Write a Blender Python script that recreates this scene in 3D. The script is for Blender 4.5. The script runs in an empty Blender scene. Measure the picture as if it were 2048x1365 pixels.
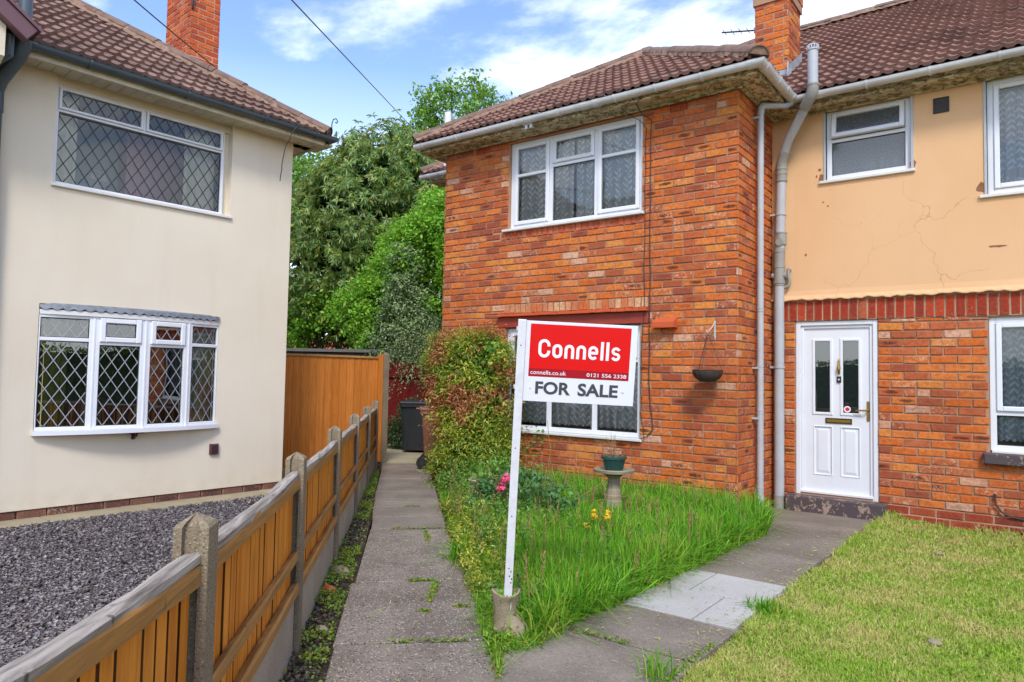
import bpy, bmesh, math, random
import numpy as np
from mathutils import Vector, Matrix
R = math.radians
random.seed(7)
RNG = np.random.default_rng(11)
scene = bpy.context.scene
COL = scene.collection

# ------------------------------------------------------------------ camera
cam_d = bpy.data.cameras.new('camera')
cam = bpy.data.objects.new('camera', cam_d)
COL.objects.link(cam)
scene.camera = cam
cam_d.sensor_width = 36.0
cam_d.lens = 1403.97 * 36 / 2048
cam_d.clip_start = 0.05
cam_d.clip_end = 2000
_yaw, _pitch, _roll = 6.42509408e-01, 4.90967290e-02, 1.86491988e-02
_fw = Vector((-math.sin(_yaw) * math.cos(_pitch), math.cos(_yaw) * math.cos(_pitch), math.sin(_pitch)))
_r = Vector((math.cos(_yaw), math.sin(_yaw), 0))
_u = _r.cross(_fw)
_r2 = math.cos(_roll) * _r + math.sin(_roll) * _u
_u2 = -math.sin(_roll) * _r + math.cos(_roll) * _u
_m = Matrix((_r2, _u2, -_fw)).transposed().to_4x4()
_m.translation = Vector((0, 0, 1.377))
cam.matrix_world = _m

# ------------------------------------------------------------------ light
SUN_EL, SUN_AZ = 46.0, 38.0            # azimuth: degrees from -Y towards +X (behind the camera, to its right)
sd = Vector((math.sin(R(SUN_AZ)) * math.cos(R(SUN_EL)), -math.cos(R(SUN_AZ)) * math.cos(R(SUN_EL)), math.sin(R(SUN_EL))))
sun_d = bpy.data.lights.new('sun', 'SUN')
sun_d.energy = 1.75
sun_d.angle = R(12)
sun_d.color = (1.0, 0.95, 0.87)
sun = bpy.data.objects.new('sun', sun_d)
COL.objects.link(sun)
sun.rotation_euler = sd.to_track_quat('Z', 'Y').to_euler()

world = bpy.data.worlds.new('World')
scene.world = world
world.use_nodes = True
wt = world.node_tree
wt.nodes.clear()
def wn(t, **k):
    n = wt.nodes.new(t)
    for a, b in k.items(): setattr(n, a, b)
    return n
sky = wn('ShaderNodeTexSky', sky_type='NISHITA')
sky.sun_disc = False
sky.sun_elevation = R(SUN_EL)
sky.sun_rotation = R(180 - SUN_AZ)
sky.air_density = 1.0
sky.dust_density = 0.6
sky.ozone_density = 2.5
tc = wn('ShaderNodeTexCoord')
sep = wn('ShaderNodeSeparateXYZ')
wt.links.new(tc.outputs['Generated'], sep.inputs[0])
def wm(op, a, b=None, clamp=False):
    n = wn('ShaderNodeMath', operation=op, use_clamp=clamp)
    for i, v in enumerate((a, b)):
        if v is None: continue
        if isinstance(v, (int, float)): n.inputs[i].default_value = v
        else: wt.links.new(v, n.inputs[i])
    return n.outputs[0]
zz = wm('ADD', wm('MAXIMUM', sep.outputs[2], 0.0), 0.12)
comb = wn('ShaderNodeCombineXYZ')
wt.links.new(wm('DIVIDE', sep.outputs[0], zz), comb.inputs[0])
wt.links.new(wm('DIVIDE', sep.outputs[1], zz), comb.inputs[1])
mp = wn('ShaderNodeMapping')
mp.inputs['Rotation'].default_value = (0, 0, R(36))
mp.inputs['Scale'].default_value = (0.8, 1.1, 1)
mp.inputs['Location'].default_value = (0.35, 1.7, 0)
wt.links.new(comb.outputs[0], mp.inputs[0])
n1 = wn('ShaderNodeTexNoise'); n1.inputs['Scale'].default_value = 0.85; n1.inputs['Detail'].default_value = 9; n1.inputs['Roughness'].default_value = 0.56; n1.inputs['Distortion'].default_value = 0.35
n2 = wn('ShaderNodeTexNoise'); n2.inputs['Scale'].default_value = 3.4; n2.inputs['Detail'].default_value = 8; n2.inputs['Roughness'].default_value = 0.6
wt.links.new(mp.outputs[0], n1.inputs['Vector']); wt.links.new(mp.outputs[0], n2.inputs['Vector'])
cl = wm('ADD', wm('MULTIPLY', n1.outputs[0], 0.72), wm('MULTIPLY', n2.outputs[0], 0.28))
cr = wn('ShaderNodeValToRGB')
cr.color_ramp.interpolation = 'EASE'
cr.color_ramp.elements[0].position = 0.455; cr.color_ramp.elements[0].color = (0, 0, 0, 1)
cr.color_ramp.elements[1].position = 0.585; cr.color_ramp.elements[1].color = (1, 1, 1, 1)
wt.links.new(cl, cr.inputs[0])
hz = wm('SUBTRACT', 1.0, wm('MULTIPLY', sep.outputs[2], 2.5), clamp=True)   # thin cloud veil towards the horizon
fac = wm('MAXIMUM', wm('MULTIPLY', cr.outputs[0], 0.88), wm('MULTIPLY', hz, 0.85))
hs = wn('ShaderNodeHueSaturation'); hs.inputs['Hue'].default_value = 0.508; hs.inputs['Saturation'].default_value = 1.05; hs.inputs['Value'].default_value = 1.6
wt.links.new(sky.outputs[0], hs.inputs['Color'])
mx = wn('ShaderNodeMixRGB')
wt.links.new(fac, mx.inputs[0]); wt.links.new(hs.outputs[0], mx.inputs[1]); mx.inputs[2].default_value = (8.6, 9.1, 9.9, 1)
bg = wn('ShaderNodeBackground'); bg.inputs[1].default_value = 0.13
wt.links.new(mx.outputs[0], bg.inputs[0])
wo = wn('ShaderNodeOutputWorld'); wt.links.new(bg.outputs[0], wo.inputs[0])

scene.view_settings.view_transform = 'Standard'
scene.view_settings.look = 'None'
scene.view_settings.gamma = 1
scene.view_settings.use_curve_mapping = False
scene.view_settings.exposure = 0.62
scene.render.engine = 'CYCLES'
scene.cycles.use_denoising = True
scene.cycles.max_bounces = 8
scene.cycles.transparent_max_bounces = 16
scene.cycles.caustics_reflective = False
scene.cycles.caustics_refractive = False

# ------------------------------------------------------------------ helpers: scene graph
def tag(o, label=None, cat=None, group=None, kind=None):
    if label: o['label'] = label
    if cat: o['category'] = cat
    if group: o['group'] = group
    if kind: o['kind'] = kind
    return o
def empty(name, loc=(0, 0, 0), rz=0, **k):
    o = bpy.data.objects.new(name, None)
    COL.objects.link(o)
    o.location = loc; o.rotation_euler = (0, 0, rz)
    o.empty_display_size = 0.1
    return tag(o, **k)
def copy_tree(o, parent=None):
    c = o.copy(); COL.objects.link(c)
    if parent: c.parent = parent
    for ch in [x for x in o.children]: copy_tree(ch, c)
    return c
def link_mesh(name, me, mats, parent=None):
    if not isinstance(mats, (list, tuple)): mats = [mats]
    for m in mats: me.materials.append(m)
    o = bpy.data.objects.new(name, me)
    COL.objects.link(o)
    if parent is not None:
        bpy.context.view_layer.update()
        o.parent = parent
        o.matrix_parent_inverse = world_of(parent).inverted()
    return o
def world_of(o):
    m = Matrix.LocRotScale(o.location, o.rotation_euler, o.scale)
    if o.parent: m = world_of(o.parent) @ o.matrix_parent_inverse @ m
    return m

class FR:
    """a wall-local frame: u along the wall, v up, w outwards"""
    def __init__(s, o, U, W, V=(0, 0, 1)):
        s.o = Vector(o); s.U = Vector(U).normalized(); s.V = Vector(V).normalized(); s.W = Vector(W).normalized()
    def p(s, u, v, w=0): return s.o + s.U * u + s.V * v + s.W * w
class MB:
    def __init__(s): s.v = []; s.f = []; s.uv = []; s.mi = []
    def face(s, pts, uv=None, mi=0):
        i = len(s.v); s.v += [tuple(p) for p in pts]
        s.f.append(tuple(range(i, i + len(pts)))); s.uv.append(uv); s.mi.append(mi)
    def poly(s, verts, faces, mi=0, uvs=None):
        i = len(s.v); s.v += [tuple(p) for p in verts]
        for k, f in enumerate(faces):
            s.f.append(tuple(i + j for j in f)); s.uv.append(uvs[k] if uvs else None); s.mi.append(mi)
    def box(s, F, u0, u1, v0, v1, w0, w1, mi=0, ch=0.0):
        P = F.p
        if ch <= 0:
            vs = [P(u, v, w) for w in (w0, w1) for v in (v0, v1) for u in (u0, u1)]
            s.poly(vs, [(0, 1, 3, 2), (4, 6, 7, 5), (0, 4, 5, 1), (2, 3, 7, 6), (0, 2, 6, 4), (1, 5, 7, 3)], mi)
        else:   # chamfered outer face
            c = ch
            vs = [P(u0, v0, w0), P(u1, v0, w0), P(u1, v1, w0), P(u0, v1, w0),
                  P(u0, v0, w1 - c), P(u1, v0, w1 - c), P(u1, v1, w1 - c), P(u0, v1, w1 - c),
                  P(u0 + c, v0 + c, w1), P(u1 - c, v0 + c, w1), P(u1 - c, v1 - c, w1), P(u0 + c, v1 - c, w1)]
            fs = [(3, 2, 1, 0), (8, 9, 10, 11)]
            for k in range(4):
                j = (k + 1) % 4
                fs += [(k, j, 4 + j, 4 + k), (4 + k, 4 + j, 8 + j, 8 + k)]
            s.poly(vs, fs, mi)
    def tube(s, pts, r, n=8, mi=0, cap=True):
        pts = [Vector(p) for p in pts]
        rs = r if isinstance(r, (list, tuple)) else [r] * len(pts)
        d = (pts[1] - pts[0]).normalized()
        a = Vector((0, 0, 1)) if abs(d.z) < 0.9 else Vector((1, 0, 0))
        x = d.cross(a).normalized(); rings = []
        for i, p in enumerate(pts):
            if i == 0: t = pts[1] - pts[0]
            elif i == len(pts) - 1: t = pts[-1] - pts[-2]
            else: t = (pts[i + 1] - p).normalized() + (p - pts[i - 1]).normalized()
            t.normalize()
            x = (x - t * x.dot(t)).normalized(); y = t.cross(x)
            rings.append([p + (x * math.cos(2 * math.pi * k / n) + y * math.sin(2 * math.pi * k / n)) * rs[i] for k in range(n)])
        vs = [q for rg in rings for q in rg]; fs = []
        for i in range(len(pts) - 1):
            for k in range(n):
                j = (k + 1) % n
                fs.append((i * n + k, i * n + j, (i + 1) * n + j, (i + 1) * n + k))
        if cap: fs += [tuple(range(n - 1, -1, -1)), tuple((len(pts) - 1) * n + k for k in range(n))]
        s.poly(vs, fs, mi)
    def lathe(s, c, prof, n=20, mi=0, sx=1, sy=1, rz=0, jit=0):
        c = Vector(c); vs = []; fs = []
        for r, z in prof:
            for k in range(n):
                a = 2 * math.pi * k / n
                x, y = r * math.cos(a) * sx, r * math.sin(a) * sy
                x, y = x * math.cos(rz) - y * math.sin(rz), x * math.sin(rz) + y * math.cos(rz)
                vs.append(c + Vector((x + random.uniform(-jit, jit), y + random.uniform(-jit, jit), z)))
        for i in range(len(prof) - 1):
            for k in range(n):
                j = (k + 1) % n
                fs.append((i * n + k, i * n + j, (i + 1) * n + j, (i + 1) * n + k))
        if prof[0][0] > 1e-4: fs.append(tuple(range(n - 1, -1, -1)))
        s.poly(vs, fs, mi)
    def build(s, name, mats, parent=None, smooth=False):
        me = bpy.data.meshes.new(name)
        me.from_pydata(s.v, [], s.f)
        if any(u is not None for u in s.uv):
            L = me.uv_layers.new(name='UVMap'); arr = []
            for f, u in zip(s.f, s.uv):
                for k in range(len(f)): arr += list(u[k]) if u else [0.0, 0.0]
            L.data.foreach_set('uv', arr)
        if any(s.mi): me.polygons.foreach_set('material_index', s.mi)
        if smooth: me.polygons.foreach_set('use_smooth', [True] * len(s.f))
        me.update()
        return link_mesh(name, me, mats, parent)
def build_split(mb, name, mats, parent=None, tol=0.002, smooth=True):
    """one object for every group of pieces that touch"""
    par = list(range(len(mb.v)))
    def find(a):
        while par[a] != a: par[a] = par[par[a]]; a = par[a]
        return a
    for f in mb.f:
        r = find(f[0])
        for q in f[1:]: par[find(q)] = r
    gr = {}
    for i in range(len(mb.v)): gr.setdefault(find(i), []).append(i)
    G = [[g, [min(mb.v[i][k] for i in g) - tol for k in range(3)], [max(mb.v[i][k] for i in g) + tol for k in range(3)]] for g in gr.values()]
    done = False
    while not done:
        done = True
        for i in range(len(G)):
            for j in range(i + 1, len(G)):
                a, b = G[i], G[j]
                if all(a[1][k] <= b[2][k] and b[1][k] <= a[2][k] for k in range(3)):
                    G[i] = [a[0] + b[0], [min(a[1][k], b[1][k]) for k in range(3)], [max(a[2][k], b[2][k]) for k in range(3)]]; G.pop(j); done = False; break
            if not done: break
    out = []
    for g, _, _ in G:
        idx = {v: n for n, v in enumerate(sorted(g))}; m2 = MB(); m2.v = [mb.v[v] for v in sorted(g)]
        for f, u, mi in zip(mb.f, mb.uv, mb.mi):
            if f[0] in idx: m2.f.append(tuple(idx[q] for q in f)); m2.uv.append(u); m2.mi.append(mi)
        o = m2.build(name, mats, parent); out.append(smooth_by_angle(o) if smooth else o)
    return out
def smooth_by_angle(o, ang=40):
    me = o.data
    me.polygons.foreach_set('use_smooth', [True] * len(me.polygons))
    try: me.set_sharp_from_angle(angle=R(ang))
    except Exception: pass
    return o
def np_mesh(name, V, F, mat, parent=None, mi=None, smooth=False):
    """V (n,3); F (m,k) faces all of k corners"""
    me = bpy.data.meshes.new(name)
    V = np.ascontiguousarray(V, dtype=np.float32); F = np.ascontiguousarray(F, dtype=np.int32)
    me.vertices.add(len(V)); me.vertices.foreach_set('co', V.ravel())
    k = F.shape[1]
    me.loops.add(F.size); me.loops.foreach_set('vertex_index', F.ravel())
    me.polygons.add(len(F)); me.polygons.foreach_set('loop_start', np.arange(0, F.size, k, dtype=np.int32))
    if mi is not None: me.polygons.foreach_set('material_index', np.asarray(mi, dtype=np.int32))
    me.update(calc_edges=True)
    if smooth: me.polygons.foreach_set('use_smooth', [True] * len(F))
    return link_mesh(name, me, mat, parent)

# ------------------------------------------------------------------ helpers: materials
def lin(c):
    if isinstance(c, str):
        c = tuple(int(c[i:i + 2], 16) / 255 for i in (0, 2, 4))
        c = tuple(x / 12.92 if x <= 0.04045 else ((x + 0.055) / 1.055) ** 2.4 for x in c)
    return tuple(c) + (1,) if len(c) == 3 else tuple(c)
class NT:
    def __init__(s, name):
        s.m = bpy.data.materials.new(name); s.m.use_nodes = True; s.t = s.m.node_tree
        s.b = s.t.nodes['Principled BSDF']; s.out = s.t.nodes['Material Output']
    def n(s, typ, ins=None, **k):
        x = s.t.nodes.new(typ)
        for a, b in k.items(): setattr(x, a, b)
        for a, b in (ins or {}).items(): s.set(x.inputs[a], b)
        return x
    def set(s, sock, v):
        if isinstance(v, bpy.types.NodeSocket): s.t.links.new(v, sock)
        elif isinstance(v, (int, float)):
            try: sock.default_value = v
            except Exception: sock.default_value = (v, v, v)
        elif isinstance(v, str): sock.default_value = lin(v)
        else:
            try: sock.default_value = v
            except Exception: sock.default_value = lin(v)
    def math(s, op, a, b=0.0, c=0.0, clamp=False):
        x = s.n('ShaderNodeMath', operation=op, use_clamp=clamp)
        s.set(x.inputs[0], a); s.set(x.inputs[1], b)
        if op in ('MULTIPLY_ADD', 'SMOOTH_MIN', 'WRAP', 'COMPARE'): s.set(x.inputs[2], c)
        return x.outputs[0]
    def mix(s, f, a, b, mode='MIX'):
        x = s.n('ShaderNodeMixRGB', blend_type=mode)
        s.set(x.inputs[0], f)
        for i, v in ((1, a), (2, b)):
            if isinstance(v, bpy.types.NodeSocket): s.t.links.new(v, x.inputs[i])
            else: x.inputs[i].default_value = lin(v)
        return x.outputs[0]
    def ramp(s, f, stops, interp='LINEAR'):
        x = s.n('ShaderNodeValToRGB'); e = x.color_ramp.elements; x.color_ramp.interpolation = interp
        while len(e) < len(stops): e.new(0.5)
        for k, (p, c) in enumerate(stops):
            e[k].position = p
            e[k].color = lin(c) if not isinstance(c, (int, float)) else (c, c, c, 1)
        s.set(x.inputs[0], f)
        return x.outputs[0]
    def noise(s, sc, det=4, rough=0.55, vec=None, dist=0.0, col=False):
        x = s.n('ShaderNodeTexNoise', {'Scale': sc, 'Detail': det, 'Roughness': rough, 'Distortion': dist})
        s.set(x.inputs['Vector'], vec if vec is not None else s.pos())
        return x.outputs[1 if col else 0]
    def voro(s, sc, vec=None, feat='F1', out=0, rnd=1.0):
        x = s.n('ShaderNodeTexVoronoi', {'Scale': sc, 'Randomness': rnd}, feature=feat)
        s.set(x.inputs['Vector'], vec if vec is not None else s.pos())
        return x.outputs[out]
    def pos(s):
        if not hasattr(s, '_p'): s._p = s.n('ShaderNodeNewGeometry').outputs['Position']
        return s._p
    def obj(s):
        if not hasattr(s, '_o'): s._o = s.n('ShaderNodeTexCoord').outputs['Object']
        return s._o
    def uvc(s):
        if not hasattr(s, '_u'): s._u = s.n('ShaderNodeTexCoord').outputs['UV']
        return s._u
    def rnd(s):
        if not hasattr(s, '_r'): s._r = s.n('ShaderNodeNewGeometry').outputs['Random Per Island']
        return s._r
    def hash(s, v, k=1.0):
        x = s.n('ShaderNodeTexWhiteNoise', noise_dimensions='1D'); s.set(x.inputs['W'], s.math('MULTIPLY_ADD', v, 37.7 * k, 3.1 * k)); return x.outputs[0]
    def scale(s, v, sc):
        x = s.n('ShaderNodeVectorMath', operation='MULTIPLY'); s.set(x.inputs[0], v); x.inputs[1].default_value = sc; return x.outputs[0]
    def xyz(s, v):
        x = s.n('ShaderNodeSeparateXYZ'); s.set(x.inputs[0], v); return x.outputs
    def bump(s, h, st=0.3, d=0.01):
        x = s.n('ShaderNodeBump', {'Height': h, 'Strength': st, 'Distance': d}); s.set(s.b.inputs['Normal'], x.outputs[0])
        return x.outputs[0]
    def fin(s, col=None, rough=None, metal=None, spec=None):
        if col is not None:
            if isinstance(col, bpy.types.NodeSocket): s.t.links.new(col, s.b.inputs['Base Color'])
            else: s.b.inputs['Base Color'].default_value = lin(col)
        if rough is not None: s.set(s.b.inputs['Roughness'], rough)
        if metal is not None: s.set(s.b.inputs['Metallic'], metal)
        if spec is not None: s.set(s.b.inputs['Specular IOR Level'], spec)
        return s.m

def m_plain(name, c, rough=0.5, metal=0.0, dirt=0.12, sc=6, bump=0.0, dirtc='5a5347', spec=0.5):
    t = NT(name)
    n = t.noise(sc, 6, 0.62)
    f = t.math('MULTIPLY', t.ramp(n, [(0.42, 0.0), (0.75, 1.0)]), dirt)
    f2 = t.math('MULTIPLY', t.noise(sc * 14, 3), dirt * 0.35)
    col = t.mix(t.math('ADD', f, f2, clamp=True), c, dirtc)
    if bump: t.bump(t.noise(sc * 20, 4), bump, 0.004)
    return t.fin(col, rough, metal, spec)

def m_brick(name, cols, mortar='a87658', dark=0.12, pale=0.05, sat=1.0):
    """for modelled bricks: colour per brick (island), worn edges and burnt hearts from each brick's own UV (metres from its centre)"""
    t = NT(name)
    r = t.rnd(); r2 = t.hash(r, 1.3); r3 = t.hash(r, 2.9)
    base = t.ramp(r, cols, 'CONSTANT')
    base = t.mix(t.math('MULTIPLY', r2, 0.25), base, t.ramp(t.hash(r, 4.1), cols))
    u = t.xyz(t.uvc())
    nz = t.noise(34, 5, 0.65)
    nl = t.noise(9, 4, 0.6)
    ax = t.math('ABSOLUTE', u[0]); ay = t.math('ABSOLUTE', u[1])
    # burnt dark heart
    hx_ = t.math('ADD', u[0], t.math('MULTIPLY', t.math('SUBTRACT', t.hash(r, 6.2), 0.5), 0.07))
    hy_ = t.math('ADD', u[1], t.math('MULTIPLY', t.math('SUBTRACT', t.hash(r, 7.7), 0.5), 0.02))
    e = t.math('ADD', t.math('POWER', t.math('DIVIDE', hx_, 0.085), 2), t.math('POWER', t.math('DIVIDE', hy_, 0.022), 2))
    e = t.math('ADD', e, t.math('MULTIPLY', t.math('SUBTRACT', t.noise(26, 6, 0.75, dist=1.0), 0.5), 3.2))
    heart = t.ramp(e, [(0.35, 1.0), (1.0, 0.0)])
    hm = t.math('MULTIPLY', heart, t.ramp(r3, [(1 - dark * 2.6, 0.0), (1 - dark, 0.35), (1 - dark * 0.35, 0.9)], 'CONSTANT'))
    col = t.mix(hm, base, '3a2a2a')
    # redder / paler rims
    ed = t.math('MAXIMUM', t.math('DIVIDE', ax, 0.117), t.math('DIVIDE', ay, 0.040))
    ed = t.math('ADD', ed, t.math('MULTIPLY', t.math('SUBTRACT', nz, 0.5), 0.5))
    rim = t.math('MULTIPLY', t.ramp(ed, [(0.62, 0.0), (1.0, 1.0)]), t.math('MULTIPLY', r2, 0.4))
    col = t.mix(rim, col, 'c07a52')
    # blotches inside a brick
    col = t.mix(t.math('MULTIPLY', t.ramp(nz, [(0.38, 1.0), (0.55, 0.0)]), 0.42), col, '8a3a20')
    col = t.mix(t.math('MULTIPLY', t.ramp(t.noise(90, 3, 0.7), [(0.5, 0.0), (0.7, 1.0)]), 0.24), col, 'e08a4c')
    # lime bloom on a few
    bl = t.math('MULTIPLY', t.ramp(t.noise(30, 6, 0.75, dist=0.8), [(0.52, 0.0), (0.60, 1.0)]), t.ramp(r2, [(1 - pale * 2, 0.0), (1 - pale, 0.7)], 'CONSTANT'))
    col = t.mix(bl, col, 'dcbd9f')
    # mortar smeared over the faces, hard little nicks
    col = t.mix(t.math('MULTIPLY', t.ramp(t.noise(14, 7, 0.72, dist=1.2), [(0.56, 0.0), (0.66, 1.0)]), 0.42), col, 'b57a58')
    col = t.mix(t.math('MULTIPLY', t.ramp(t.noise(55, 4, 0.8), [(0.30, 1.0), (0.40, 0.0)]), 0.5), col, '5c3328')
    # worn arrises: mortar colour creeps in unevenly at the edges
    er = t.math('ADD', t.math('MAXIMUM', t.math('DIVIDE', ax, 0.118), t.math('DIVIDE', ay, 0.0385)), t.math('MULTIPLY', t.math('SUBTRACT', t.noise(40, 6, 0.75), 0.5), 0.75))
    col = t.mix(t.math('MULTIPLY', t.ramp(er, [(0.90, 0.0), (1.0, 1.0)]), 0.75), col, mortar)
    # broad weathering
    col = t.mix(t.math('MULTIPLY', t.ramp(t.noise(1.3, 4), [(0.45, 0.0), (0.7, 1.0)]), 0.28), col, '8c4a33')
    hs = t.n('ShaderNodeHueSaturation', {'Saturation': sat, 'Color': col}); col = hs.outputs[0]
    t.bump(t.math('ADD', t.math('MULTIPLY', nz, 1.2), t.noise(120, 4, 0.75)), 0.8, 0.008)
    return t.fin(col, 0.88, spec=0.25)
def m_mortar(name, c='b98a6b'):
    t = NT(name)
    col = t.mix(t.ramp(t.noise(2.2, 5), [(0.35, 0.0), (0.7, 1.0)]), c, '8d6a54')
    col = t.mix(t.math('MULTIPLY', t.noise(120, 3), 0.5), col, 'cbb098')
    t.bump(t.noise(150, 4), 0.6, 0.004)
    return t.fin(col, 0.95, spec=0.1)

def m_render(name, c, c2, stain, cracks=0.0, bumpst=0.35):
    t = NT(name)
    col = t.mix(t.ramp(t.noise(0.8, 5), [(0.35, 0.0), (0.7, 1.0)]), c, c2)
    v = t.scale(t.pos(), (5, 5, 0.7))
    st = t.ramp(t.noise(1.0, 5, 0.6, vec=v), [(0.52, 0.0), (0.78, 1.0)])
    col = t.mix(t.math('MULTIPLY', st, 0.14), col, stain)
    col = t.mix(t.math('MULTIPLY', t.noise(300, 2, 0.7), 0.25), col, stain)
    z = t.xyz(t.pos())[2]
    low = t.ramp(z, [(0.02, 1.0), (0.26, 0.0)])
    col = t.mix(t.math('MULTIPLY', t.math('MULTIPLY', low, t.ramp(t.noise(7, 5), [(0.35, 0.0), (0.65, 1.0)])), 0.2), col, '8f8468')
    h = t.math('ADD', t.noise(170, 4, 0.8), t.math('MULTIPLY', t.noise(11, 4, 0.6), 0.6))
    if cracks:
        wv = t.n('ShaderNodeVectorMath', operation='ADD'); t.set(wv.inputs[0], t.pos()); t.set(wv.inputs[1], t.scale(t.noise(3.0, 4, col=True), (0.45, 0.45, 0.45)))
        d = t.voro(1.35, vec=wv.outputs[0], feat='DISTANCE_TO_EDGE')
        ln = t.math('MULTIPLY', t.ramp(d, [(0.0, 1.0), (0.0055, 0.0)]), t.ramp(t.noise(1.1, 3), [(0.47, 0.0), (0.6, 1.0)]))
        col = t.mix(t.math('MULTIPLY', ln, cracks), col, '6e4a2c')
        h = t.math('SUBTRACT', h, t.math('MULTIPLY', ln, 3.0))
    t.bump(h, bumpst, 0.004)
    return t.fin(col, 0.9, spec=0.2)

def m_roof(name, c1, c2, c3, lichen=0.35):
    t = NT(name)
    u = t.xyz(t.uvc())
    tu = t.math('FLOOR', t.math('DIVIDE', u[0], 0.23)); ts = t.math('FLOOR', t.math('DIVIDE', u[1], 0.25))
    w = t.n('ShaderNodeTexWhiteNoise', noise_dimensions='2D'); cb = t.n('ShaderNodeCombineXYZ', {'X': tu, 'Y': ts}); t.set(w.inputs[0], cb.outputs[0])
    r = w.outputs[0]
    col = t.ramp(r, [(0, c1), (0.45, c2), (1, c3)])
    nz = t.noise(26, 6, 0.7)
    col = t.mix(t.math('MULTIPLY', t.ramp(nz, [(0.4, 0.0), (0.7, 1.0)]), 0.45), col, '4c3530')
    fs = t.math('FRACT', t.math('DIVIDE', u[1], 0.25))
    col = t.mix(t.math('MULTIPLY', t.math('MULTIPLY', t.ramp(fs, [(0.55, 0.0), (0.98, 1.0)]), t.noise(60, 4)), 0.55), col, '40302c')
    col = t.mix(t.math('MULTIPLY', t.ramp(t.noise(48, 5, 0.75), [(0.62, 0.0), (0.68, 1.0)]), lichen), col, 'b9ab97')
    col = t.mix(t.math('MULTIPLY', t.ramp(t.noise(9, 5, 0.75, dist=1.0), [(0.68, 0.0), (0.72, 1.0)]), lichen), col, 'b98a45')
    t.bump(t.noise(120, 4, 0.7), 0.5, 0.005)
    return t.fin(col, 0.85, spec=0.25)

def m_wood(name, c, c2, dark, axis=2, rough=0.75, grain=1.0, perisland=True, green=0.0, rz=44.4):
    t = NT(name)
    sc = [26, 26, 26]; sc[axis] = 1.6
    vr = t.n('ShaderNodeVectorRotate', {'Vector': t.pos(), 'Angle': R(-rz)}, rotation_type='Z_AXIS')
    v = t.scale(vr.outputs[0], tuple(sc))
    if perisland:
        ad = t.n('ShaderNodeVectorMath', operation='ADD'); t.set(ad.inputs[0], v)
        cb = t.n('ShaderNodeCombineXYZ', {'X': t.math('MULTIPLY', t.rnd(), 91.0), 'Y': t.math('MULTIPLY', t.rnd(), 47.0), 'Z': 0.0}); t.set(ad.inputs[1], cb.outputs[0]); v = ad.outputs[0]
    g = t.noise(1.6, 7, 0.65, vec=v, dist=0.7)
    col = t.mix(t.rnd() if perisland else 0.4, c, c2)
    col = t.mix(t.math('MULTIPLY', t.ramp(g, [(0.4, 0.0), (0.68, 1.0)]), 0.6 * grain), col, dark)
    kn = t.voro(3.1, vec=t.scale(t.pos(), (3, 3, 1.2)))
    col = t.mix(t.math('MULTIPLY', t.ramp(kn, [(0.05, 1.0), (0.09, 0.0)]), 0.7), col, dark)
    if green: col = t.mix(t.math('MULTIPLY', t.ramp(t.noise(5, 5), [(0.45, 0.0), (0.7, 1.0)]), green), col, '5f6340')
    t.bump(g, 0.5, 0.006)
    return t.fin(col, rough, spec=0.25)

def m_concrete(name, c, c2, pebbles=0.3, moss=0.2, sc=1.0, mossc='6d6a3a'):
    t = NT(name)
    col = t.mix(t.ramp(t.noise(2.4 * sc, 5), [(0.35, 0.0), (0.68, 1.0)]), c, c2)
    col = t.mix(t.math('MULTIPLY', t.rnd(), 0.25), col, c2)
    vd = t.voro(95 * sc, out=1)
    vx = t.xyz(vd)[0]
    dist = t.voro(95 * sc)
    peb = t.math('MULTIPLY', t.ramp(vx, [(0.0, 0.0), (0.62, 0.0), (0.75, 0.7), (1.0, 1.0)]), t.ramp(dist, [(0.2, 1.0), (0.45, 0.0)]))
    col = t.mix(t.math('MULTIPLY', peb, pebbles), col, 'cfc4b6')
    pd = t.math('MULTIPLY', t.ramp(vx, [(0.0, 1.0), (0.22, 0.8), (0.3, 0.0)]), t.ramp(dist, [(0.3, 1.0), (0.5, 0.0)]))
    col = t.mix(t.math('MULTIPLY', pd, pebbles * 1.2), col, '3f3a37')
    col = t.mix(t.math('MULTIPLY', t.ramp(t.noise(3.3, 6, 0.7), [(0.55, 0.0), (0.75, 1.0)]), moss), col, mossc)
    t.bump(t.math('ADD', t.math('MULTIPLY', t.noise(70 * sc, 4), 1.0), t.math('MULTIPLY', dist, -0.8)), 0.5, 0.006)
    return t.fin(col, 0.93, spec=0.2)

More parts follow.
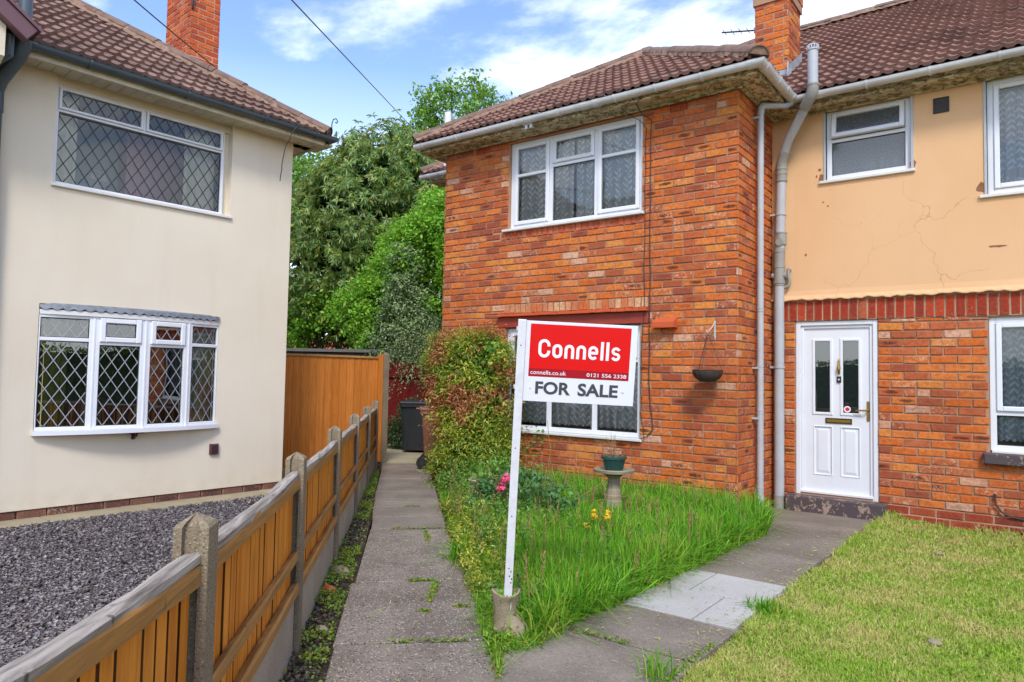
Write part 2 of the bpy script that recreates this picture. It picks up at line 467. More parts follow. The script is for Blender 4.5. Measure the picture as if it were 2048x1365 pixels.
def m_leaf(name, stops, rough=0.45, trans=0.25, spec=0.5):
    """leaf colour varies from leaf to leaf; thin-leaf translucency"""
    t = NT(name)
    col = t.ramp(t.rnd(), stops)
    col = t.mix(t.math('MULTIPLY', t.ramp(t.noise(1.1, 3), [(0.35, 0.0), (0.65, 1.0)]), 0.35), col, stops[0][1])
    t.fin(col, rough, spec=spec)
    tr = t.n('ShaderNodeBsdfTranslucent'); t.set(tr.inputs[0], t.mix(0.5, col, stops[-1][1]))
    ms = t.n('ShaderNodeMixShader'); ms.inputs[0].default_value = trans
    t.t.links.new(t.b.outputs[0], ms.inputs[1]); t.t.links.new(tr.outputs[0], ms.inputs[2]); t.t.links.new(ms.outputs[0], t.out.inputs[0])
    return t.m
def m_glass(name, tint=(0.86, 0.9, 0.9), refl=1.0, rough=0.0, frost=0.0):
    t = NT(name)
    tr = t.n('ShaderNodeBsdfTransparent'); tr.inputs[0].default_value = tint + (1,)
    gl = t.n('ShaderNodeBsdfGlossy'); gl.inputs['Roughness'].default_value = rough; gl.inputs[0].default_value = (1, 1, 1, 1)
    nb = t.n('ShaderNodeBump', {'Height': t.noise(1.7, 1), 'Strength': 0.10, 'Distance': 0.03}); t.t.links.new(nb.outputs[0], gl.inputs['Normal'])
    fr = t.n('ShaderNodeFresnel'); fr.inputs[0].default_value = 1.7
    f = t.math('MULTIPLY', fr.outputs[0], refl, clamp=True)
    ms = t.n('ShaderNodeMixShader'); t.set(ms.inputs[0], f)
    if frost:
        tl = t.n('ShaderNodeBsdfTranslucent'); tl.inputs[0].default_value = (0.55, 0.62, 0.66, 1)
        df = t.n('ShaderNodeBsdfDiffuse'); df.inputs[0].default_value = (0.30, 0.35, 0.38, 1)
        a = t.n('ShaderNodeMixShader'); a.inputs[0].default_value = 0.5
        t.t.links.new(tl.outputs[0], a.inputs[1]); t.t.links.new(df.outputs[0], a.inputs[2])
        b = t.n('ShaderNodeMixShader'); t.set(b.inputs[0], t.math('MULTIPLY', t.ramp(t.noise(90, 2), [(0.3, 0.4), (0.7, 1.0)]), frost))
        t.t.links.new(tr.outputs[0], b.inputs[1]); t.t.links.new(a.outputs[0], b.inputs[2])
        t.t.links.new(b.outputs[0], ms.inputs[1])
    else: t.t.links.new(tr.outputs[0], ms.inputs[1])
    t.t.links.new(gl.outputs[0], ms.inputs[2]); t.t.links.new(ms.outputs[0], t.out.inputs[0])
    return t.m
def m_lace(name, c='fdfdf6', base=0.55, cell=0.165, pitch=0.074):
    """net curtain: a net that lets the room show through, with rows of woven leaves"""
    t = NT(name)
    u = t.xyz(t.uvc())
    cu = t.math('DIVIDE', u[0], cell); col_i = t.math('FLOOR', cu)
    ch = t.hash(col_i, 1.9)
    sw = t.math('MULTIPLY', t.math('SINE', t.math('ADD', t.math('MULTIPLY', u[1], 17.0), t.math('MULTIPLY', ch, 6.3))), 0.012)
    fx = t.math('ADD', t.math('MULTIPLY', t.math('SUBTRACT', t.math('FRACT', cu), 0.5), cell), sw)
    ax = t.math('ABSOLUTE', fx)
    yy = t.math('ADD', t.math('SUBTRACT', u[1], t.math('MULTIPLY', ax, 0.85)), t.math('ADD', t.math('MULTIPLY', ch, pitch), t.math('MULTIPLY', t.math('GREATER_THAN', fx, 0.0), pitch * 0.5)))
    fy = t.math('MULTIPLY', t.math('SUBTRACT', t.math('FRACT', t.math('DIVIDE', yy, pitch)), 0.5), pitch)
    e = t.math('ADD', t.math('POWER', t.math('DIVIDE', t.math('SUBTRACT', ax, 0.034), 0.028), 2), t.math('POWER', t.math('DIVIDE', fy, 0.0165), 2))
    leaf = t.math('LESS_THAN', e, 1.0)
    stem = t.math('LESS_THAN', ax, 0.0028)
    # sprays break off now and then
    gap = t.math('GREATER_THAN', t.noise(7, 3, vec=t.uvc()), 0.42)
    pat = t.math('MULTIPLY', t.math('MAXIMUM', leaf, stem), gap)
    al = t.math('MAXIMUM', t.math('MULTIPLY', pat, 0.93), base)
    t.fin(c, 0.9, spec=0.1)
    tl = t.n('ShaderNodeBsdfTranslucent'); t.set(tl.inputs[0], c)
    m1 = t.n('ShaderNodeMixShader'); m1.inputs[0].default_value = 0.12
    t.t.links.new(t.b.outputs[0], m1.inputs[1]); t.t.links.new(tl.outputs[0], m1.inputs[2])
    tp = t.n('ShaderNodeBsdfTransparent')
    m2 = t.n('ShaderNodeMixShader'); t.set(m2.inputs[0], al)
    t.t.links.new(tp.outputs[0], m2.inputs[1]); t.t.links.new(m1.outputs[0], m2.inputs[2]); t.t.links.new(m2.outputs[0], t.out.inputs[0])
    return t.m

M = {}
M['brick'] = m_brick('orange_brick', [(0, 'd87640'), (0.13, 'c46844'), (0.25, 'e0864c'), (0.36, 'a85c42'), (0.46, 'd5723c'), (0.56, 'bb6646'), (0.65, 'e2924e'), (0.74, '9c5442'), (0.82, 'd67844'), (0.91, 'c2704e'), (0.965, 'dcb296')], dark=0.18, pale=0.17, sat=1.03)
M['brick_plinth'] = m_brick('plinth_brick', [(0, '9c3f2c'), (0.3, '7d3630'), (0.55, 'a94a30'), (0.8, '6e3230')], dark=0.1, pale=0.02)
M['brick_soldier'] = m_brick('soldier_brick', [(0, 'a8341f'), (0.3, '9a2f22'), (0.55, 'b8432a'), (0.8, '8c2f27'), (0.93, 'b5603f')], dark=0.0, pale=0.03)
M['brick_cream'] = m_brick('cream_brick', [(0, 'd9a377'), (0.3, 'cf9268'), (0.55, 'dfb48a'), (0.8, 'c98461'), (0.92, 'd2703a')], dark=0.0, pale=0.05)
M['brick_pink'] = m_brick('pink_brick', [(0, 'cf6b4a'), (0.3, 'c9603f'), (0.55, 'd87a58'), (0.8, 'be5539')], dark=0.0, pale=0.02)
M['brick_chim'] = m_brick('chimney_brick', [(0, 'cf5d2c'), (0.3, 'bb4d2c'), (0.55, 'd9703a'), (0.8, 'a94a34')], dark=0.05, pale=0.06)
M['mortar'] = m_mortar('mortar', 'b07e5e')
M['mortar_pale'] = m_mortar('pale_mortar', 'cf9c80')
M['render_cream'] = m_render('cream_render', 'e7dcc8', 'dfd2bc', 'bfae92')
M['render_orange'] = m_render('orange_render', 'e7bb8e', 'e0b182', 'c4986c', cracks=0.4, bumpst=0.3)
M['roof_l'] = m_roof('old_roof_tile', '8a6e63', '7a5f56', '9a7c6e', 0.6)
M['roof_r'] = m_roof('red_roof_tile', '8a655a', '987264', '7a5a50', 0.9)
M['ridge'] = m_plain('ridge_tile', '84695b', 0.9, 0, 0.75, 9, 0.5, '4c3d35')
M['lichen_mortar'] = m_plain('bedding_mortar', 'a08674', 0.95, 0, 0.8, 16, 0.8, '7a5640')
M['upvc'] = m_plain('white_plastic', 'e2e4e8', 0.32, 0, 0.07, 5, 0, '8e8a80')
M['upvc_dull'] = m_plain('dull_white_plastic', 'dcdad6', 0.4, 0, 0.18, 6, 0, '8d8478')
M['gutter_white'] = m_plain('weathered_white_gutter', 'dcdde0', 0.4, 0, 0.34, 5, 0, '8c8475')
M['pipe_grey'] = m_plain('grey_pipe', 'b3b6ba', 0.45, 0, 0.2, 5, 0, '77736b')
M['pipe_socket'] = m_plain('grey_pipe_socket', '98968f', 0.5, 0, 0.3, 5, 0, '6a665e')
M['pipe_dark'] = m_plain('dark_grey_gutter', '4d5962', 0.4, 0, 0.2, 5, 0, '26282a')
t = NT('flaking_painted_timber')
v_ = t.scale(t.pos(), (1, 1, 2.6)); n_ = t.noise(13, 8, 0.78, vec=v_, dist=0.8)
c_ = t.mix(t.ramp(n_, [(0.50, 0.0), (0.55, 1.0)]), 'e6d9b8', '8a7050')
c_ = t.mix(t.ramp(t.noise(30, 6, 0.8, vec=v_), [(0.60, 0.0), (0.64, 1.0)]), c_, '4c3c28')
c_ = t.mix(t.math('MULTIPLY', t.noise(3, 4), 0.4), c_, 'a89a72')
t.bump(t.ramp(n_, [(0.48, 1.0), (0.56, 0.0)]), 0.9, 0.008)
M['soffit'] = t.fin(c_, 0.9)
M['soffit_white'] = m_plain('grubby_white_boards', 'd8d0bb', 0.6, 0, 0.35, 8, 0, '7d7562')
M['lead'] = m_plain('lead_came', '3f4348', 0.55, 0.3, 0.3, 30, 0, '2a2b2e')
M['lead_pale'] = m_plain('pale_lead_came', 'a4a6aa', 0.45, 0.2, 0.2, 30, 0, '77797d')
M['lead_sheet'] = m_plain('lead_sheet', '8c929b', 0.5, 0.2, 0.6, 18, 0.6, '4c4a4a')
M['flashing'] = m_plain('lead_flashing', 'b4b6b8', 0.45, 0.3, 0.5, 14, 0.5, '77797a')
M['glass'] = m_glass('window_glass', (0.93, 0.96, 0.97), 1.0)
M['glass_dark'] = m_glass('window_glass_reflective', (0.55, 0.6, 0.6), 2.3)
M['glass_door'] = m_glass('door_glass', (0.30, 0.33, 0.33), 2.2)
M['glass_frost'] = m_glass('obscured_glass', (0.55, 0.62, 0.68), 1.0, 0.08, frost=0.75)
M['room'] = m_plain('dim_room_wall', 'a09a8e', 0.9, 0, 0.2, 1, 0, '3a3632')
M['room_grey'] = m_plain('grey_room_wall', '8fa3aa', 0.9, 0, 0.1, 1, 0, '5a6468')
M['room_pink'] = m_plain('mauve_room_wall', 'b98aa0', 0.9, 0, 0.1, 1, 0, '80586c')
M['lace'] = m_lace('leaf_lace')
M['lace_blue'] = m_lace('floral_lace', 'dfe6ec', 0.55, 0.09, 0.07)
M['curtain_cream'] = m_plain('cream_curtain', 'ddd8c4', 0.9, 0, 0.2, 3, 0, 'a9a48e')
M['curtain_gold'] = m_plain('gold_slat_blind', 'c2b162', 0.8, 0, 0.35, 12, 0, '7d6f38')
M['wood_orange'] = m_wood('orange_fence_wood', 'e89636', 'd68228', '96541c')
M['wood_rail'] = m_wood('stained_rail_wood', 'c78b46', 'a87d48', '6a5034', axis=1, green=0.25)
M['wood_grey'] = m_wood('weathered_grey_wood', 'bdb3a8', '988b7c', '3c332a', axis=1, rough=0.9, grain=1.3, perisland=False)
M['wood_panel'] = m_wood('orange_board_wood', 'd68436', 'c4742a', '8a4e1e', grain=0.8)
M['wood_red'] = m_wood('red_stained_wood', '7f201a', '6c1a16', '3a0e0c', grain=0.8)
M['concrete_post'] = m_concrete('post_concrete', '90816a', '7a6d59', 0.45, 0.35, 1.4)
M['gravel_board'] = m_concrete('gravel_board_concrete', 'b9ab99', 'a39581', 0.12, 0.15)
M['path'] = m_concrete('aggregate_paving', '91867a', '6f655b', 1.0, 0.3, 0.9, '6a5f48')
M['flag'] = m_concrete('worn_flagstone', '91867a', '746a5f', 0.35, 0.22, 0.8)
M['flag_pale'] = m_concrete('pale_paving', 'b9b6b2', 'a9a6a0', 0.08, 0.08, 0.8, '8f8a78')
M['edging'] = m_concrete('kerb_concrete', 'ada287', '978b70', 0.12, 0.4, 0.8, '7f7c50')
M['stone'] = m_concrete('cast_stone', 'b3a48c', '8a7c66', 0.3, 0.3, 2.0)
M['stone_pale'] = m_concrete('bird_bath_stone', 'a5977f', '8b7e6a', 0.25, 0.25, 2.0)
M['rubble'] = m_plain('dirty_chippings', '6e6256', 0.9, 0, 0.8, 12, 0, '3a3128')
M['wood_gap_shade'] = m_wood('board_gap_shade', '6a3d16', '54300f', '2f1c0c')  # dark wood colour that paints the shade between fence boards
M['brick_dirty'] = m_brick('dirty_plinth_brick', [(0, '6a4a3e'), (0.3, '563e36'), (0.55, '74503f'), (0.8, '4c3a34')], dark=0.1, pale=0.02, sat=0.85)
M['soil'] = m_concrete('bare_soil', '4a3d30', '3b3026', 0.5, 0.5, 0.6, '4d5424')
M['slate'] = None
t = NT('slate_chip')
c_ = t.ramp(t.rnd(), [(0, '6b6361'), (0.35, '7a7170'), (0.7, '888080'), (0.94, '96908f'), (0.985, 'a5917f'), (1.0, 'c2bab2')])
M['slate'] = t.fin(c_, 0.62, spec=0.4)
M['slate_bed'] = m_plain('slate_bed', '3a363a', 0.95, 0, 0.4, 20, 0.8, '242226')
M['black_plastic'] = m_plain('black_bin_plastic', '22262b', 0.45, 0, 0.25, 7, 0, '3c3c3a')
M['brown_plastic'] = m_plain('brown_bin_plastic', '8a5a44', 0.5, 0, 0.25, 7, 0, '5d4032')
M['green_plastic'] = m_plain('dark_green_plastic', '1f4f4a', 0.45, 0, 0.15, 9, 0, '33403a')
M['rubber'] = m_plain('black_rubber', '18181a', 0.7, 0, 0.2, 9)
M['terracotta'] = m_plain('terracotta', 'c4582c', 0.75, 0, 0.2, 14, 0.3, '86402a')
M['red_paint'] = m_plain('red_painted_lintel', '9d3a2a', 0.6, 0, 0.35, 5, 0.2, '7c3328')
M['brass'] = m_plain('brass', 'b08a3e', 0.3, 0.85, 0.2, 20, 0, '6a5220')
M['dark_metal'] = m_plain('dark_metal', '3b3a3c', 0.5, 0.5, 0.2, 20)
M['white_metal'] = m_plain('white_painted_metal', 'cfcac2', 0.5, 0.2, 0.35, 22, 0, '7c5a48')
M['bath_glass'] = m_plain('coloured_bottle', '9fb6d6', 0.3)
t = NT('toiletry_bottle')
M['bottle'] = t.fin(t.ramp(t.n('ShaderNodeObjectInfo').outputs['Random'], [(0, 'd8dde8'), (0.25, '5f8fd0'), (0.45, 'd39aa6'), (0.6, 'c8d4e6'), (0.8, '7a5fa8'), (1, 'e0c6a0')], 'CONSTANT'), 0.35)
M['step'] = None
t = NT('flaking_step_paint')
f_ = t.ramp(t.noise(11, 7, 0.75, dist=0.4), [(0.53, 0.0), (0.56, 1.0)])
c_ = t.mix(f_, '55494a', 'b39a86')
c_ = t.mix(t.math('MULTIPLY', t.noise(60, 4), 0.5), c_, '3b3232')
t.bump(f_, 0.5, 0.004)
M['step'] = t.fin(c_, 0.8)
M['sign_white'] = m_plain('sign_board_white', 'e6e8f0', 0.35, 0, 0.05, 3)
M['sign_post'] = m_plain('sign_post_paint', 'e2e2e6', 0.6, 0, 0.22, 22, 0.2, '8b8680')
M['sign_red'] = m_plain('sign_red', 'e0060b', 0.38, 0, 0.03, 3, 0, 'b00010')
M['sign_crimson'] = m_plain('sign_crimson', 'a8071f', 0.38, 0, 0.03, 3)
M['sign_letter'] = m_plain('sign_white_lettering', 'f2eef4', 0.4, 0, 0.0, 3)
M['sign_grey'] = m_plain('sign_grey_lettering', '45464a', 0.45, 0, 0.0, 3)
M['cable'] = m_plain('black_cable', '2e2628', 0.6, 0, 0.2, 9)
M['bark'] = m_wood('bark', '5b4a3a', '4a3c30', '2a221b', rough=0.95, perisland=False)
M['twig'] = m_plain('dry_stem', '9a7a4c', 0.9, 0, 0.4, 9)
M['wicker'] = m_plain('dark_wicker', '5a4a40', 0.85, 0, 0.5, 60, 0.8, '2c2422')
# foliage
M['leaf_dark'] = m_leaf('evergreen_leaf', [(0, '46692c'), (0.3, '618c3e'), (0.62, '7fa552'), (0.88, 'a9b654'), (1, 'cac563')], 0.36, 0.3, 0.6)
M['leaf_bright'] = m_leaf('bright_green_leaf', [(0, '5c9a1c'), (0.5, '83bd2c'), (0.85, 'a2cf3e'), (1, 'b9d957')], 0.5, 0.35)
M['leaf_mid'] = m_leaf('mid_green_leaf', [(0, '4d7a26'), (0.5, '6c9c38'), (1, '9bbf52')], 0.5, 0.3)
M['leaf_grey'] = m_leaf('grey_green_leaf', [(0, '64824a'), (0.5, '86a268'), (0.8, 'a8b98a'), (1, 'c0c89a')], 0.5, 0.2)
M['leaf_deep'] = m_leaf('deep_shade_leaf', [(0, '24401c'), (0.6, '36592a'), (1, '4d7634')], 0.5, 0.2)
M['leaf_bush'] = m_leaf('bush_green_leaf', [(0, '4a7220'), (0.3, '7a9c28'), (0.6, 'a8b432'), (0.85, 'cdc440'), (1, 'd8cd60')], 0.42, 0.25)
M['leaf_red'] = m_leaf('bush_red_leaf', [(0, '8c3830'), (0.3, 'b05c3e'), (0.6, 'c4834c'), (1, 'd4b070')], 0.42, 0.25)
M['leaf_rose'] = m_leaf('rose_leaf', [(0, '3c6a38'), (0.5, '558244'), (1, '78a058')], 0.5, 0.2)
def m_grass(name, g, y, thr=(0.45, 0.7), psc=1.6, trans=0.3):
    t = NT(name)
    col = t.ramp(t.rnd(), g)
    col2 = t.ramp(t.hash(t.rnd(), 1.7), y)
    pt = t.ramp(t.math('ADD', t.noise(psc, 4, 0.6), t.math('MULTIPLY', t.math('SUBTRACT', t.hash(t.rnd(), 3.3), 0.5), 0.34)), [(thr[0], 0.0), (thr[1], 1.0)])
    col = t.mix(pt, col, col2)
    t.fin(col, 0.5, spec=0.35)
    tr = t.n('ShaderNodeBsdfTranslucent'); t.set(tr.inputs[0], col)
    ms = t.n('ShaderNodeMixShader'); ms.inputs[0].default_value = trans
    t.t.links.new(t.b.outputs[0], ms.inputs[1]); t.t.links.new(tr.outputs[0], ms.inputs[2]); t.t.links.new(ms.outputs[0], t.out.inputs[0])
    return t.m
M['grass_tall'] = m_grass('tall_grass', [(0, '3f7f14'), (0.4, '5fa01e'), (0.8, '82bb30'), (1, 'a5cf48')], [(0, '79a428'), (0.6, 'a4b83e'), (1, 'cdb46a')], (0.54, 0.80), 3.0)
M['grass_lawn'] = m_grass('mown_grass', [(0, '6f9a26'), (0.5, '98bb3a'), (1, 'bdd45a')], [(0, 'b0b64e'), (0.5, 'd2cc80'), (1, 'd6bd88')], (0.43, 0.60), 1.9)
M['weed'] = m_leaf('weed_leaf', [(0, '4f7f1e'), (0.5, '77a230'), (0.8, 'a2ad3a'), (1, 'b99a48')], 0.5, 0.3)
M['petal_pink'] = m_plain('pink_petal', 'e8527e', 0.6, 0, 0.1, 30, 0, 'b52e5a')
M['petal_yellow'] = m_plain('yellow_petal', 'eec21c', 0.6, 0, 0.2, 30, 0, 'c98a10')
M['petal_red'] = m_plain('red_leaflet', 'a03040', 0.6, 0, 0.2, 30)
M['ground'] = m_concrete('lawn_soil', '6f6c3c', '85794c', 0.1, 0.5, 0.5, '3f5a1c')
# ------------------------------------------------------------------ builders for buildings
YA, XC, YB = 7.278, -2.499, 8.4835
XL = -6.68                       # left end of the projecting wing
def sub_rect(r, h):
    (a, b, c, d), (e, f, g, i) = r, h      # u0,u1,v0,v1
    if e >= b or f <= a or g >= d or i <= c: return [r]
    o = []
    if c < g: o.append((a, b, c, g))
    if i < d: o.append((a, b, i, d))
    c2, d2 = max(c, g), min(d, i)
    if a < e: o.append((a, e, c2, d2))
    if f < b: o.append((f, b, c2, d2))
    return o
def bricks(mb, F, u0, u1, v0, v1, holes=(), anchor=None, par=0, pu=0.2445, pv=0.0868, gap=0.013, w=0.0, mi=0, half=True, soldier=False, rot0=0):
    anchor = u0 if anchor is None else anchor
    nr = int(round((v1 - v0) / pv)) if soldier else int(math.ceil((v1 - v0) / pv - 1e-6))
    for r in range(nr):
        va, vb = v0 + r * pv, min(v0 + (r + 1) * pv, v1)
        off = 0 if soldier or not half else (pu / 2 if (r + par) % 2 else 0)
        k0 = int(math.floor((u0 - anchor - off) / pu)) - 1; k1 = int(math.ceil((u1 - anchor - off) / pu)) + 1
        for k in range(k0, k1 + 1):
            a, b = anchor + off + k * pu, anchor + off + (k + 1) * pu
            segs = [(a, b)]
            if not soldier and random.random() < 0.07: segs = [(a, (a + b) / 2), ((a + b) / 2, b)]
            sh = random.uniform(-0.005, 0.005)
            for a, b in segs:
                a2, b2 = max(a, u0), min(b, u1)
                if b2 - a2 < 0.03: continue
                rc = [(a2, b2, va, vb)]
                for h in holes:
                    nx = []
                    for q in rc: nx += sub_rect(q, h)
                    rc = nx
                for (p, q, s, t) in rc:
                    g = gap / 2
                    if q - p < 0.035 or t - s < 0.025: continue
                    uu0 = p + (g if p > u0 + 1e-4 else 0); uu1 = q - (g if q < u1 - 1e-4 else 0)
                    vv0, vv1 = s + g, t - g
                    J = lambda m=0.0034: random.uniform(-m, m)
                    c = random.uniform(0.0035, 0.008); pw = w + random.uniform(-0.004, 0.004)
                    P = F.p
                    jj = [(J(), J()) for _ in range(4)]
                    co = [(uu0 + jj[0][0] * (uu0 > u0), vv0 + jj[0][1]), (uu1 + jj[1][0] * (uu1 < u1), vv0 + jj[1][1]), (uu1 + jj[2][0] * (uu1 < u1), vv1 + jj[2][1]), (uu0 + jj[3][0] * (uu0 > u0), vv1 + jj[3][1])]
                    inn = [(co[0][0] + c, co[0][1] + c), (co[1][0] - c, co[1][1] + c), (co[2][0] - c, co[2][1] - c), (co[3][0] + c, co[3][1] - c)]
                    vs = [P(x, y, w - 0.02) for x, y in co] + [P(x, y, pw - c * 0.8) for x, y in co] + [P(x, y, pw + J(0.001)) for x, y in inn]
                    cu, cv = (uu0 + uu1) / 2, (vv0 + vv1) / 2
                    uvp = [(x - cu, y - cv) for x, y in co] * 2 + [(x - cu, y - cv) for x, y in inn]
                    if soldier: uvp = [(y, x) for x, y in uvp]
                    fs = [(8, 9, 10, 11)]
                    for m in range(4):
                        n = (m + 1) % 4
                        fs += [(m, n, 4 + n, 4 + m), (4 + m, 4 + n, 8 + n, 8 + m)]
                    mb.poly(vs, fs, mi, [[uvp[x] for x in f] for f in fs])
def plane_holes(mb, F, u0, u1, v0, v1, holes=(), w=0.0, depth=0.12, mi=0, reveal=True):
    us = sorted({u0, u1} | {x for h in holes for x in h[:2] if u0 < x < u1}); vs = sorted({v0, v1} | {x for h in holes for x in h[2:4] if v0 < x < v1})
    for i in range(len(us) - 1):
        for j in range(len(vs) - 1):
            cu, cv = (us[i] + us[i + 1]) / 2, (vs[j] + vs[j + 1]) / 2
            if any(h[0] < cu < h[1] and h[2] < cv < h[3] for h in holes): continue
            mb.face([F.p(us[i], vs[j], w), F.p(us[i + 1], vs[j], w), F.p(us[i + 1], vs[j + 1], w), F.p(us[i], vs[j + 1], w)], mi=mi)
    if reveal:
        for h in holes:
            a, b, c, d = max(h[0], u0), min(h[1], u1), max(h[2], v0), min(h[3], v1)
            for (p, q) in (((a, c), (b, c)), ((b, c), (b, d)), ((b, d), (a, d)), ((a, d), (a, c))):
                mb.face([F.p(p[0], p[1], w), F.p(q[0], q[1], w), F.p(q[0], q[1], w - depth), F.p(p[0], p[1], w - depth)], mi=mi)
def ring(mb, F, u0, u1, v0, v1, th, w0, w1, ch=0.004, mi=0):
    mb.box(F, u0, u0 + th, v0, v1, w0, w1, mi, ch); mb.box(F, u1 - th, u1, v0, v1, w0, w1, mi, ch)
    mb.box(F, u0 + th, u1 - th, v0, v0 + th, w0, w1, mi, ch); mb.box(F, u0 + th, u1 - th, v1 - th, v1, w0, w1, mi, ch)
def room(house, F, u0, u1, v0, v1, d0=0.28, d1=1.9, mats=None):
    mb = MB(); P = F.p
    u0 -= 0.25; u1 += 0.25; v0 -= 0.3; v1 += 0.08
    for q in (((u0, v0, -d1), (u1, v0, -d1), (u1, v1, -d1), (u0, v1, -d1)), ((u0, v0, -d0), (u0, v1, -d0), (u0, v1, -d1), (u0, v0, -d1)),
              ((u1, v0, -d0), (u1, v1, -d0), (u1, v1, -d1), (u1, v0, -d1)), ((u0, v0, -d0), (u1, v0, -d0), (u1, v0, -d1), (u0, v0, -d1)), ((u0, v1, -d0), (u1, v1, -d0), (u1, v1, -d1), (u0, v1, -d1))):
        mb.face([P(*x) for x in q])
    return mb.build('inner_wall', mats or M['room'], house)
def lattice(mb, F, u0, u1, v0, v1, w, du, dv, th=0.008):
    """diamond leads clipped to a rectangle"""
    for s, dw in ((1, 0.0), (-1, 0.0016)):
        kmin = int(math.floor(min(s * (x - u0) / du + (y - v0) / dv for x in (u0, u1) for y in (v0, v1)))) - 1
        kmax = int(math.ceil(max(s * (x - u0) / du + (y - v0) / dv for x in (u0, u1) for y in (v0, v1)))) + 1
        for k in range(kmin, kmax):
            pts = []
            kk = k + 0.5
            for y in (v0, v1):
                x = u0 + (kk - (y - v0) / dv) * du / s
                if u0 <= x <= u1: pts.append((x, y))
            for x in (u0, u1):
                y = v0 + (kk - s * (x - u0) / du) * dv
                if v0 < y < v1: pts.append((x, y))
            if len(pts) < 2: continue
            a, b = Vector(pts[0]), Vector(pts[1])
            if (b - a).length < 0.01: continue
            n = Vector((-(b - a).y, (b - a).x)).normalized() * th / 2
            q = [a + n, b + n, b - n, a - n]
            for ww in (w + dw,):
                top = [F.p(x.x, x.y, ww + 0.0015) for x in q]; bot = [F.p(x.x, x.y, ww) for x in q]
                mb.poly(top + bot, [(0, 1, 2, 3), (0, 1, 5, 4), (2, 3, 7, 6)])
def window(house, F, u0, u1, v0, v1, cols, w=-0.06, th=0.055, glass='glass', sill=True, lead=None, sill_w=0.05, label=None, sill_ext=0.07, frame='upvc', sth=0.05):
    """cols: (ua, ub, [(va, vb, 'fixed'|'sash'|'open')...]); the frame mesh is the part, its sashes, panes, leads and sill are sub-parts"""
    fm = MB(); ring(fm, F, u0, u1, v0, v1, th, w - 0.06, w)
    xs = sorted(cols)
    for i in range(len(xs) - 1): fm.box(F, xs[i][1], xs[i + 1][0], v0 + th, v1 - th, w - 0.06, w - 0.002, 0, 0.003)
    for ua, ub, rows in cols:
        rows = sorted(rows)
        for i in range(len(rows) - 1): fm.box(F, ua, ub, rows[i][1], rows[i + 1][0], w - 0.06, w - 0.004, 0, 0.003)
        if rows[0][0] > v0 + th + 1e-4: fm.box(F, ua, ub, v0 + th, rows[0][0], w - 0.06, w - 0.004)
        if rows[-1][1] < v1 - th - 1e-4: fm.box(F, ua, ub, rows[-1][1], v1 - th, w - 0.06, w - 0.004)
    if xs[0][0] > u0 + th + 1e-4: fm.box(F, u0 + th, xs[0][0], v0 + th, v1 - th, w - 0.06, w - 0.003)
    if xs[-1][1] < u1 - th - 1e-4: fm.box(F, xs[-1][1], u1 - th, v0 + th, v1 - th, w - 0.06, w - 0.003)
    fo = fm.build('window', M[frame], house)
    if label: fo['label'] = label
    gm = MB(); lm = MB()
    for ua, ub, rows in cols:
        for va, vb, kind in rows:
            if kind == 'fixed':
                gm.face([F.p(ua, va, w - 0.03), F.p(ub, va, w - 0.03), F.p(ub, vb, w - 0.03), F.p(ua, vb, w - 0.03)])
                if lead: lattice(lm, F, ua, ub, va, vb, w - 0.027, lead[0], lead[1])
                g = MB(); ring(g, F, ua, ub, va, vb, 0.007, w - 0.03, w - 0.024, 0); g.build('glazing_gasket', M['rubber'], fo)
            else:
                o = 0.018; G = F
                if kind == 'open':      # hinged at the top, pushed out at the bottom
                    an = R(9); top = F.p(0, vb, w)
                    V2 = F.V * math.cos(an) - F.W * math.sin(an); W2 = F.W * math.cos(an) + F.V * math.sin(an)
                    G = FR(top - V2 * vb - W2 * w, F.U, W2, V2)
                sm = MB(); ring(sm, G, ua + 0.002, ub - 0.002, va + 0.002, vb - 0.002, sth, w - 0.028, w + o, min(0.008, sth / 4))
                so = sm.build('sash', M[frame], fo)
                a, b, c, d = ua + sth, ub - sth, va + sth, vb - sth
                if kind == 'sash2':     # a sash with a bar across it at a given height
                    pass
                gm.face([G.p(a, c, w - 0.012), G.p(b, c, w - 0.012), G.p(b, d, w - 0.012), G.p(a, d, w - 0.012)])
                if lead: lattice(lm, G, a, b, c, d, w - 0.009, lead[0], lead[1])
    gm.build('pane', M[glass], fo)
    if lead: lm.build('lead_lattice', M[lead[2]], fo)
    if sill:
        s = MB(); s.box(F, u0 - sill_ext, u1 + sill_ext * 0.6, v0 - 0.035, v0 - 0.002, w - 0.05, sill_w, 0, 0.006); s.build('sill', M['upvc_dull'], fo)
    return fo
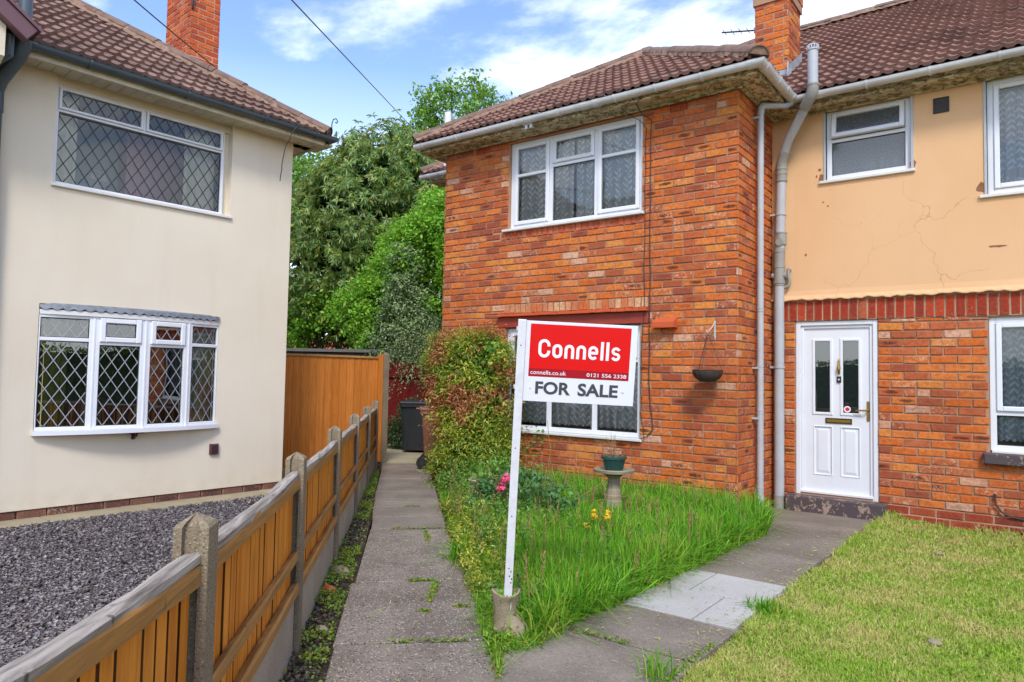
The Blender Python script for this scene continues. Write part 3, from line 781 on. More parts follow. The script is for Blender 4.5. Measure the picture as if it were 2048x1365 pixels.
def curtain(F, u0, u1, v0, v1, w, mat, label, group=None, amp=0.02, wave=0.16, scallop=0.0, name='net_curtain', gather=None, seed=1):
    rg = random.Random(seed); nx = max(12, int((u1 - u0) / 0.012)); vs = []; uv = []; ny = 8
    ph = [rg.uniform(0, 6.28) for _ in range(4)]
    s = 0; px = None
    for i in range(nx + 1):
        u = u0 + (u1 - u0) * i / nx
        ww = amp * (math.sin(u * 6.283 / wave + ph[0] + 1.3 * math.sin(u * 4 + ph[1])) + 0.4 * math.sin(u * 6.283 / wave * 2.3 + ph[2]))
        if px is not None: s += math.hypot(u - px[0], ww - px[1])
        px = (u, ww)
        for j in range(ny + 1):
            f = j / ny
            b = v0 + (abs(math.sin(s * math.pi / 0.07)) * -scallop if scallop else 0)
            uu = u
            if gather: uu = u + (gather(u, f) if callable(gather) else 0)
            vs.append(F.p(uu, b + (v1 - b) * f, w + ww * (1.1 - 0.5 * f))); uv.append((s, b + (v1 - b) * f))
    mb = MB(); fs = []
    for i in range(nx):
        for j in range(ny):
            a = i * (ny + 1) + j; fs.append((a, a + ny + 1, a + ny + 2, a + 1))
    mb.poly(vs, fs, 0, [[uv[k] for k in f] for f in fs])
    o = mb.build(name, mat, None, True)
    return tag(o, label, 'curtain', group)
def sweep(mb, path, prof, mi=0, cap=True):
    """sweep a closed (out, up) profile along a flat path; out = right of travel"""
    path = [Vector(p) for p in path]; n = len(prof); rings = []
    for i, p in enumerate(path):
        d0 = (p - path[i - 1]).normalized() if i else (path[1] - p).normalized()
        d1 = (path[i + 1] - p).normalized() if i < len(path) - 1 else d0
        r0 = Vector((d0.y, -d0.x, 0)); r1 = Vector((d1.y, -d1.x, 0))
        m = (r0 + r1).normalized(); m = m / max(0.2, m.dot(r0))
        rings.append([p + m * a + Vector((0, 0, b)) for a, b in prof])
    vs = [q for r_ in rings for q in r_]; fs = []
    for i in range(len(path) - 1):
        for k in range(n):
            j = (k + 1) % n; fs.append((i * n + k, i * n + j, (i + 1) * n + j, (i + 1) * n + k))
    if cap: fs += [tuple(range(n)), tuple((len(path) - 1) * n + k for k in range(n))]
    mb.poly(vs, fs, mi)
def gutter_profile(r=0.058, t=0.006, n=9):
    o = [(r * math.cos(a), r * math.sin(a)) for a in [math.pi + math.pi * k / n for k in range(n + 1)]]
    i = [((r - t) * math.cos(a), (r - t) * math.sin(a)) for a in [2 * math.pi - math.pi * k / n for k in range(n + 1)]]
    return o + [(r + 0.004, 0.004)] + i
def gutter(parent, path, mat, r=0.058, brackets=(), joints=()):
    mb = MB(); sweep(mb, path, gutter_profile(r))
    for k in (0, -1):                    # stop ends
        p = Vector(path[k]); q = Vector(path[1 if k == 0 else -2]); d = (p - q).normalized(); rt = Vector((d.y, -d.x, 0))
        c = [p + rt * (r * 1.06 * math.cos(a)) + Vector((0, 0, r * 1.06 * math.sin(a))) for a in [math.pi + math.pi * j / 10 for j in range(11)]]
        c2 = [x + d * 0.012 for x in c]
        mb.poly(c + c2, [tuple(range(11)), tuple(range(21, 10, -1))] + [(j, j + 1, j + 12, j + 11) for j in range(10)])
    g = smooth_by_angle(mb.build('gutter', mat, parent), 35)
    for lst, wd, nm, rr in ((brackets, 0.024, 'gutter_bracket', 1.17), (joints, 0.085, 'gutter_joint', 1.12)):
        for i, f in lst:
            a, b = Vector(path[i]), Vector(path[i + 1]); p = a.lerp(b, f); d = (b - a).normalized()
            m2 = MB(); sweep(m2, [p - d * wd / 2, p + d * wd / 2], gutter_profile(r * rr, 0.006))
            m2.build(nm, mat, g)
    return g
def tile_roof(name, parent, mat, E, U, S, ulen, slen, clips, roll=0.115, course=0.25, jit=0.004, seed=3):
    E = Vector(E); U = Vector(U).normalized(); S = Vector(S).normalized(); N = U.cross(S).normalized()
    if N.z < 0: N = -N
    rg = np.random.default_rng(seed)
    xs0 = [0, 0.012, 0.028, 0.044, 0.056, 0.085]; hs0 = [0.0, 0.013, 0.019, 0.013, 0.0, -0.003]
    nu = int(ulen / roll); nc = int(math.ceil(slen / course))
    xs = np.array([k * roll + x for k in range(nu) for x in xs0]); hh = np.tile(hs0, nu); til = np.repeat(np.arange(nu) // 2, len(xs0))
    V = []; UV = []; Fc = []; nx = len(xs)
    E_ = np.array(E); U_ = np.array(U); S_ = np.array(S); N_ = np.array(N)
    for c in range(nc):
        tj = rg.uniform(-jit, jit, nu + 2)[til]; sj = rg.uniform(-0.006, 0.006, nu + 2)[til]
        for (ds, lift) in ((0, -0.004), (0.001, 0.034), (0.5, 0.015), (1.0, -0.004)):
            s_ = (c + ds) * course + (sj if ds < 0.4 else 0)
            h = hh + lift + (tj if 0 < ds < 0.9 else 0)
            V.append(E_ + xs[:, None] * U_ + np.broadcast_to(np.array(s_), (nx,))[:, None] * S_ + h[:, None] * N_)
            UV.append(np.stack([xs, np.full(nx, (c + min(max(ds, 0.01), 0.99)) * course)], 1))
    V = np.concatenate(V); UV = np.concatenate(UV); nr = nc * 4
    i = np.arange(nx - 1)
    for r_ in range(nr - 1):
        if r_ % 4 == 3: continue
        Fc.append(np.stack([r_ * nx + i, r_ * nx + i + 1, (r_ + 1) * nx + i + 1, (r_ + 1) * nx + i], 1))
    Fc = np.concatenate(Fc)
    me = bpy.data.meshes.new(name)
    me.vertices.add(len(V)); me.vertices.foreach_set('co', V.astype(np.float32).ravel())
    me.loops.add(Fc.size); me.loops.foreach_set('vertex_index', Fc.astype(np.int32).ravel())
    me.polygons.add(len(Fc)); me.polygons.foreach_set('loop_start', np.arange(0, Fc.size, 4, dtype=np.int32)); me.update(calc_edges=True)
    L = me.uv_layers.new(name='UVMap'); L.data.foreach_set('uv', UV[Fc.ravel()].astype(np.float32).ravel())
    bm = bmesh.new(); bm.from_mesh(me)
    for p, n in clips:
        bmesh.ops.bisect_plane(bm, geom=bm.verts[:] + bm.edges[:] + bm.faces[:], plane_co=Vector(p), plane_no=Vector(n), clear_inner=True)
    bm.to_mesh(me); bm.free()
    me.polygons.foreach_set('use_smooth', [True] * len(me.polygons))
    try: me.set_sharp_from_angle(angle=R(30))
    except Exception: pass
    return link_mesh(name, me, mat, parent)
def ridge(parent, p0, p1, r=0.115, seg=0.38, mat='ridge', name='ridge_tiles', sag=0.0, rnd=0.006):
    p0, p1 = Vector(p0), Vector(p1); d = (p1 - p0); n = max(1, int(d.length / seg)); d.normalize()
    sd_ = d.cross(Vector((0, 0, 1))).normalized(); up = sd_.cross(d).normalized()
    mb = MB(); L = (p1 - p0).length / n
    for k in range(n):
        a = p0 + d * (k * L - 0.02); b = p0 + d * ((k + 1) * L + 0.012)
        o = Vector((random.uniform(-rnd, rnd), random.uniform(-rnd, rnd), random.uniform(-rnd, rnd)))
        vs = []
        for q, rr in ((a, r * 1.05), (b, r * 0.97)):
            for rad in (rr, rr - 0.016):
                for j in range(9):
                    an = math.pi * (0.02 + 0.96 * j / 8)
                    vs.append(q + o + sd_ * (rad * math.cos(an)) + up * (rad * 0.72 * math.sin(an) - 0.02))
        fs = []
        for j in range(8):
            fs += [(j, j + 1, 18 + j + 1, 18 + j), (9 + j, 27 + j, 27 + j + 1, 9 + j + 1), (j, 9 + j, 10 + j, j + 1), (18 + j, 19 + j, 28 + j, 27 + j)]
        mb.poly(vs, fs)
    o = smooth_by_angle(mb.build(name, M[mat], parent), 35)
    for q, e_ in ((p0 + d * 0.0, -1), (p1, 1)):
        m3 = MB(); c3 = [q + sd_ * (r * 0.93 * math.cos(math.pi * j / 10)) + up * (r * 0.66 * math.sin(math.pi * j / 10) - 0.03) for j in range(11)]; m3.poly(c3 + [x - d * e_ * 0.05 for x in c3], [tuple(range(11)), tuple(range(21, 10, -1))] + [(j, j + 1, j + 12, j + 11) for j in range(10)]); m3.build('mortar_stop', M['lichen_mortar'], o)
    m2 = MB(); nb = max(6, int((p1 - p0).length / 0.06)); rows = []
    for k in range(nb + 1):
        q = p0.lerp(p1, k / nb); e = random.uniform(-0.012, 0.014); e2 = random.uniform(-0.012, 0.014)
        rows.append([q - sd_ * (r + 0.004 + e) - up * (0.055 + random.uniform(0, 0.01)), q - sd_ * (r - 0.01) + up * 0.01, q + sd_ * (r - 0.01) + up * 0.01, q + sd_ * (r + 0.004 + e2) - up * (0.055 + random.uniform(0, 0.01))])
    vs = [x for rr in rows for x in rr]; fs = []
    for k in range(nb):
        for j in range(3): fs.append((k * 4 + j, k * 4 + j + 1, k * 4 + 5 + j, k * 4 + 4 + j))
    m2.poly(vs, fs); m2.build('mortar_bedding', M['lichen_mortar'], o)
    return o
def plain(name, parent, mat, pts):
    mb = MB(); mb.face(pts); return mb.build(name, mat, parent)

# ================================================================== the brick and render terrace house
house = empty('brick_house', (-2.5, 8.0, 0), label='red brick house with projecting hipped wing, orange rendered upper wall and white front door', cat='house')
FA = FR((0, YA, 0), (1, 0, 0), (0, -1, 0))
FC = FR((XC, 0, 0), (0, 1, 0), (1, 0, 0))
FB = FR((0, YB, 0), (1, 0, 0), (0, -1, 0))
hA = [(-5.55, -3.62, 3.27, 4.44), (-5.56, -3.625, 0.665, 2.0)]
trimA = [(-5.66, -3.60, 3.155, 3.27), (-5.58, -3.53, 2.175, 2.30), (-5.68, -3.52, 2.0, 2.175)]
venA = [(-6.11, -5.895, 4.376, 4.465), (-3.288, -3.069, 4.37, 4.465)]
ZT = 4.55; V0 = -0.13
mb = MB()
bricks(mb, FA, XL, XC, V0, ZT, hA + trimA + venA, anchor=XC, par=0)
plane_holes(mb, FA, XL, XC, V0 - 0.3, ZT, hA, w=-0.012, depth=0.11, mi=1)
bricks(mb, FA, -5.66, -3.60, 3.155, 3.27, [], anchor=-5.66, pu=0.0825, pv=0.115, soldier=True, mi=2, w=0.001)
bricks(mb, FA, -5.58, -3.53, 2.178, 2.30, [], anchor=-5.58, pu=0.0855, pv=0.122, soldier=True, mi=3, w=0.004)
mb.build('front_wall', [M['brick'], M['mortar'], M['brick_pink'], M['brick_cream']], house)
mb = MB()
bricks(mb, FC, YA, YB + 0.02, V0, ZT, [], anchor=YA, par=1)
plane_holes(mb, FC, YA + 0.009, YB + 0.05, V0 - 0.3, ZT, [], w=-0.012, mi=1, reveal=False)
mb.build('return_wall', [M['brick'], M['mortar']], house)
FD = FR((XL, 0, 0), (0, -1, 0), (-1, 0, 0))
mb = MB()
bricks(mb, FD, -YB, -YA, V0, ZT, [], anchor=-YA, par=1)
plane_holes(mb, FD, -YB - 0.05, -YA - 0.009, V0 - 0.3, ZT, [], w=-0.009, mi=1, reveal=False)
mb.build('left_wall', [M['brick'], M['mortar']], house)
# main block behind: front stub to the left of the wing, left and rear walls, right part beyond the frame
mb = MB()
bricks(mb, FB, -7.65, XL, V0, ZT, [], anchor=XL)
plane_holes(mb, FB, -7.65, XL, V0 - 0.3, ZT, [], w=-0.009, mi=1, reveal=False)
F2 = FR((-7.65, 0, 0), (0, -1, 0), (-1, 0, 0))
plane_holes(mb, F2, -16, -YB, V0 - 0.3, ZT, [], w=0, mi=1, reveal=False)
mb.face([(-7.65, 16, -0.4), (6.5, 16, -0.4), (6.5, 16, ZT), (-7.65, 16, ZT)], mi=1)
mb.face([(6.5, YB, -0.4), (6.5, 16, -0.4), (6.5, 16, ZT), (6.5, YB, ZT)], mi=1)
mb.build('rear_wall', [M['brick'], M['mortar']], house)
# ground-floor brickwork beside the door
RW = 6.5
hB = [(-2.245, -1.385, 0.085, 2.065), (-0.385, 1.45, 0.705, 2.05)]
mb = MB()
bricks(mb, FB, XC, RW, 0.085, 2.065, hB, anchor=-1.385, par=1, pu=0.2445, pv=0.0880)
bricks(mb, FB, XC, RW, 0.085 - 0.088 * 3, 0.085, [(-2.32, -1.32, -0.1, 0.085)], anchor=-1.34, par=0, pv=0.0880, mi=2, w=0.012)
plane_holes(mb, FB, XC, RW, 0.085, 2.066, hB, w=-0.012, depth=0.11, mi=1)
plane_holes(mb, FB, XC, RW, -0.4, 0.084, [(-2.245, -1.385, -0.1, 0.084)], w=0.003, depth=0.1, mi=3)
bricks(mb, FB, XC + 0.1, RW, 2.066, 2.30, [], anchor=-2.40, pu=0.0915, pv=0.234, soldier=True, mi=4, w=0.008)
plane_holes(mb, FB, XC, RW, 2.066, 2.32, [], w=0.0, mi=3, reveal=False)
mb.build('lower_wall', [M['brick'], M['mortar'], M['brick_plinth'], M['mortar_pale'], M['brick_soldier']], house)
# rendered upper wall with a bell-cast, wavy lower edge
hU = [(-1.9, -1.05, 3.655, 4.465), (-0.375, 1.45, 3.29, 4.475)]
mb = MB()
plane_holes(mb, FB, XC, RW, 2.42, ZT, hU, w=0.018, depth=0.1)
n = 260; pts = []
for i in range(n + 1):
    u = XC + (RW - XC) * i / n
    e = 0.006 * math.sin(u * 46) + 0.005 * math.sin(u * 17 + 1) + random.uniform(-0.003, 0.003)
    pts.append((u, 2.305 + e))
rows = [[FB.p(u, 2.42, 0.018) for u, z in pts], [FB.p(u, 2.36, 0.026) for u, z in pts], [FB.p(u, z + 0.012, 0.052) for u, z in pts], [FB.p(u, z, 0.05) for u, z in pts], [FB.p(u, z + 0.006, 0.004) for u, z in pts]]
vs = [p for rr in rows for p in rr]; fs = []
for j in range(4):
    for i in range(n): a = j * (n + 1) + i; fs.append((a, a + 1, a + n + 2, a + n + 1))
mb.poly(vs, fs)
mb.build('rendered_wall', M['render_orange'], house)
# patches of bare plaster where the render has come away
M['bare'] = m_plain('bare_plaster', '9a6b48', 0.95, 0, 0.5, 22, 0.8, '6e4630')
def patch(u, v, su, sv, seed, F=FB, w=0.0205, par=house, mat='bare'):
    rg = random.Random(seed); mb = MB(); k = 14
    c = [(u + su * math.cos(6.283 * i / k) * rg.uniform(0.55, 1.1), v + sv * math.sin(6.283 * i / k) * rg.uniform(0.55, 1.1)) for i in range(k)]
    mb.poly([F.p(x, y, w) for x, y in c], [tuple(range(k))]); return mb.build('bare_patch', M[mat], par)
for i, a in enumerate(((-1.945, 3.70, 0.035, 0.06), (-1.03, 3.71, 0.04, 0.055), (-0.42, 3.37, 0.05, 0.07), (-1.965, 3.80, 0.018, 0.02), (-2.0, 3.73, 0.012, 0.02), (-1.93, 3.42, 0.016, 0.008), (-1.88, 3.37, 0.012, 0.012), (-2.12, 2.83, 0.015, 0.022), (-0.3, 2.76, 0.12, 0.012), (-1.2, 2.36, 0.05, 0.006), (-0.55, 2.35, 0.06, 0.006))):
    patch(*a, seed=i)
# lintel, tile creasing over the lower front window
mb = MB(); mb.box(FA, -5.68, -3.52, 1.998, 2.135, -0.11, 0.012, 0, 0.006); mb.build('painted_lintel', M['red_paint'], house)
mb = MB()
for lay, (z0, z1, pr) in enumerate(((2.137, 2.156, 0.075), (2.158, 2.176, 0.045))):
    u = -5.64 - 0.03 * (1 - lay)
    while u < -3.53:
        wd = random.uniform(0.085, 0.1); q = min(u + wd, -3.50)
        mb.box(FA, u + 0.002, q - 0.002, z0 + random.uniform(-0.002, 0.002), z1, -0.05, pr + random.uniform(-0.008, 0.008), 0, 0.003); u += wd
mb.build('tile_creasing', M['terracotta'], house)
# air bricks
for (a, b, c, d) in venA:
    mb = MB(); mb.box(FA, a + 0.004, b - 0.004, c + 0.004, d - 0.004, -0.05, -0.012)
    nx, ny = 7, 3
    for i in range(nx + 1):
        u = a + 0.006 + (b - a - 0.012) * i / nx; mb.box(FA, u - 0.006 if i else u, u + 0.006 if i < nx else u, c + 0.004, d - 0.004, -0.012, 0.0)
    for j in range(ny + 1):
        v = c + 0.006 + (d - c - 0.012) * j / ny
        for i in range(nx):
            ua = a + 0.006 + (b - a - 0.012) * i / nx + 0.006; ub = a + 0.006 + (b - a - 0.012) * (i + 1) / nx - 0.006
            mb.box(FA, ua, ub, v - (0.005 if j else 0), v + (0.005 if j < ny else 0), -0.012, -0.0015)
    mb.build('air_brick', M['terracotta'], house)
# terracotta hooded vent
mb = MB(); P = FA.p
mb.poly([P(-3.43, 1.95, 0), P(-3.175, 1.95, 0), P(-3.175, 1.95, 0.10), P(-3.43, 1.95, 0.10), P(-3.43, 2.05, 0), P(-3.175, 2.05, 0), P(-3.19, 2.05, 0.03), P(-3.415, 2.05, 0.03), P(-3.175, 2.0, 0.10), P(-3.43, 2.0, 0.10)],
        [(0, 1, 2, 3), (3, 2, 8, 9), (9, 8, 6, 7), (7, 6, 5, 4), (0, 3, 9, 7, 4), (1, 5, 6, 8, 2)])
mb.box(FA, -3.44, -3.165, 1.938, 1.949, 0, 0.105)
mb.build('hooded_vent', M['terracotta'], house)
# windows
wu = window(house, FA, -5.55, -3.62, 3.29, 4.44, [(-5.49, -4.945, [(3.345, 4.40, 'sash')]), (-4.895, -4.285, [(3.345, 4.035, 'fixed'), (4.075, 4.40, 'sash')]), (-4.235, -3.675, [(3.345, 4.40, 'sash')])], label='white three-light upstairs window with leaf lace curtains')
mb = MB()
for a, b, v in ((-5.44, -4.995, 4.0), (-4.185, -3.725, 4.04)): mb.box(FA, a, b, v - 0.02, v + 0.02, -0.095, -0.046, 0, 0.006)
build_split(mb, 'glazing_bar', M['upvc'], wu)
wl = window(house, FA, -5.56, -3.625, 0.69, 1.99, [(-5.505, -4.935, [(0.745, 1.555, 'fixed'), (1.60, 1.94, 'sash')]), (-4.87, -4.28, [(0.745, 1.555, 'fixed'), (1.60, 1.94, 'fixed')]), (-4.215, -3.68, [(0.745, 1.555, 'fixed'), (1.60, 1.94, 'sash')])], label='white downstairs window behind the sign')
wb = window(house, FB, -1.9, -1.05, 3.665, 4.46, [(-1.845, -1.105, [(3.72, 4.10, 'fixed'), (4.14, 4.44, 'open')])], w=-0.02, glass='glass_frost', label='small obscured bathroom window with top vent pushed open')
mb = MB(); mb.box(FB, -1.845, -1.105, 4.03, 4.075, -0.12, -0.085); mb.build('blind', M['rubber'], wb)
wr = window(house, FB, -0.373, 1.45, 3.29, 4.47, [(-0.32, 0.5, [(3.345, 4.415, 'sash')]), (0.56, 1.395, [(3.345, 4.415, 'fixed')])], w=-0.02, label='upstairs window at right with blue-white floral nets')
wd = window(house, FB, -0.383, 1.45, 0.72, 2.05, [(-0.33, 0.5, [(0.775, 1.07, 'fixed'), (1.11, 1.995, 'sash')]), (0.56, 1.395, [(0.775, 1.995, 'fixed')])], w=-0.04, sill=False, label='downstairs window at right with white lace')
mb = MB(); mb.box(FB, -0.44, 1.55, 0.585, 0.70, -0.09, 0.075, 0, 0.014); mb.box(FB, -0.37, 1.45, 0.7, 0.722, -0.09, 0.03, 1, 0.004); mb.build('stone_sill', [M['step'], M['upvc_dull']], wd)
for (F, a, b, c, d) in ((FA, -5.55, -3.62, 3.29, 4.44), (FA, -5.56, -3.625, 0.69, 1.99), (FB, -1.9, -1.05, 3.665, 4.46), (FB, -0.373, 1.45, 3.29, 4.47), (FB, -0.383, 1.45, 0.72, 2.05), (FB, -2.245, -1.385, 0.085, 2.06)):
    room(house, F, a, b, c, d, d0=0.16)
# grey render reveals round the bathroom window
mb = MB(); mb.box(FB, -1.925, -1.9, 3.66, 4.50, -0.05, 0.03, 0, 0.003); mb.box(FB, -1.05, -1.022, 3.66, 4.50, -0.05, 0.03, 0, 0.003); mb.box(FB, -0.40, -0.375, 3.29, 4.50, -0.05, 0.03, 0, 0.003)
build_split(mb, 'window_trim', M['pipe_grey'], house)
# curtains
curtain(FA, -5.5, -4.62, 3.34, 4.40, -0.135, M['lace'], 'white leaf lace curtain in the left half of the upstairs brick wing window', 'leaf lace curtains', seed=2)
curtain(FA, -4.60, -3.68, 3.34, 4.40, -0.14, M['lace'], 'white leaf lace curtain in the right half of the upstairs brick wing window', 'leaf lace curtains', seed=5)
curtain(FA, -5.5, -3.68, 0.80, 1.95, -0.135, M['lace'], 'white leaf lace curtain with scalloped hem behind the for sale sign', 'leaf lace curtains', seed=9, scallop=0.03, wave=0.11, amp=0.03)
curtain(FB, -0.33, 1.39, 3.33, 4.44, -0.13, M['lace_blue'], 'bluish floral net curtain in the upstairs window at the right edge', seed=3)
curtain(FB, -0.33, 1.39, 0.84, 2.0, -0.13, M['lace_blue'], 'white floral lace curtain in the downstairs window at the right edge', seed=4, scallop=0.03)
# bottles on the bathroom sill
bl = ['pale cream bottle leftmost on the bathroom window sill', 'low blue bottle second on the bathroom window sill', 'short pink tube third on the bathroom window sill', 'small rose jar fourth on the bathroom window sill', 'tall light blue bottle left of centre on the bathroom window sill', 'broad white bottle at the centre of the bathroom window sill', 'slim grey bottle right of centre on the bathroom window sill', 'purple bottle third from the right on the bathroom window sill', 'large sky blue bottle second from the right on the bathroom window sill', 'pink and white can rightmost on the bathroom window sill']
for i, (u, h, r_) in enumerate(((-1.79, 0.2, 0.028), (-1.71, 0.12, 0.024), (-1.645, 0.12, 0.022), (-1.58, 0.10, 0.024), (-1.515, 0.2, 0.024), (-1.44, 0.19, 0.032), (-1.35, 0.22, 0.02), (-1.29, 0.17, 0.022), (-1.22, 0.2, 0.032), (-1.145, 0.2, 0.024))):
    mb = MB(); c = FB.p(u, 3.7, -0.14)
    mb.lathe(c, [(r_ * 0.9, 0), (r_, 0.01), (r_, h * 0.66), (r_ * 0.5, h * 0.78), (r_ * 0.42, h * 0.8), (r_ * 0.42, h), (0.0, h)], 12)
    tag(mb.build('toiletry_bottle', M['bottle'], None, True), bl[i], 'bottle', 'toiletries on the bathroom window sill')
mb = MB(); mb.box(FB, -1.9, -1.05, 3.66, 3.70, -0.22, -0.085); mb.build('inner_sill', M['upvc_dull'], wb)
# square dark vent on the render
mb = MB(); ring(mb, FB, -0.838, -0.694, 4.215, 4.375, 0.012, 0.018, 0.036, 0.003)
for k in range(9): mb.box(FB, -0.826, -0.706, 4.228 + k * 0.0155, 4.238 + k * 0.0155, 0.018, 0.03)
mb.build('wall_vent', M['dark_metal'], house)

# front door
fr = MB(); w = -0.02
for (a, b, th) in ((0.0, 0.03, 0.05), (0.03, 0.055, 0.03)): pass
ring(fr, FB, -2.243, -1.387, 0.086, 2.062, 0.05, -0.11, w, 0.006)
ring(fr, FB, -2.193, -1.437, 0.10, 2.012, 0.035, -0.11, w - 0.022, 0.006)
door_frame = fr.build('door_frame', M['upvc'], house)
dm = MB(); D0, D1, DV0, DV1 = -2.157, -1.473, 0.125, 1.976; dw = -0.062
gl = [(-2.05, -1.875, 1.02, 1.84), (-1.755, -1.58, 1.02, 1.84)]
pn = [(-2.045, -1.87, 0.33, 0.86), (-1.76, -1.585, 0.33, 0.86)]
plane_holes(dm, FB, D0, D1, DV0, DV1, gl + pn, w=dw, depth=0.012)
dm.box(FB, D0, D1, DV0, DV1, dw - 0.05, dw - 0.045)
for (a, b, c, d) in pn:      # raised and fielded panels
    P = FB.p; i1, i2 = 0.012, 0.04
    o1 = [(a, c), (b, c), (b, d), (a, d)]
    q = lambda e, ww: [P(a + e, c + e, ww), P(b - e, c + e, ww), P(b - e, d - e, ww), P(a + e, d - e, ww)]
    r0, r1, r2, r3 = q(0, dw - 0.012), q(i1, dw - 0.010), q(i2, dw - 0.001), q(i2 + 0.001, dw - 0.001)
    dm.poly(r0 + r1 + r2, [(k, (k + 1) % 4, 4 + (k + 1) % 4, 4 + k) for k in range(4)] + [(4 + k, 4 + (k + 1) % 4, 8 + (k + 1) % 4, 8 + k) for k in range(4)] + [(8, 9, 10, 11)])
    ring(dm, FB, a - 0.014, b + 0.014, c - 0.014, d + 0.014, 0.013, dw, dw + 0.006, 0.003)
for (a, b, c, d) in gl: ring(dm, FB, a - 0.022, b + 0.022, c - 0.022, d + 0.022, 0.03, dw - 0.02, dw + 0.011, 0.006)
door = dm.build('door', M['upvc'], house)
gm = MB()
for (a, b, c, d) in gl: gm.face([FB.p(a, c, dw - 0.014), FB.p(b, c, dw - 0.014), FB.p(b, d, dw - 0.014), FB.p(a, d, dw - 0.014)])
gm.build('door_glass', M['glass_door'], door)
mb = MB(); mb.box(FB, -2.157, -1.473, 0.112, 0.135, -0.11, -0.03, 0, 0.006); mb.box(FB, -2.19, -1.44, 0.098, 0.111, -0.11, -0.012, 0, 0.004); mb.build('threshold_bar', M['brass'], door)
mb = MB(); mb.box(FB, -1.505, -1.477, 0.945, 1.165, dw, dw + 0.010, 0, 0.004)
mb.tube([FB.p(-1.491, 1.068, dw + 0.008), FB.p(-1.491, 1.068, dw + 0.05), FB.p(-1.52, 1.066, dw + 0.056), FB.p(-1.61, 1.062, dw + 0.05)], [0.011, 0.011, 0.010, 0.008], 10)
mb.tube([FB.p(-1.491, 0.985, dw + 0.009), FB.p(-1.491, 0.985, dw + 0.016)], 0.009, 10)
smooth_by_angle(mb.build('handle', M['brass'], door))
mb = MB(); ring(mb, FB, -1.93, -1.655, 0.905, 0.965, 0.008, dw, dw + 0.012, 0.003); mb.box(FB, -1.921, -1.664, 0.914, 0.956, dw, dw + 0.007, 1, 0.005)
mb.build('letterbox', [M['dark_metal'], M['brass']], door)
mb = MB(); c = FB.p(-1.785, 0, dw + 0.012)
mb.tube([FB.p(-1.785, 1.635, dw + 0.008), FB.p(-1.785, 1.61, dw + 0.018), FB.p(-1.785, 1.58, dw + 0.02), FB.p(-1.785, 1.53, dw + 0.03), FB.p(-1.785, 1.48, dw + 0.03), FB.p(-1.785, 1.455, dw + 0.02)], [0.006, 0.010, 0.007, 0.02, 0.012, 0.005], 10)
smooth_by_angle(mb.build('knocker', M['brass'], door))
mb = MB(); mb.box(FB, -1.808, -1.762, 1.365, 1.435, dw, dw + 0.02, 0, 0.006); mb.box(FB, -1.793, -1.777, 1.392, 1.408, dw + 0.02, dw + 0.023, 1)
mb.build('door_viewer', [M['rubber'], M['upvc_dull']], door)
mb = MB()
for k, (r_, ww, mi) in enumerate(((0.036, -0.0115, 0), (0.022, -0.010, 1))):
    vs = [FB.p(-1.705 + r_ * math.cos(6.283 * i / 20) * (1 + (0.18 * math.sin(i * 2.1) if k else 0)), 1.07 + r_ * math.sin(6.283 * i / 20) * (1 + (0.18 * math.cos(i * 2.7) if k else 0)), dw + ww) for i in range(20)]
    mb.poly(vs, [tuple(range(20))], mi)
mb.build('round_sticker', [M['sign_white'], M['sign_red']], door)
mb = MB(); mb.box(FB, -2.32, -1.30, -0.2, 0.083, -0.09, 0.15, 0, 0.012); mb.build('door_step', M['step'], house)

# eaves: cornice, gutters
GZ = 4.565
gp = [(-6.93, YA - 0.335, GZ), (-2.17, YA - 0.335, GZ), (-2.17, YB - 0.375, GZ + 0.002), (RW + 0.3, YB - 0.375, GZ + 0.02)]
gutter(house, gp, M['gutter_white'], 0.058,
       brackets=[(0, f) for f in (0.03, 0.16, 0.36, 0.5, 0.66, 0.765, 0.875)] + [(1, 0.45)] + [(2, f) for f in (0.085, 0.15, 0.215, 0.3, 0.4, 0.5)],
       joints=[(0, 0.012), (0, 0.575), (0, 0.61), (0, 0.985), (1, 0.12), (1, 0.72), (1, 0.93), (2, 0.03)])
mb = MB()
cor = [(0.0, 4.470), (0.035, 4.455), (0.052, 4.462), (0.062, 4.486), (0.16, 4.498), (0.17, 4.484), (0.225, 4.476), (0.262, 4.482), (0.268, 4.61), (0.0, 4.61)]
sweep(mb, [(XL - 0.25, YA, 0), (XC, YA, 0), (XC, YB, 0), (RW, YB, 0)], cor)
mb.box(FR((XL, 0, 0), (0, -1, 0), (-1, 0, 0)), -YB, -YA + 0.262, 4.475, 4.605, 0.0, 0.25)
mb.build('eaves_cornice', M['soffit'], house)
# stub of the main eave that shows beyond the wing's left end
gutter(house, [(-7.93, YB - 0.4, GZ), (-6.99, YB - 0.4, GZ)], M['gutter_white'], 0.058, brackets=[(0, 0.2)], joints=[(0, 0.5)])
mb = MB(); sweep(mb, [(-7.9, YB, 0), (-6.95, YB, 0)], cor); mb.build('eaves_cornice', M['soffit'], house)
# white clips on the wing gutter
mb = MB()
for u in (-5.075, -5.005): mb.box(FA, u, u + 0.028, 4.455, 4.53, 0.275, 0.31); mb.box(FA, u - 0.03, u + 0.005, 4.50, 4.525, 0.28, 0.315)
build_split(mb, 'gutter_clip', M['upvc'], house)
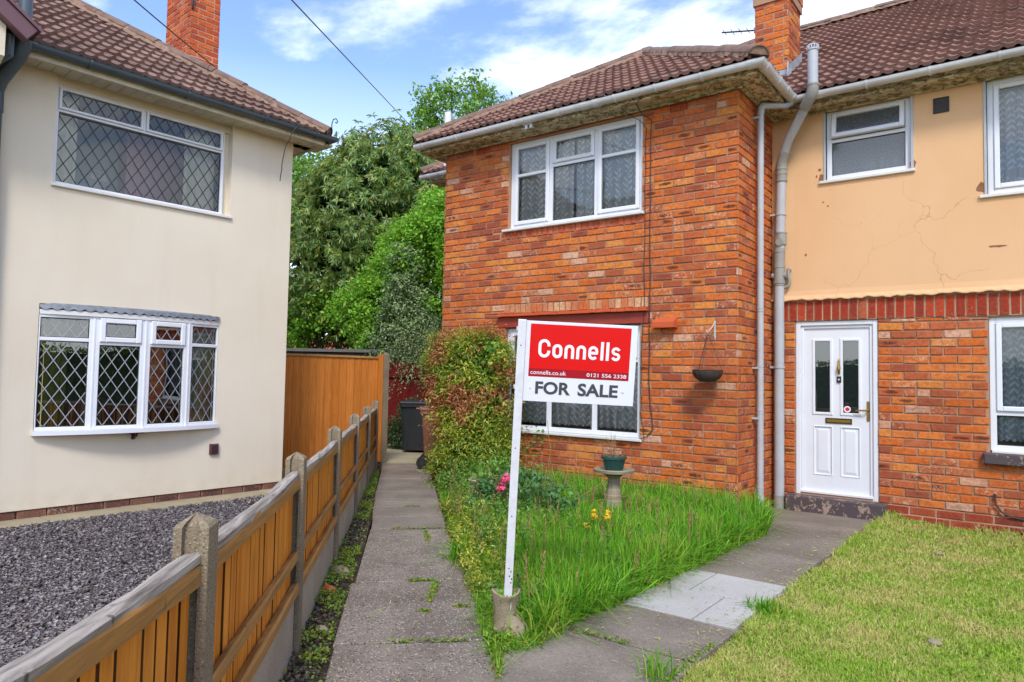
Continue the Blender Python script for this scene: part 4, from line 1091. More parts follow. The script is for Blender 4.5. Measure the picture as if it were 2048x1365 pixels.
# roofs: slope ratio
SR = 0.65
def up(dx, dy): return Vector((dx, dy, SR))
EZ = 4.615
mat = M['roof_r']
ax, ay = -4.56, YA - 0.34 + 2.38                     # wing apex
az = EZ + SR * 2.38
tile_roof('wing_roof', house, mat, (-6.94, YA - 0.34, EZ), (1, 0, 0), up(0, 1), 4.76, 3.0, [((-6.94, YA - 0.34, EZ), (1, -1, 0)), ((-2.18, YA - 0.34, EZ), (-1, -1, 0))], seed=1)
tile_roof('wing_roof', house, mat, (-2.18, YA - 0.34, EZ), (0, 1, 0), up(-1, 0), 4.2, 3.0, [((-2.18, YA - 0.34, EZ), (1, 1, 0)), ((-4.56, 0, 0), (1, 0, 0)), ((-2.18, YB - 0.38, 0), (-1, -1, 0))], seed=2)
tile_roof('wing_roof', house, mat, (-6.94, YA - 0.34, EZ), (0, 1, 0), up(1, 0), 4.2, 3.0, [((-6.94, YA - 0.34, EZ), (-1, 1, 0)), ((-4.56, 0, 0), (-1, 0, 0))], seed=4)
ridge(house, (-6.95, YA - 0.35, EZ + 0.04), (ax, ay, az + 0.05))
ridge(house, (ax, ay, az + 0.05), (-2.17, YA - 0.35, EZ + 0.04))
ridge(house, (ax, ay, az + 0.05), (ax, 10.6, az + 0.05))
ye = YB - 0.38; yr = 12.2; zr = EZ + SR * (yr - ye)
tile_roof('main_roof', house, mat, (-7.95, ye, EZ), (1, 0, 0), up(0, 1), RW + 8.3, 5.2, [((-7.95, ye, EZ), (1, -1, 0)), ((0, yr, 0), (0, -1, 0))], seed=6)
mb = MB(); hx = -7.95 + (yr - ye)
mb.face([(-7.95, ye, EZ - 0.02), (hx, yr, zr - 0.03), (-7.95, 2 * yr - ye, EZ - 0.02)])
mb.face([(hx, yr, zr - 0.03), (RW + 0.3, yr, zr - 0.03), (RW + 0.3, 2 * yr - ye, EZ - 0.02), (-7.95, 2 * yr - ye, EZ - 0.02)])
mb.face([(RW + 0.3, ye, EZ - 0.03), (RW + 0.3, 2 * yr - ye, EZ - 0.02), (RW + 0.3, yr, zr - 0.03)])
mb.build('rear_roof', M['ridge'], house)
ridge(house, (-7.95, ye, EZ + 0.04), (hx, yr, zr + 0.05))
ridge(house, (hx, yr, zr + 0.05), (RW + 0.3, yr, zr + 0.05))
# chimney over the valley
def chimney(parent, x0, x1, y0, y1, z0, z1, mat='brick_chim', corbel=True, mort='mortar_pale'):
    mb = MB()
    for F, a, b, par in ((FR((0, y0, 0), (1, 0, 0), (0, -1, 0)), x0, x1, 0), (FR((x1, 0, 0), (0, 1, 0), (1, 0, 0)), y0, y1, 1), (FR((x0, 0, 0), (0, -1, 0), (-1, 0, 0)), -y1, -y0, 1), (FR((0, y1, 0), (-1, 0, 0), (0, 1, 0)), -x1, -x0, 0)):
        bricks(mb, F, a, b, z0, z1, [], anchor=a, par=par, gap=0.012)
        mb.face([F.p(a + 0.006, z0, -0.006), F.p(b - 0.006, z0, -0.006), F.p(b - 0.006, z1, -0.006), F.p(a + 0.006, z1, -0.006)], mi=1)
        if corbel: bricks(mb, F, a - 0.03, b + 0.03, z1, z1 + 0.26, [], anchor=a, par=par + 1, gap=0.012, w=0.03)
    mb.box(FR((0, 0, 0), (1, 0, 0), (0, 0, 1), (0, 1, 0)), x0 - (0.02 if corbel else -0.02), x1 + (0.02 if corbel else -0.02), y0 - (0.02 if corbel else -0.02), y1 + (0.02 if corbel else -0.02), z1 - 0.1, z1 + (0.24 if corbel else 0.0), 1)
    return mb.build('chimney', [M[mat], M[mort]], parent)
ch = chimney(house, -2.905, -2.475, 9.08, 9.62, 5.0, 6.38, 'brick', True, 'mortar')
# stepped lead flashing at its foot
mb = MB()
Fx = FR((-2.475, 0, 0), (0, 1, 0), (1, 0, 0)); zz0 = EZ + SR * (9.08 - ye)
for k in range(6):
    y = 9.05 + k * 0.1; z = zz0 + SR * (k * 0.1 - 0.03)
    mb.poly([Fx.p(y, z, 0.012), Fx.p(y + 0.12, z + 0.06, 0.012), Fx.p(y + 0.12, z + 0.22, 0.009), Fx.p(y + 0.02, z + 0.17, 0.009), Fx.p(y, z, 0.07), Fx.p(y + 0.12, z + 0.065, 0.075)], [(0, 1, 2, 3), (0, 1, 5, 4)])
Fy = FR((0, 9.08, 0), (1, 0, 0), (0, -1, 0))
mb.box(Fy, -2.92, -2.44, zz0 - 0.05, zz0 + 0.09, 0.004, 0.014); mb.box(Fy, -2.95, -2.38, zz0 - 0.10, zz0 - 0.05, 0.0, 0.10)
mb.box(Fx, 9.0, 9.04, zz0 - 0.05, zz0 + 0.16, 0.0, 0.018)
mb.build('lead_flashing', M['flashing'], ch)
mb = MB()
mb.tube([(-3.10, 9.0, 5.0), (-3.10, 9.0, 5.66)], 0.014, 8); mb.build('roof_pole', M['pipe_grey'], house)

# rainwater pipe on the return wall
def socket(mb, p, r, h=0.045): mb.tube([Vector(p) - Vector((0, 0, h / 2)), Vector(p) + Vector((0, 0, h / 2))], r, 14)
px, py = -2.43, 7.80
mb = MB(); mb.tube([(px, py, 0.10), (px, py, 4.36)], 0.0345, 16)
rp = smooth_by_angle(mb.build('downpipe', M['pipe_grey'], house))
mb = MB()
mb.tube([(px, py, 4.33), (px, py, 4.41), (px + 0.012, py + 0.02, 4.44), (px + 0.11, py + 0.12, 4.455), (px + 0.21, py + 0.24, 4.47), (px + 0.245, py + 0.27, 4.50), (px + 0.25, py + 0.275, 4.54)], [0.04, 0.04, 0.04, 0.034, 0.034, 0.038, 0.034], 16)
mb.tube([(px, py, 0.12), (px, py, 0.06), (px + 0.01, py - 0.02, 0.03), (px + 0.03, py - 0.055, 0.012)], [0.04, 0.04, 0.039, 0.036], 16)
for z in (0.18, 0.21, 1.02, 1.05, 1.53, 2.14, 2.17, 4.355): socket(mb, (px, py, z), 0.039, 0.018)
build_split(mb, 'pipe_bend', M['pipe_grey'], rp)
mb = MB()
for z in (0.95, 1.50, 4.28): mb.box(FR((XC, 0, 0), (0, 1, 0), (1, 0, 0)), py - 0.07, py + 0.05, z, z + 0.02, 0, 0.06)
build_split(mb, 'pipe_clip', M['pipe_grey'], rp)
# soil and vent pipe
bx, by = -2.40, YB - 0.085
mb = MB(); mb.tube([(bx, by, -0.05), (bx, by, 2.5)], 0.055, 20); mb.tube([(bx + 0.005, by, 2.88), (bx + 0.025, by, 3.72)], 0.055, 20)
mb.tube([(-2.35, by - 0.03, 3.98), (-2.27, by - 0.1, 4.15), (-1.98, by - 0.33, 4.50)], 0.052, 20)
mb.tube([(-1.93, YB - 0.47, 4.60), (-1.93, YB - 0.47, 5.03)], 0.055, 20)
sp = smooth_by_angle(mb.build('soil_pipe', M['pipe_grey'], house))
mb = MB()
mb.tube([(bx, by, 2.48), (bx + 0.003, by, 2.92)], 0.061, 20); socket(mb, (bx, by, 2.52), 0.068, 0.03); socket(mb, (bx, by, 2.70), 0.067, 0.02); socket(mb, (bx, by, 2.88), 0.067, 0.02); socket(mb, (bx + 0.02, by, 3.03), 0.062, 0.14); socket(mb, (bx + 0.02, by, 3.10), 0.067, 0.015)
mb.tube([(bx + 0.02, by - 0.05, 2.985), (bx + 0.02, by - 0.072, 2.985)], 0.043, 18)
mb.tube([(bx + 0.025, by, 3.70), (bx + 0.028, by, 3.90), (bx + 0.045, by - 0.02, 3.97), (-2.31, by - 0.05, 4.05)], 0.061, 20)
for z in (3.72, 3.80, 3.86): socket(mb, (bx + 0.026, by, z), 0.066, 0.022)
mb.tube([(-2.04, by - 0.29, 4.43), (-1.965, by - 0.355, 4.51), (-1.93, YB - 0.47, 4.57), (-1.93, YB - 0.47, 4.64)], 0.061, 20)
socket(mb, (-1.93, YB - 0.47, 4.63), 0.067, 0.02)
mb.tube([(bx, by, 0.06), (bx, by, -0.1)], 0.062, 20)
mb.tube([(bx, by, 2.60), (bx + 0.085, by, 2.60)], [0.04, 0.036], 14); mb.tube([(bx - 0.08, by, 2.60), (bx, by, 2.60)], 0.036, 14)
build_split(mb, 'pipe_fitting', M['pipe_socket'], sp)
mb = MB()
mb.tube([(-2.30, YB - 0.02, 2.665), (-2.30, YB - 0.07, 2.665)], 0.022, 12); mb.tube([(-2.30, YB - 0.07, 2.675), (-2.30, YB - 0.07, 2.60), (-2.285, YB - 0.07, 2.52), (-2.30, YB - 0.07, 2.475), (-2.36, YB - 0.075, 2.458)], 0.019, 12)
smooth_by_angle(mb.build('waste_pipe', M['pipe_socket'], sp))
mb = MB(); r_ = 0.058; cx, cy = -1.93, YB - 0.47
for k in range(12):
    a = 6.283 * k / 12; mb.tube([(cx + r_ * math.cos(a), cy + r_ * math.sin(a), 5.03), (cx + r_ * math.cos(a), cy + r_ * math.sin(a), 5.065), (cx + 0.03 * math.cos(a), cy + 0.03 * math.sin(a), 5.085)], 0.009, 6)
mb.tube([(cx, cy, 5.015), (cx, cy, 5.035)], 0.063, 20); mb.lathe((cx, cy, 5.075), [(0.045, 0), (0.04, 0.012), (0.0, 0.018)], 16)
mb.build('vent_cowl', M['pipe_grey'], sp)
for z in (1.53, 3.32):
    mb = MB(); zc = z
    mb.tube([(bx + (0.018 if z > 2.5 else 0), by, zc - 0.012), (bx + (0.018 if z > 2.5 else 0), by, zc + 0.012)], 0.063, 20); mb.box(FR((0, by, 0), (1, 0, 0), (0, -1, 0)), XC, bx, zc - 0.012, zc + 0.012, -0.015, 0.03)
    mb.build('pipe_clamp', M['pipe_grey'], sp)
# white stub of a vent on the hidden far eave
mb = MB(); mb.tube([(-8.4, 10.8, 4.6), (-8.4, 10.8, 5.6)], 0.055, 14)
mb = None

# low outlet and cable at the foot of the right-hand wall
mb = MB(); mb.tube([FB.p(-0.352, 0.285, 0.0), FB.p(-0.352, 0.285, 0.03)], 0.014, 10)
mb.tube([FB.p(-0.352, 0.28, 0.02), FB.p(-0.345, 0.2, 0.03), FB.p(-0.30, 0.13, 0.03), FB.p(-0.22, 0.09, 0.025), FB.p(-0.1, 0.075, 0.02), FB.p(0.1, 0.07, 0.02)], 0.009, 8)
mb.box(FB, -0.12, -0.04, -0.08, 0.03, 0.0, 0.014)
mb.build('outside_tap_hose', M['cable'], house)
# ================================================================== the cream rendered house on the left
an_ = -7.22134105e-02
Ln = Vector((math.cos(an_), math.sin(an_), 0)); Lt = Vector((-math.sin(an_), math.cos(an_), 0))
LO = Ln * -7.66007
FL = FR(LO, Lt, Ln)
TC = 4.644
FE = FR(FL.p(TC, 0, 0), -Ln, Lt)            # end wall, turning away from the camera
cream = empty('rendered_house', tuple(FL.p(TC, 0, 0)), label='cream rendered house with leaded windows, bow window and brown tiled hip roof', cat='house')
hL = [(2.105, 3.87, 3.105, 4.2), (2.05, 3.79, 0.735, 1.975)]
mb = MB(); plane_holes(mb, FL, -3.0, TC, 0.055, 4.2, hL, depth=0.12)
plane_holes(mb, FE, 0, 8.0, 0.055, 4.2, [], reveal=False)
mb.face([FL.p(TC, 0.055, 0), FE.p(8, 0.055, 0), FE.p(8, 0.055, -0.03), FL.p(TC, 0.055, -0.03)])
mb.face([FL.p(-3, 0.055, 0), FL.p(TC, 0.055, 0), FL.p(TC, 0.055, -0.03), FL.p(-3, 0.055, -0.03)])
mb.face([FE.p(8, -0.3, 0), FE.p(8, -0.3, -7.7), FE.p(8, 4.2, -7.7), FE.p(8, 4.2, 0)])
mb.face([FL.p(-3, -0.3, 0), FL.p(-3, -0.3, -8), FL.p(-3, 4.2, -8), FL.p(-3, 4.2, 0)])
# infill above the upstairs window, inside the recess
mb.box(FL, 2.105, 3.87, 4.10, 4.2, -0.12, -0.055)
mb.build('rendered_wall', M['render_cream'], cream)
mb = MB()
bricks(mb, FL, -3, TC - 0.012, -0.12, 0.053, [], anchor=TC, par=1, w=-0.012)
bricks(mb, FE, 0.012, 8, -0.12, 0.053, [], anchor=0, par=0, w=-0.012)
plane_holes(mb, FL, -3, TC - 0.02, -0.3, 0.054, [], w=-0.022, mi=1, reveal=False); plane_holes(mb, FE, 0.02, 8, -0.3, 0.054, [], w=-0.022, mi=1, reveal=False)
mb.build('brick_plinth', [M['brick_dirty'], M['soil']], cream)
# upstairs leaded window
lw = window(cream, FL, 2.108, 3.80, 3.845, 4.10, [(2.135, 2.915, [(3.868, 4.085, 'sash')]), (2.94, 3.775, [(3.868, 4.085, 'sash')])], w=-0.045, th=0.02, sth=0.026, lead=(0.115, 0.17, 'lead'), sill=False, label='upstairs window with diamond leads and two top vents')
# big lower light added to the same window
mb = MB(); mb.face([FL.p(2.145, 3.165, -0.078), FL.p(3.765, 3.165, -0.078), FL.p(3.765, 3.835, -0.078), FL.p(2.145, 3.835, -0.078)]); mb.build('pane', M['glass'], lw)
mb = MB(); mb.box(FL, 2.108, 2.143, 3.135, 3.845, -0.105, -0.045, 0, 0.004); mb.box(FL, 3.767, 3.80, 3.135, 3.845, -0.105, -0.045, 0, 0.004); mb.box(FL, 2.143, 3.767, 3.135, 3.165, -0.105, -0.045, 0, 0.004); mb.build('lower_frame', M['upvc'], lw)
mb = MB(); lattice(mb, FL, 2.145, 3.765, 3.165, 3.835, -0.075, 0.125, 0.19, 0.009); ring(mb, FL, 2.143, 3.767, 3.165, 3.837, 0.007, -0.078, -0.068, 0); mb.build('lead_lattice', M['lead'], lw)
mb = MB(); mb.box(FL, 3.80, 3.87, 3.135, 4.10, -0.12, -0.09); mb.build('reveal', M['render_cream'], lw)
mb = MB(); mb.box(FL, 2.09, 3.885, 3.10, 3.133, -0.12, 0.03, 0, 0.006); mb.build('sill', M['upvc_dull'], lw)
# room behind: grey wall, mauve chimney breast
room(cream, FL, 2.11, 3.8, 3.13, 4.1, d0=0.14, d1=1.0, mats=M['room_grey'])
mb = MB(); mb.box(FL, 3.02, 3.95, 2.85, 4.15, -0.98, -0.75); mb.build('chimney_breast', M['room_pink'], cream)
curtain(FL, 2.14, 2.36, 3.15, 4.07, -0.22, M['curtain_cream'], 'cream curtain drawn back at the left of the upstairs leaded window', 'curtains of the upstairs leaded window', wave=0.07, name='curtain', seed=3)
curtain(FL, 3.42, 3.76, 3.15, 4.07, -0.22, M['curtain_cream'], 'cream curtain drawn back at the right of the upstairs leaded window', 'curtains of the upstairs leaded window', wave=0.09, name='curtain', seed=8)
mb = MB(); mb.box(FL, 2.0, 3.9, 3.08, 3.13, -0.38, -0.12); mb.build('window_board', M['upvc_dull'], lw)
fc = FL.p(2.58, 3.30, -0.25)
fan = empty('desk_fan', tuple(FL.p(2.58, 3.13, -0.25)), label='small chrome desk fan on the upstairs window board', cat='fan')
mb = MB()
Ff = FR(fc, Lt, Ln)
for rr in (0.10, 0.075, 0.045):
    mb.tube([Ff.p(rr * math.cos(a), rr * math.sin(a), 0.02 if rr < 0.09 else 0) for a in [6.2832 * k / 22 for k in range(23)]], 0.0028, 5)
for k in range(12):
    a = 6.283 * k / 12; mb.tube([Ff.p(0.015 * math.cos(a), 0.015 * math.sin(a), 0.025), Ff.p(0.10 * math.cos(a), 0.10 * math.sin(a), 0.0)], 0.0015, 4)
mb.build('grille', M['white_metal'], fan)
mb = MB()
for k in range(3):
    a0 = 2.09 * k; mb.face([Ff.p(0, 0, -0.01)] + [Ff.p(0.085 * math.cos(a0 + q), 0.085 * math.sin(a0 + q), -0.01 + 0.02 * q) for q in (0, 0.3, 0.6, 0.9)])
mb.build('blade', M['upvc_dull'], fan)
mb = MB(); mb.tube([Ff.p(0, -0.10, 0), Ff.p(0, -0.16, 0)], 0.008, 8); mb.tube([Ff.p(0, -0.16, 0), Ff.p(0, -0.17, 0)], 0.06, 16); mb.build('stand', M['white_metal'], fan)
mb = MB(); mb.lathe(FL.p(2.93, 3.13, -0.2), [(0.022, 0), (0.024, 0.06), (0.010, 0.09), (0.010, 0.13), (0, 0.13)], 12)
tag(mb.build('spray_bottle', M['petal_pink'], None, True), 'small pink bottle on the upstairs leaded window board', 'bottle')

# bow window
bp = [(2.055, 0.0), (2.50, 0.095), (2.965, 0.135), (3.42, 0.095), (3.79, 0.0)]
BV0, BV1 = 0.775, 1.875
bow = empty('bow_window', tuple(FL.p(2.9, 0.75, 0)))
bow.parent = cream; bow.matrix_parent_inverse = world_of(cream).inverted()
fm = MB(); gm = MB(); lm = MB(); gk = MB()
cfgs = [('plain', 1.625), ('vent', 1.60), ('vent', 1.60), ('plain', 1.625)]
sash_m = MB()
for k in range(4):
    a = FL.p(bp[k][0], 0, bp[k][1]); b = FL.p(bp[k + 1][0], 0, bp[k + 1][1]); U = (b - a); wdt = U.length; U.normalize(); W = Vector((U.y, -U.x, 0))
    if W.dot(Ln) < 0: W = -W
    G = FR(a, U, W); kind, tz = cfgs[k]
    l, r_ = (0.012 if k == 0 else 0.045), (wdt - 0.012 if k == 3 else wdt - 0.045)
    if k in (1, 2): l, r_ = 0.05, wdt - 0.05
    if k == 3: l = 0.045
    for (x0, x1) in ((0.0, l), (r_, wdt)): fm.box(G, x0, x1, BV0, BV1, -0.06, 0, 0, 0.004)
    fm.box(G, l, r_, BV0, BV0 + 0.035, -0.06, -0.001, 0, 0.004); fm.box(G, l, r_, BV1 - 0.03, BV1, -0.06, -0.001, 0, 0.004); fm.box(G, l, r_, tz, tz + 0.035, -0.06, -0.002, 0, 0.004)
    def lite(x0, x1, y0, y1, ww, dst=True):
        gm.face([G.p(x0, y0, ww), G.p(x1, y0, ww), G.p(x1, y1, ww), G.p(x0, y1, ww)])
        lattice(lm, G, x0, x1, y0, y1, ww + 0.003, 0.118, 0.18, 0.0075); ring(gk, G, x0, x1, y0, y1, 0.007, ww, ww + 0.008, 0)
    lite(l, r_, BV0 + 0.035, tz, -0.035)
    if kind == 'vent':
        ring(sash_m, G, l - 0.004, r_ + 0.004, tz + 0.03, BV1 - 0.008, 0.05, -0.03, 0.02, 0.008)
        lite(l + 0.046, r_ - 0.046, tz + 0.08, BV1 - 0.058, -0.01)
    else: lite(l, r_, tz + 0.035, BV1 - 0.03, -0.035)
for k in (1, 2, 3): fm.tube([FL.p(bp[k][0], BV0, bp[k][1] - 0.012), FL.p(bp[k][0], BV1, bp[k][1] - 0.012)], 0.018, 10)
bowf = fm.build('window_frame', M['upvc'], bow)
gm.build('pane', M['glass_dark'], bow); lm.build('lead_lattice', M['lead_pale'], bow); gk.build('glazing_gasket', M['rubber'], bow); sash_m.build('sash', M['upvc'], bow)
def arc_slab(mb, z0, z1, ext, back=-0.1, mi=0, e2=None):
    e2 = ext if e2 is None else e2
    n = 24; f0 = []; 
    for i in range(n + 1):
        t_ = i / n; u = 2.055 + 1.735 * t_; s = 0.138 * (1 - (2 * t_ - 1) ** 2)
        f0.append((u + (-0.02 + 0.04 * t_) * (1 if ext > 0.02 else 0), s))
    vs = [FL.p(u, z0, s + ext) for u, s in f0] + [FL.p(u, z1, s + e2) for u, s in f0] + [FL.p(u, z0, back) for u, s in f0] + [FL.p(u, z1, back) for u, s in f0]
    m = n + 1; fs = []
    for i in range(n): fs += [(i, i + 1, m + i + 1, m + i), (m + i, m + i + 1, 3 * m + i + 1, 3 * m + i), (i, 2 * m + i, 2 * m + i + 1, i + 1)]
    fs += [(0, m, 3 * m, 2 * m), (n, 2 * m + n, 3 * m + n, m + n)]
    mb.poly(vs, fs, mi)
mb = MB(); arc_slab(mb, 0.735, 0.775, 0.045); smooth_by_angle(mb.build('sill', M['upvc'], bow))
mb = MB(); arc_slab(mb, 1.875, 1.92, 0.008); mb.build('head', M['upvc_dull'], bow)
mb = MB(); arc_slab(mb, 1.958, 1.985, 0.0, e2=-0.03, back=-0.1)
n = 150                                                    # scalloped lead skirt
top = []; bot = []
for i in range(n + 1):
    t_ = i / n; u = 2.05 + 1.745 * t_; s = 0.138 * (1 - (2 * t_ - 1) ** 2) + 0.012
    top.append(FL.p(u, 1.968, s)); bot.append(FL.p(u, 1.925 - 0.018 * abs(math.sin(t_ * math.pi * 20)) + 0.012, s + 0.008))
mb.poly(top + bot, [(i, i + 1, n + 2 + i, n + 1 + i) for i in range(n)])
mb.build('lead_skirt', M['lead_sheet'], bow)
mb = MB(); mb.tube([FL.p(2.93, 0.735, 0.11), FL.p(2.93, 0.70, 0.09), FL.p(2.93, 0.66, 0.0)], 0.012, 6); mb.box(FL, 2.86, 2.99, 0.722, 0.734, 0, 0.13); mb.box(FL, 2.915, 2.945, 0.655, 0.73, 0.0, 0.02)
mb.build('support_bracket', m_plain('rusty_iron', '5e3326', 0.9, 0, 0.5, 30, 0, '2c1c18'), bow)
room(cream, FL, 2.05, 3.79, 0.74, 1.97, d0=0.125, d1=1.6)
curtain(FL, 2.10, 2.31, 0.80, 1.85, -0.04, M['curtain_gold'], 'gold vertical blind bunched at the left of the bow window', wave=0.045, amp=0.02, name='vertical_blind', seed=4)
curtain(FL, 3.52, 3.74, 0.80, 1.85, -0.05, M['curtain_cream'], 'cream curtain bunched at the right of the bow window', wave=0.08, name='curtain', seed=5)
# small brown vent on the wall
mb = MB(); mb.box(FL, 3.735, 3.83, 0.44, 0.555, 0, 0.035, 0, 0.008)
for k in range(4): mb.box(FL, 3.745, 3.82, 0.455 + 0.024 * k, 0.467 + 0.024 * k, 0.035, 0.042)
mb.build('wall_vent', m_plain('brown_vent_plastic', '4e2f33', 0.5), cream)
# eaves: soffit boards, fascia, gutter
mb = MB()
u = -3.0
while u < TC + 0.28:
    mb.box(FL, u + 0.003, u + 0.117, 4.188, 4.205, -0.12, 0.262, 0, 0.003); u += 0.12
sof = mb.build('soffit', M['soffit_white'], cream)
mb = MB(); mb.box(FL, -3.0, TC + 0.28, 4.165, 4.30, 0.262, 0.285, 0, 0.004); mb.box(FE, -0.285, 8, 4.165, 4.30, 0.255, 0.28, 0, 0.004); mb.box(FE, 0.0, 8, 4.188, 4.203, 0.0, 0.255)
mb.build('fascia', M['soffit_white'], cream)
g0 = FL.p(-3.0, 4.275, 0.345); g1 = FL.p(TC + 0.335, 4.262, 0.345); g2 = g1 - Ln * 7
# travel so that 'out' (right of travel) faces +Ln : direction +Lt has right = (y,-x)
gutter(cream, [g0, g1, g2], M['pipe_dark'], 0.055, brackets=[(0, f) for f in (0.18, 0.3, 0.42, 0.54, 0.66, 0.775, 0.885, 0.97)] + [(1, 0.1)], joints=[(0, 0.6)])
rt = M['roof_l']; ez = 4.305
e0 = FL.p(-3.0, ez, 0.30); ec = FL.p(TC + 0.30, ez, 0.30)
SL = 0.67
# clip: keep points where distance along -Lt from the corner is at least the distance in from the eave
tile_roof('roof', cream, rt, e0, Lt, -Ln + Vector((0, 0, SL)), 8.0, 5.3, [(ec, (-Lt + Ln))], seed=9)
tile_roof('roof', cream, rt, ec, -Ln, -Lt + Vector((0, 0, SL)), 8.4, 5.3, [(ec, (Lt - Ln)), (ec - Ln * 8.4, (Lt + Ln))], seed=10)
apx = ec - Lt * 4.2 - Ln * 4.2 + Vector((0, 0, SL * 4.2))
mb = MB(); mb.face([apx - Vector((0, 0, .03)), apx - Lt * 4 - Vector((0, 0, .03)), ec - Ln * 8.4 - Lt * 8, ec - Ln * 8.4]); mb.build('rear_roof', M['ridge'], cream)
ridge(cream, ec + Vector((0, 0, 0.035)), apx + Vector((0, 0, 0.05)), r=0.12)
ridge(cream, apx + Vector((0, 0, 0.05)), apx - Lt * 4 + Vector((0, 0, 0.05)), r=0.12)
hk = ec + Vector((0, 0, 0.06))
mb = MB(); c = hk + Lt * 0.03 + Ln * 0.02
mb.tube([c, c + Vector((0, 0, 0.09)), c + Lt * 0.02 + Vector((0, 0, 0.15)), c + Lt * 0.06 + Vector((0, 0, 0.17)), c + Lt * 0.085 + Vector((0, 0, 0.14)), c + Lt * 0.07 + Vector((0, 0, 0.115)), c + Lt * 0.05 + Vector((0, 0, 0.125))], 0.007, 6)
mb.build('hip_iron', M['cable'], cream)
# chimney behind the hip
co = -3.55
p_ = FL.p(4.85, 0, co)
def chimney_l():
    mb = MB(); a, b = 4.64, 5.10; o1, o0 = -3.0, -3.87
    Fs = [(FL, a, b, o1), (FR(FL.p(a, 0, 0), -Ln, -Lt), -o1, -o0, 0.0), (FR(FL.p(b, 0, 0), Ln, Lt), o0, o1, 0.0)]
    for (F, x, y, off), par in zip(Fs, (0, 1, 1)):
        G = FR(F.p(0, 0, off), F.U, F.W)
        bricks(mb, G, x, y, 5.4, 8.2, [], anchor=x, par=par, gap=0.013)
        mb.face([G.p(x + 0.008, 5.4, -0.007), G.p(y - 0.008, 5.4, -0.007), G.p(y - 0.008, 8.2, -0.007), G.p(x + 0.008, 8.2, -0.007)], mi=1)
        bricks(mb, G, x - 0.03, y + 0.03, 8.2, 8.46, [], anchor=x, par=par, w=0.03)
    mb.face([FL.p(a, 5.4, o0), FL.p(b, 5.4, o0), FL.p(b, 8.3, o0), FL.p(a, 8.3, o0)], mi=1); mb.face([FL.p(a, 8.3, o0), FL.p(b, 8.3, o0), FL.p(b, 8.3, o1), FL.p(a, 8.3, o1)], mi=1)
    return mb.build('chimney', [M['brick_chim'], M['mortar_pale']], cream)
chl = chimney_l()
mb = MB(); mb.tube([FL.p(4.655, 6.9, -2.99), FL.p(4.655, 6.95, -2.97), FL.p(4.655, 7.9, -2.97)], 0.016, 6); mb.build('aerial_bracket', M['dark_metal'], chl)
# gabled porch bay at the left edge: cream wall, maroon bargeboard, dark soil pipe
FG = FR(FL.p(0, 0, 0.62), Lt, Ln)
M['maroon'] = m_plain('maroon_bargeboard', '6d4a52', 0.5, 0, 0.2, 7)
mb = MB(); P = FG.p
mb.poly([P(-1.2, 3.98, 0), P(1.54, 3.98, 0), P(1.54, 4.24, 0), P(0.15, 5.28, 0), P(-1.2, 4.24, 0), P(-1.2, 3.8, -0.62), P(1.54, 3.8, -0.62), P(1.54, 4.24, -0.62), P(0.15, 5.28, -2.2), P(-1.2, 4.24, -0.62)],
        [(0, 1, 2, 3, 4), (1, 6, 7, 2), (0, 4, 9, 5), (2, 7, 8, 3), (3, 8, 9, 4), (0, 5, 6, 1)])
mb.build('gable_wall', M['render_cream'], cream)
mb = MB()
a, b = P(1.69, 4.17, 0), P(0.15, 5.32, 0); dd = (b - a).normalized(); Vn = dd.cross(Ln).normalized(); Vn = Vn if Vn.z > 0 else -Vn
G = FR(a, dd, Ln, Vn); mb.box(G, 0, (b - a).length, -0.03, 0.10, -0.02, 0.09, 0, 0.004); mb.box(G, -0.02, (b - a).length, 0.10, 0.125, -0.9, 0.11)
mb.build('bargeboard', M['maroon'], cream)
mb = MB(); sx, so = 1.712, 0.44
mb.tube([FL.p(sx, 4.24, so), FL.p(sx, 5.4, so)], 0.055, 16); mb.tube([FL.p(sx - 0.10, 3.7, 0.07), FL.p(sx - 0.10, 0.0, 0.07)], 0.055, 14)
sv = smooth_by_angle(mb.build('soil_pipe', M['pipe_dark'], cream))
mb = MB(); mb.tube([FL.p(sx, 4.28, so), FL.p(sx, 4.18, so), FL.p(sx - 0.02, 4.10, so - 0.05), FL.p(sx - 0.09, 3.93, 0.14), FL.p(sx - 0.10, 3.86, 0.07), FL.p(sx - 0.10, 3.66, 0.07)], 0.063, 16)
mb.tube([FL.p(sx, 4.26, so), FL.p(sx, 4.29, so)], 0.07, 16); mb.tube([FL.p(1.60, 4.22, 0.5), FL.p(1.60, 4.05, 0.5), FL.p(1.54, 4.0, 0.42), FL.p(1.50, 3.95, 0.1)], 0.035, 10)
build_split(mb, 'pipe_fitting', M['pipe_dark'], sv)
# dangling cable on the corner
mb = MB()
def wob(pts, k=6, a=0.006, seed=0):
    rg = random.Random(seed); o = []
    for i in range(len(pts) - 1):
        for j in range(k): o.append(Vector(pts[i]).lerp(Vector(pts[i + 1]), j / k) + Vector((rg.uniform(-a, a),) * 3) * (1 if i + j else 0))
    return o + [Vector(pts[-1])]
mb.tube(wob([FL.p(4.45, 4.36, 0.33), FL.p(4.47, 4.30, 0.42), FL.p(4.40, 4.18, 0.38), FL.p(4.36, 4.0, 0.3), FL.p(4.33, 3.6, 0.26)], seed=2), 0.006, 6)
mb.tube(wob([FL.p(4.40, 4.2, 0.37), FL.p(4.52, 4.17, 0.36), FL.p(4.62, 4.21, 0.36), FL.p(4.7, 4.23, 0.33)], seed=3), 0.004, 6)
tag(mb.build('loose_cable', M['cable'], None), 'loose dark cable dangling from the gutter corner of the cream house', 'cable')
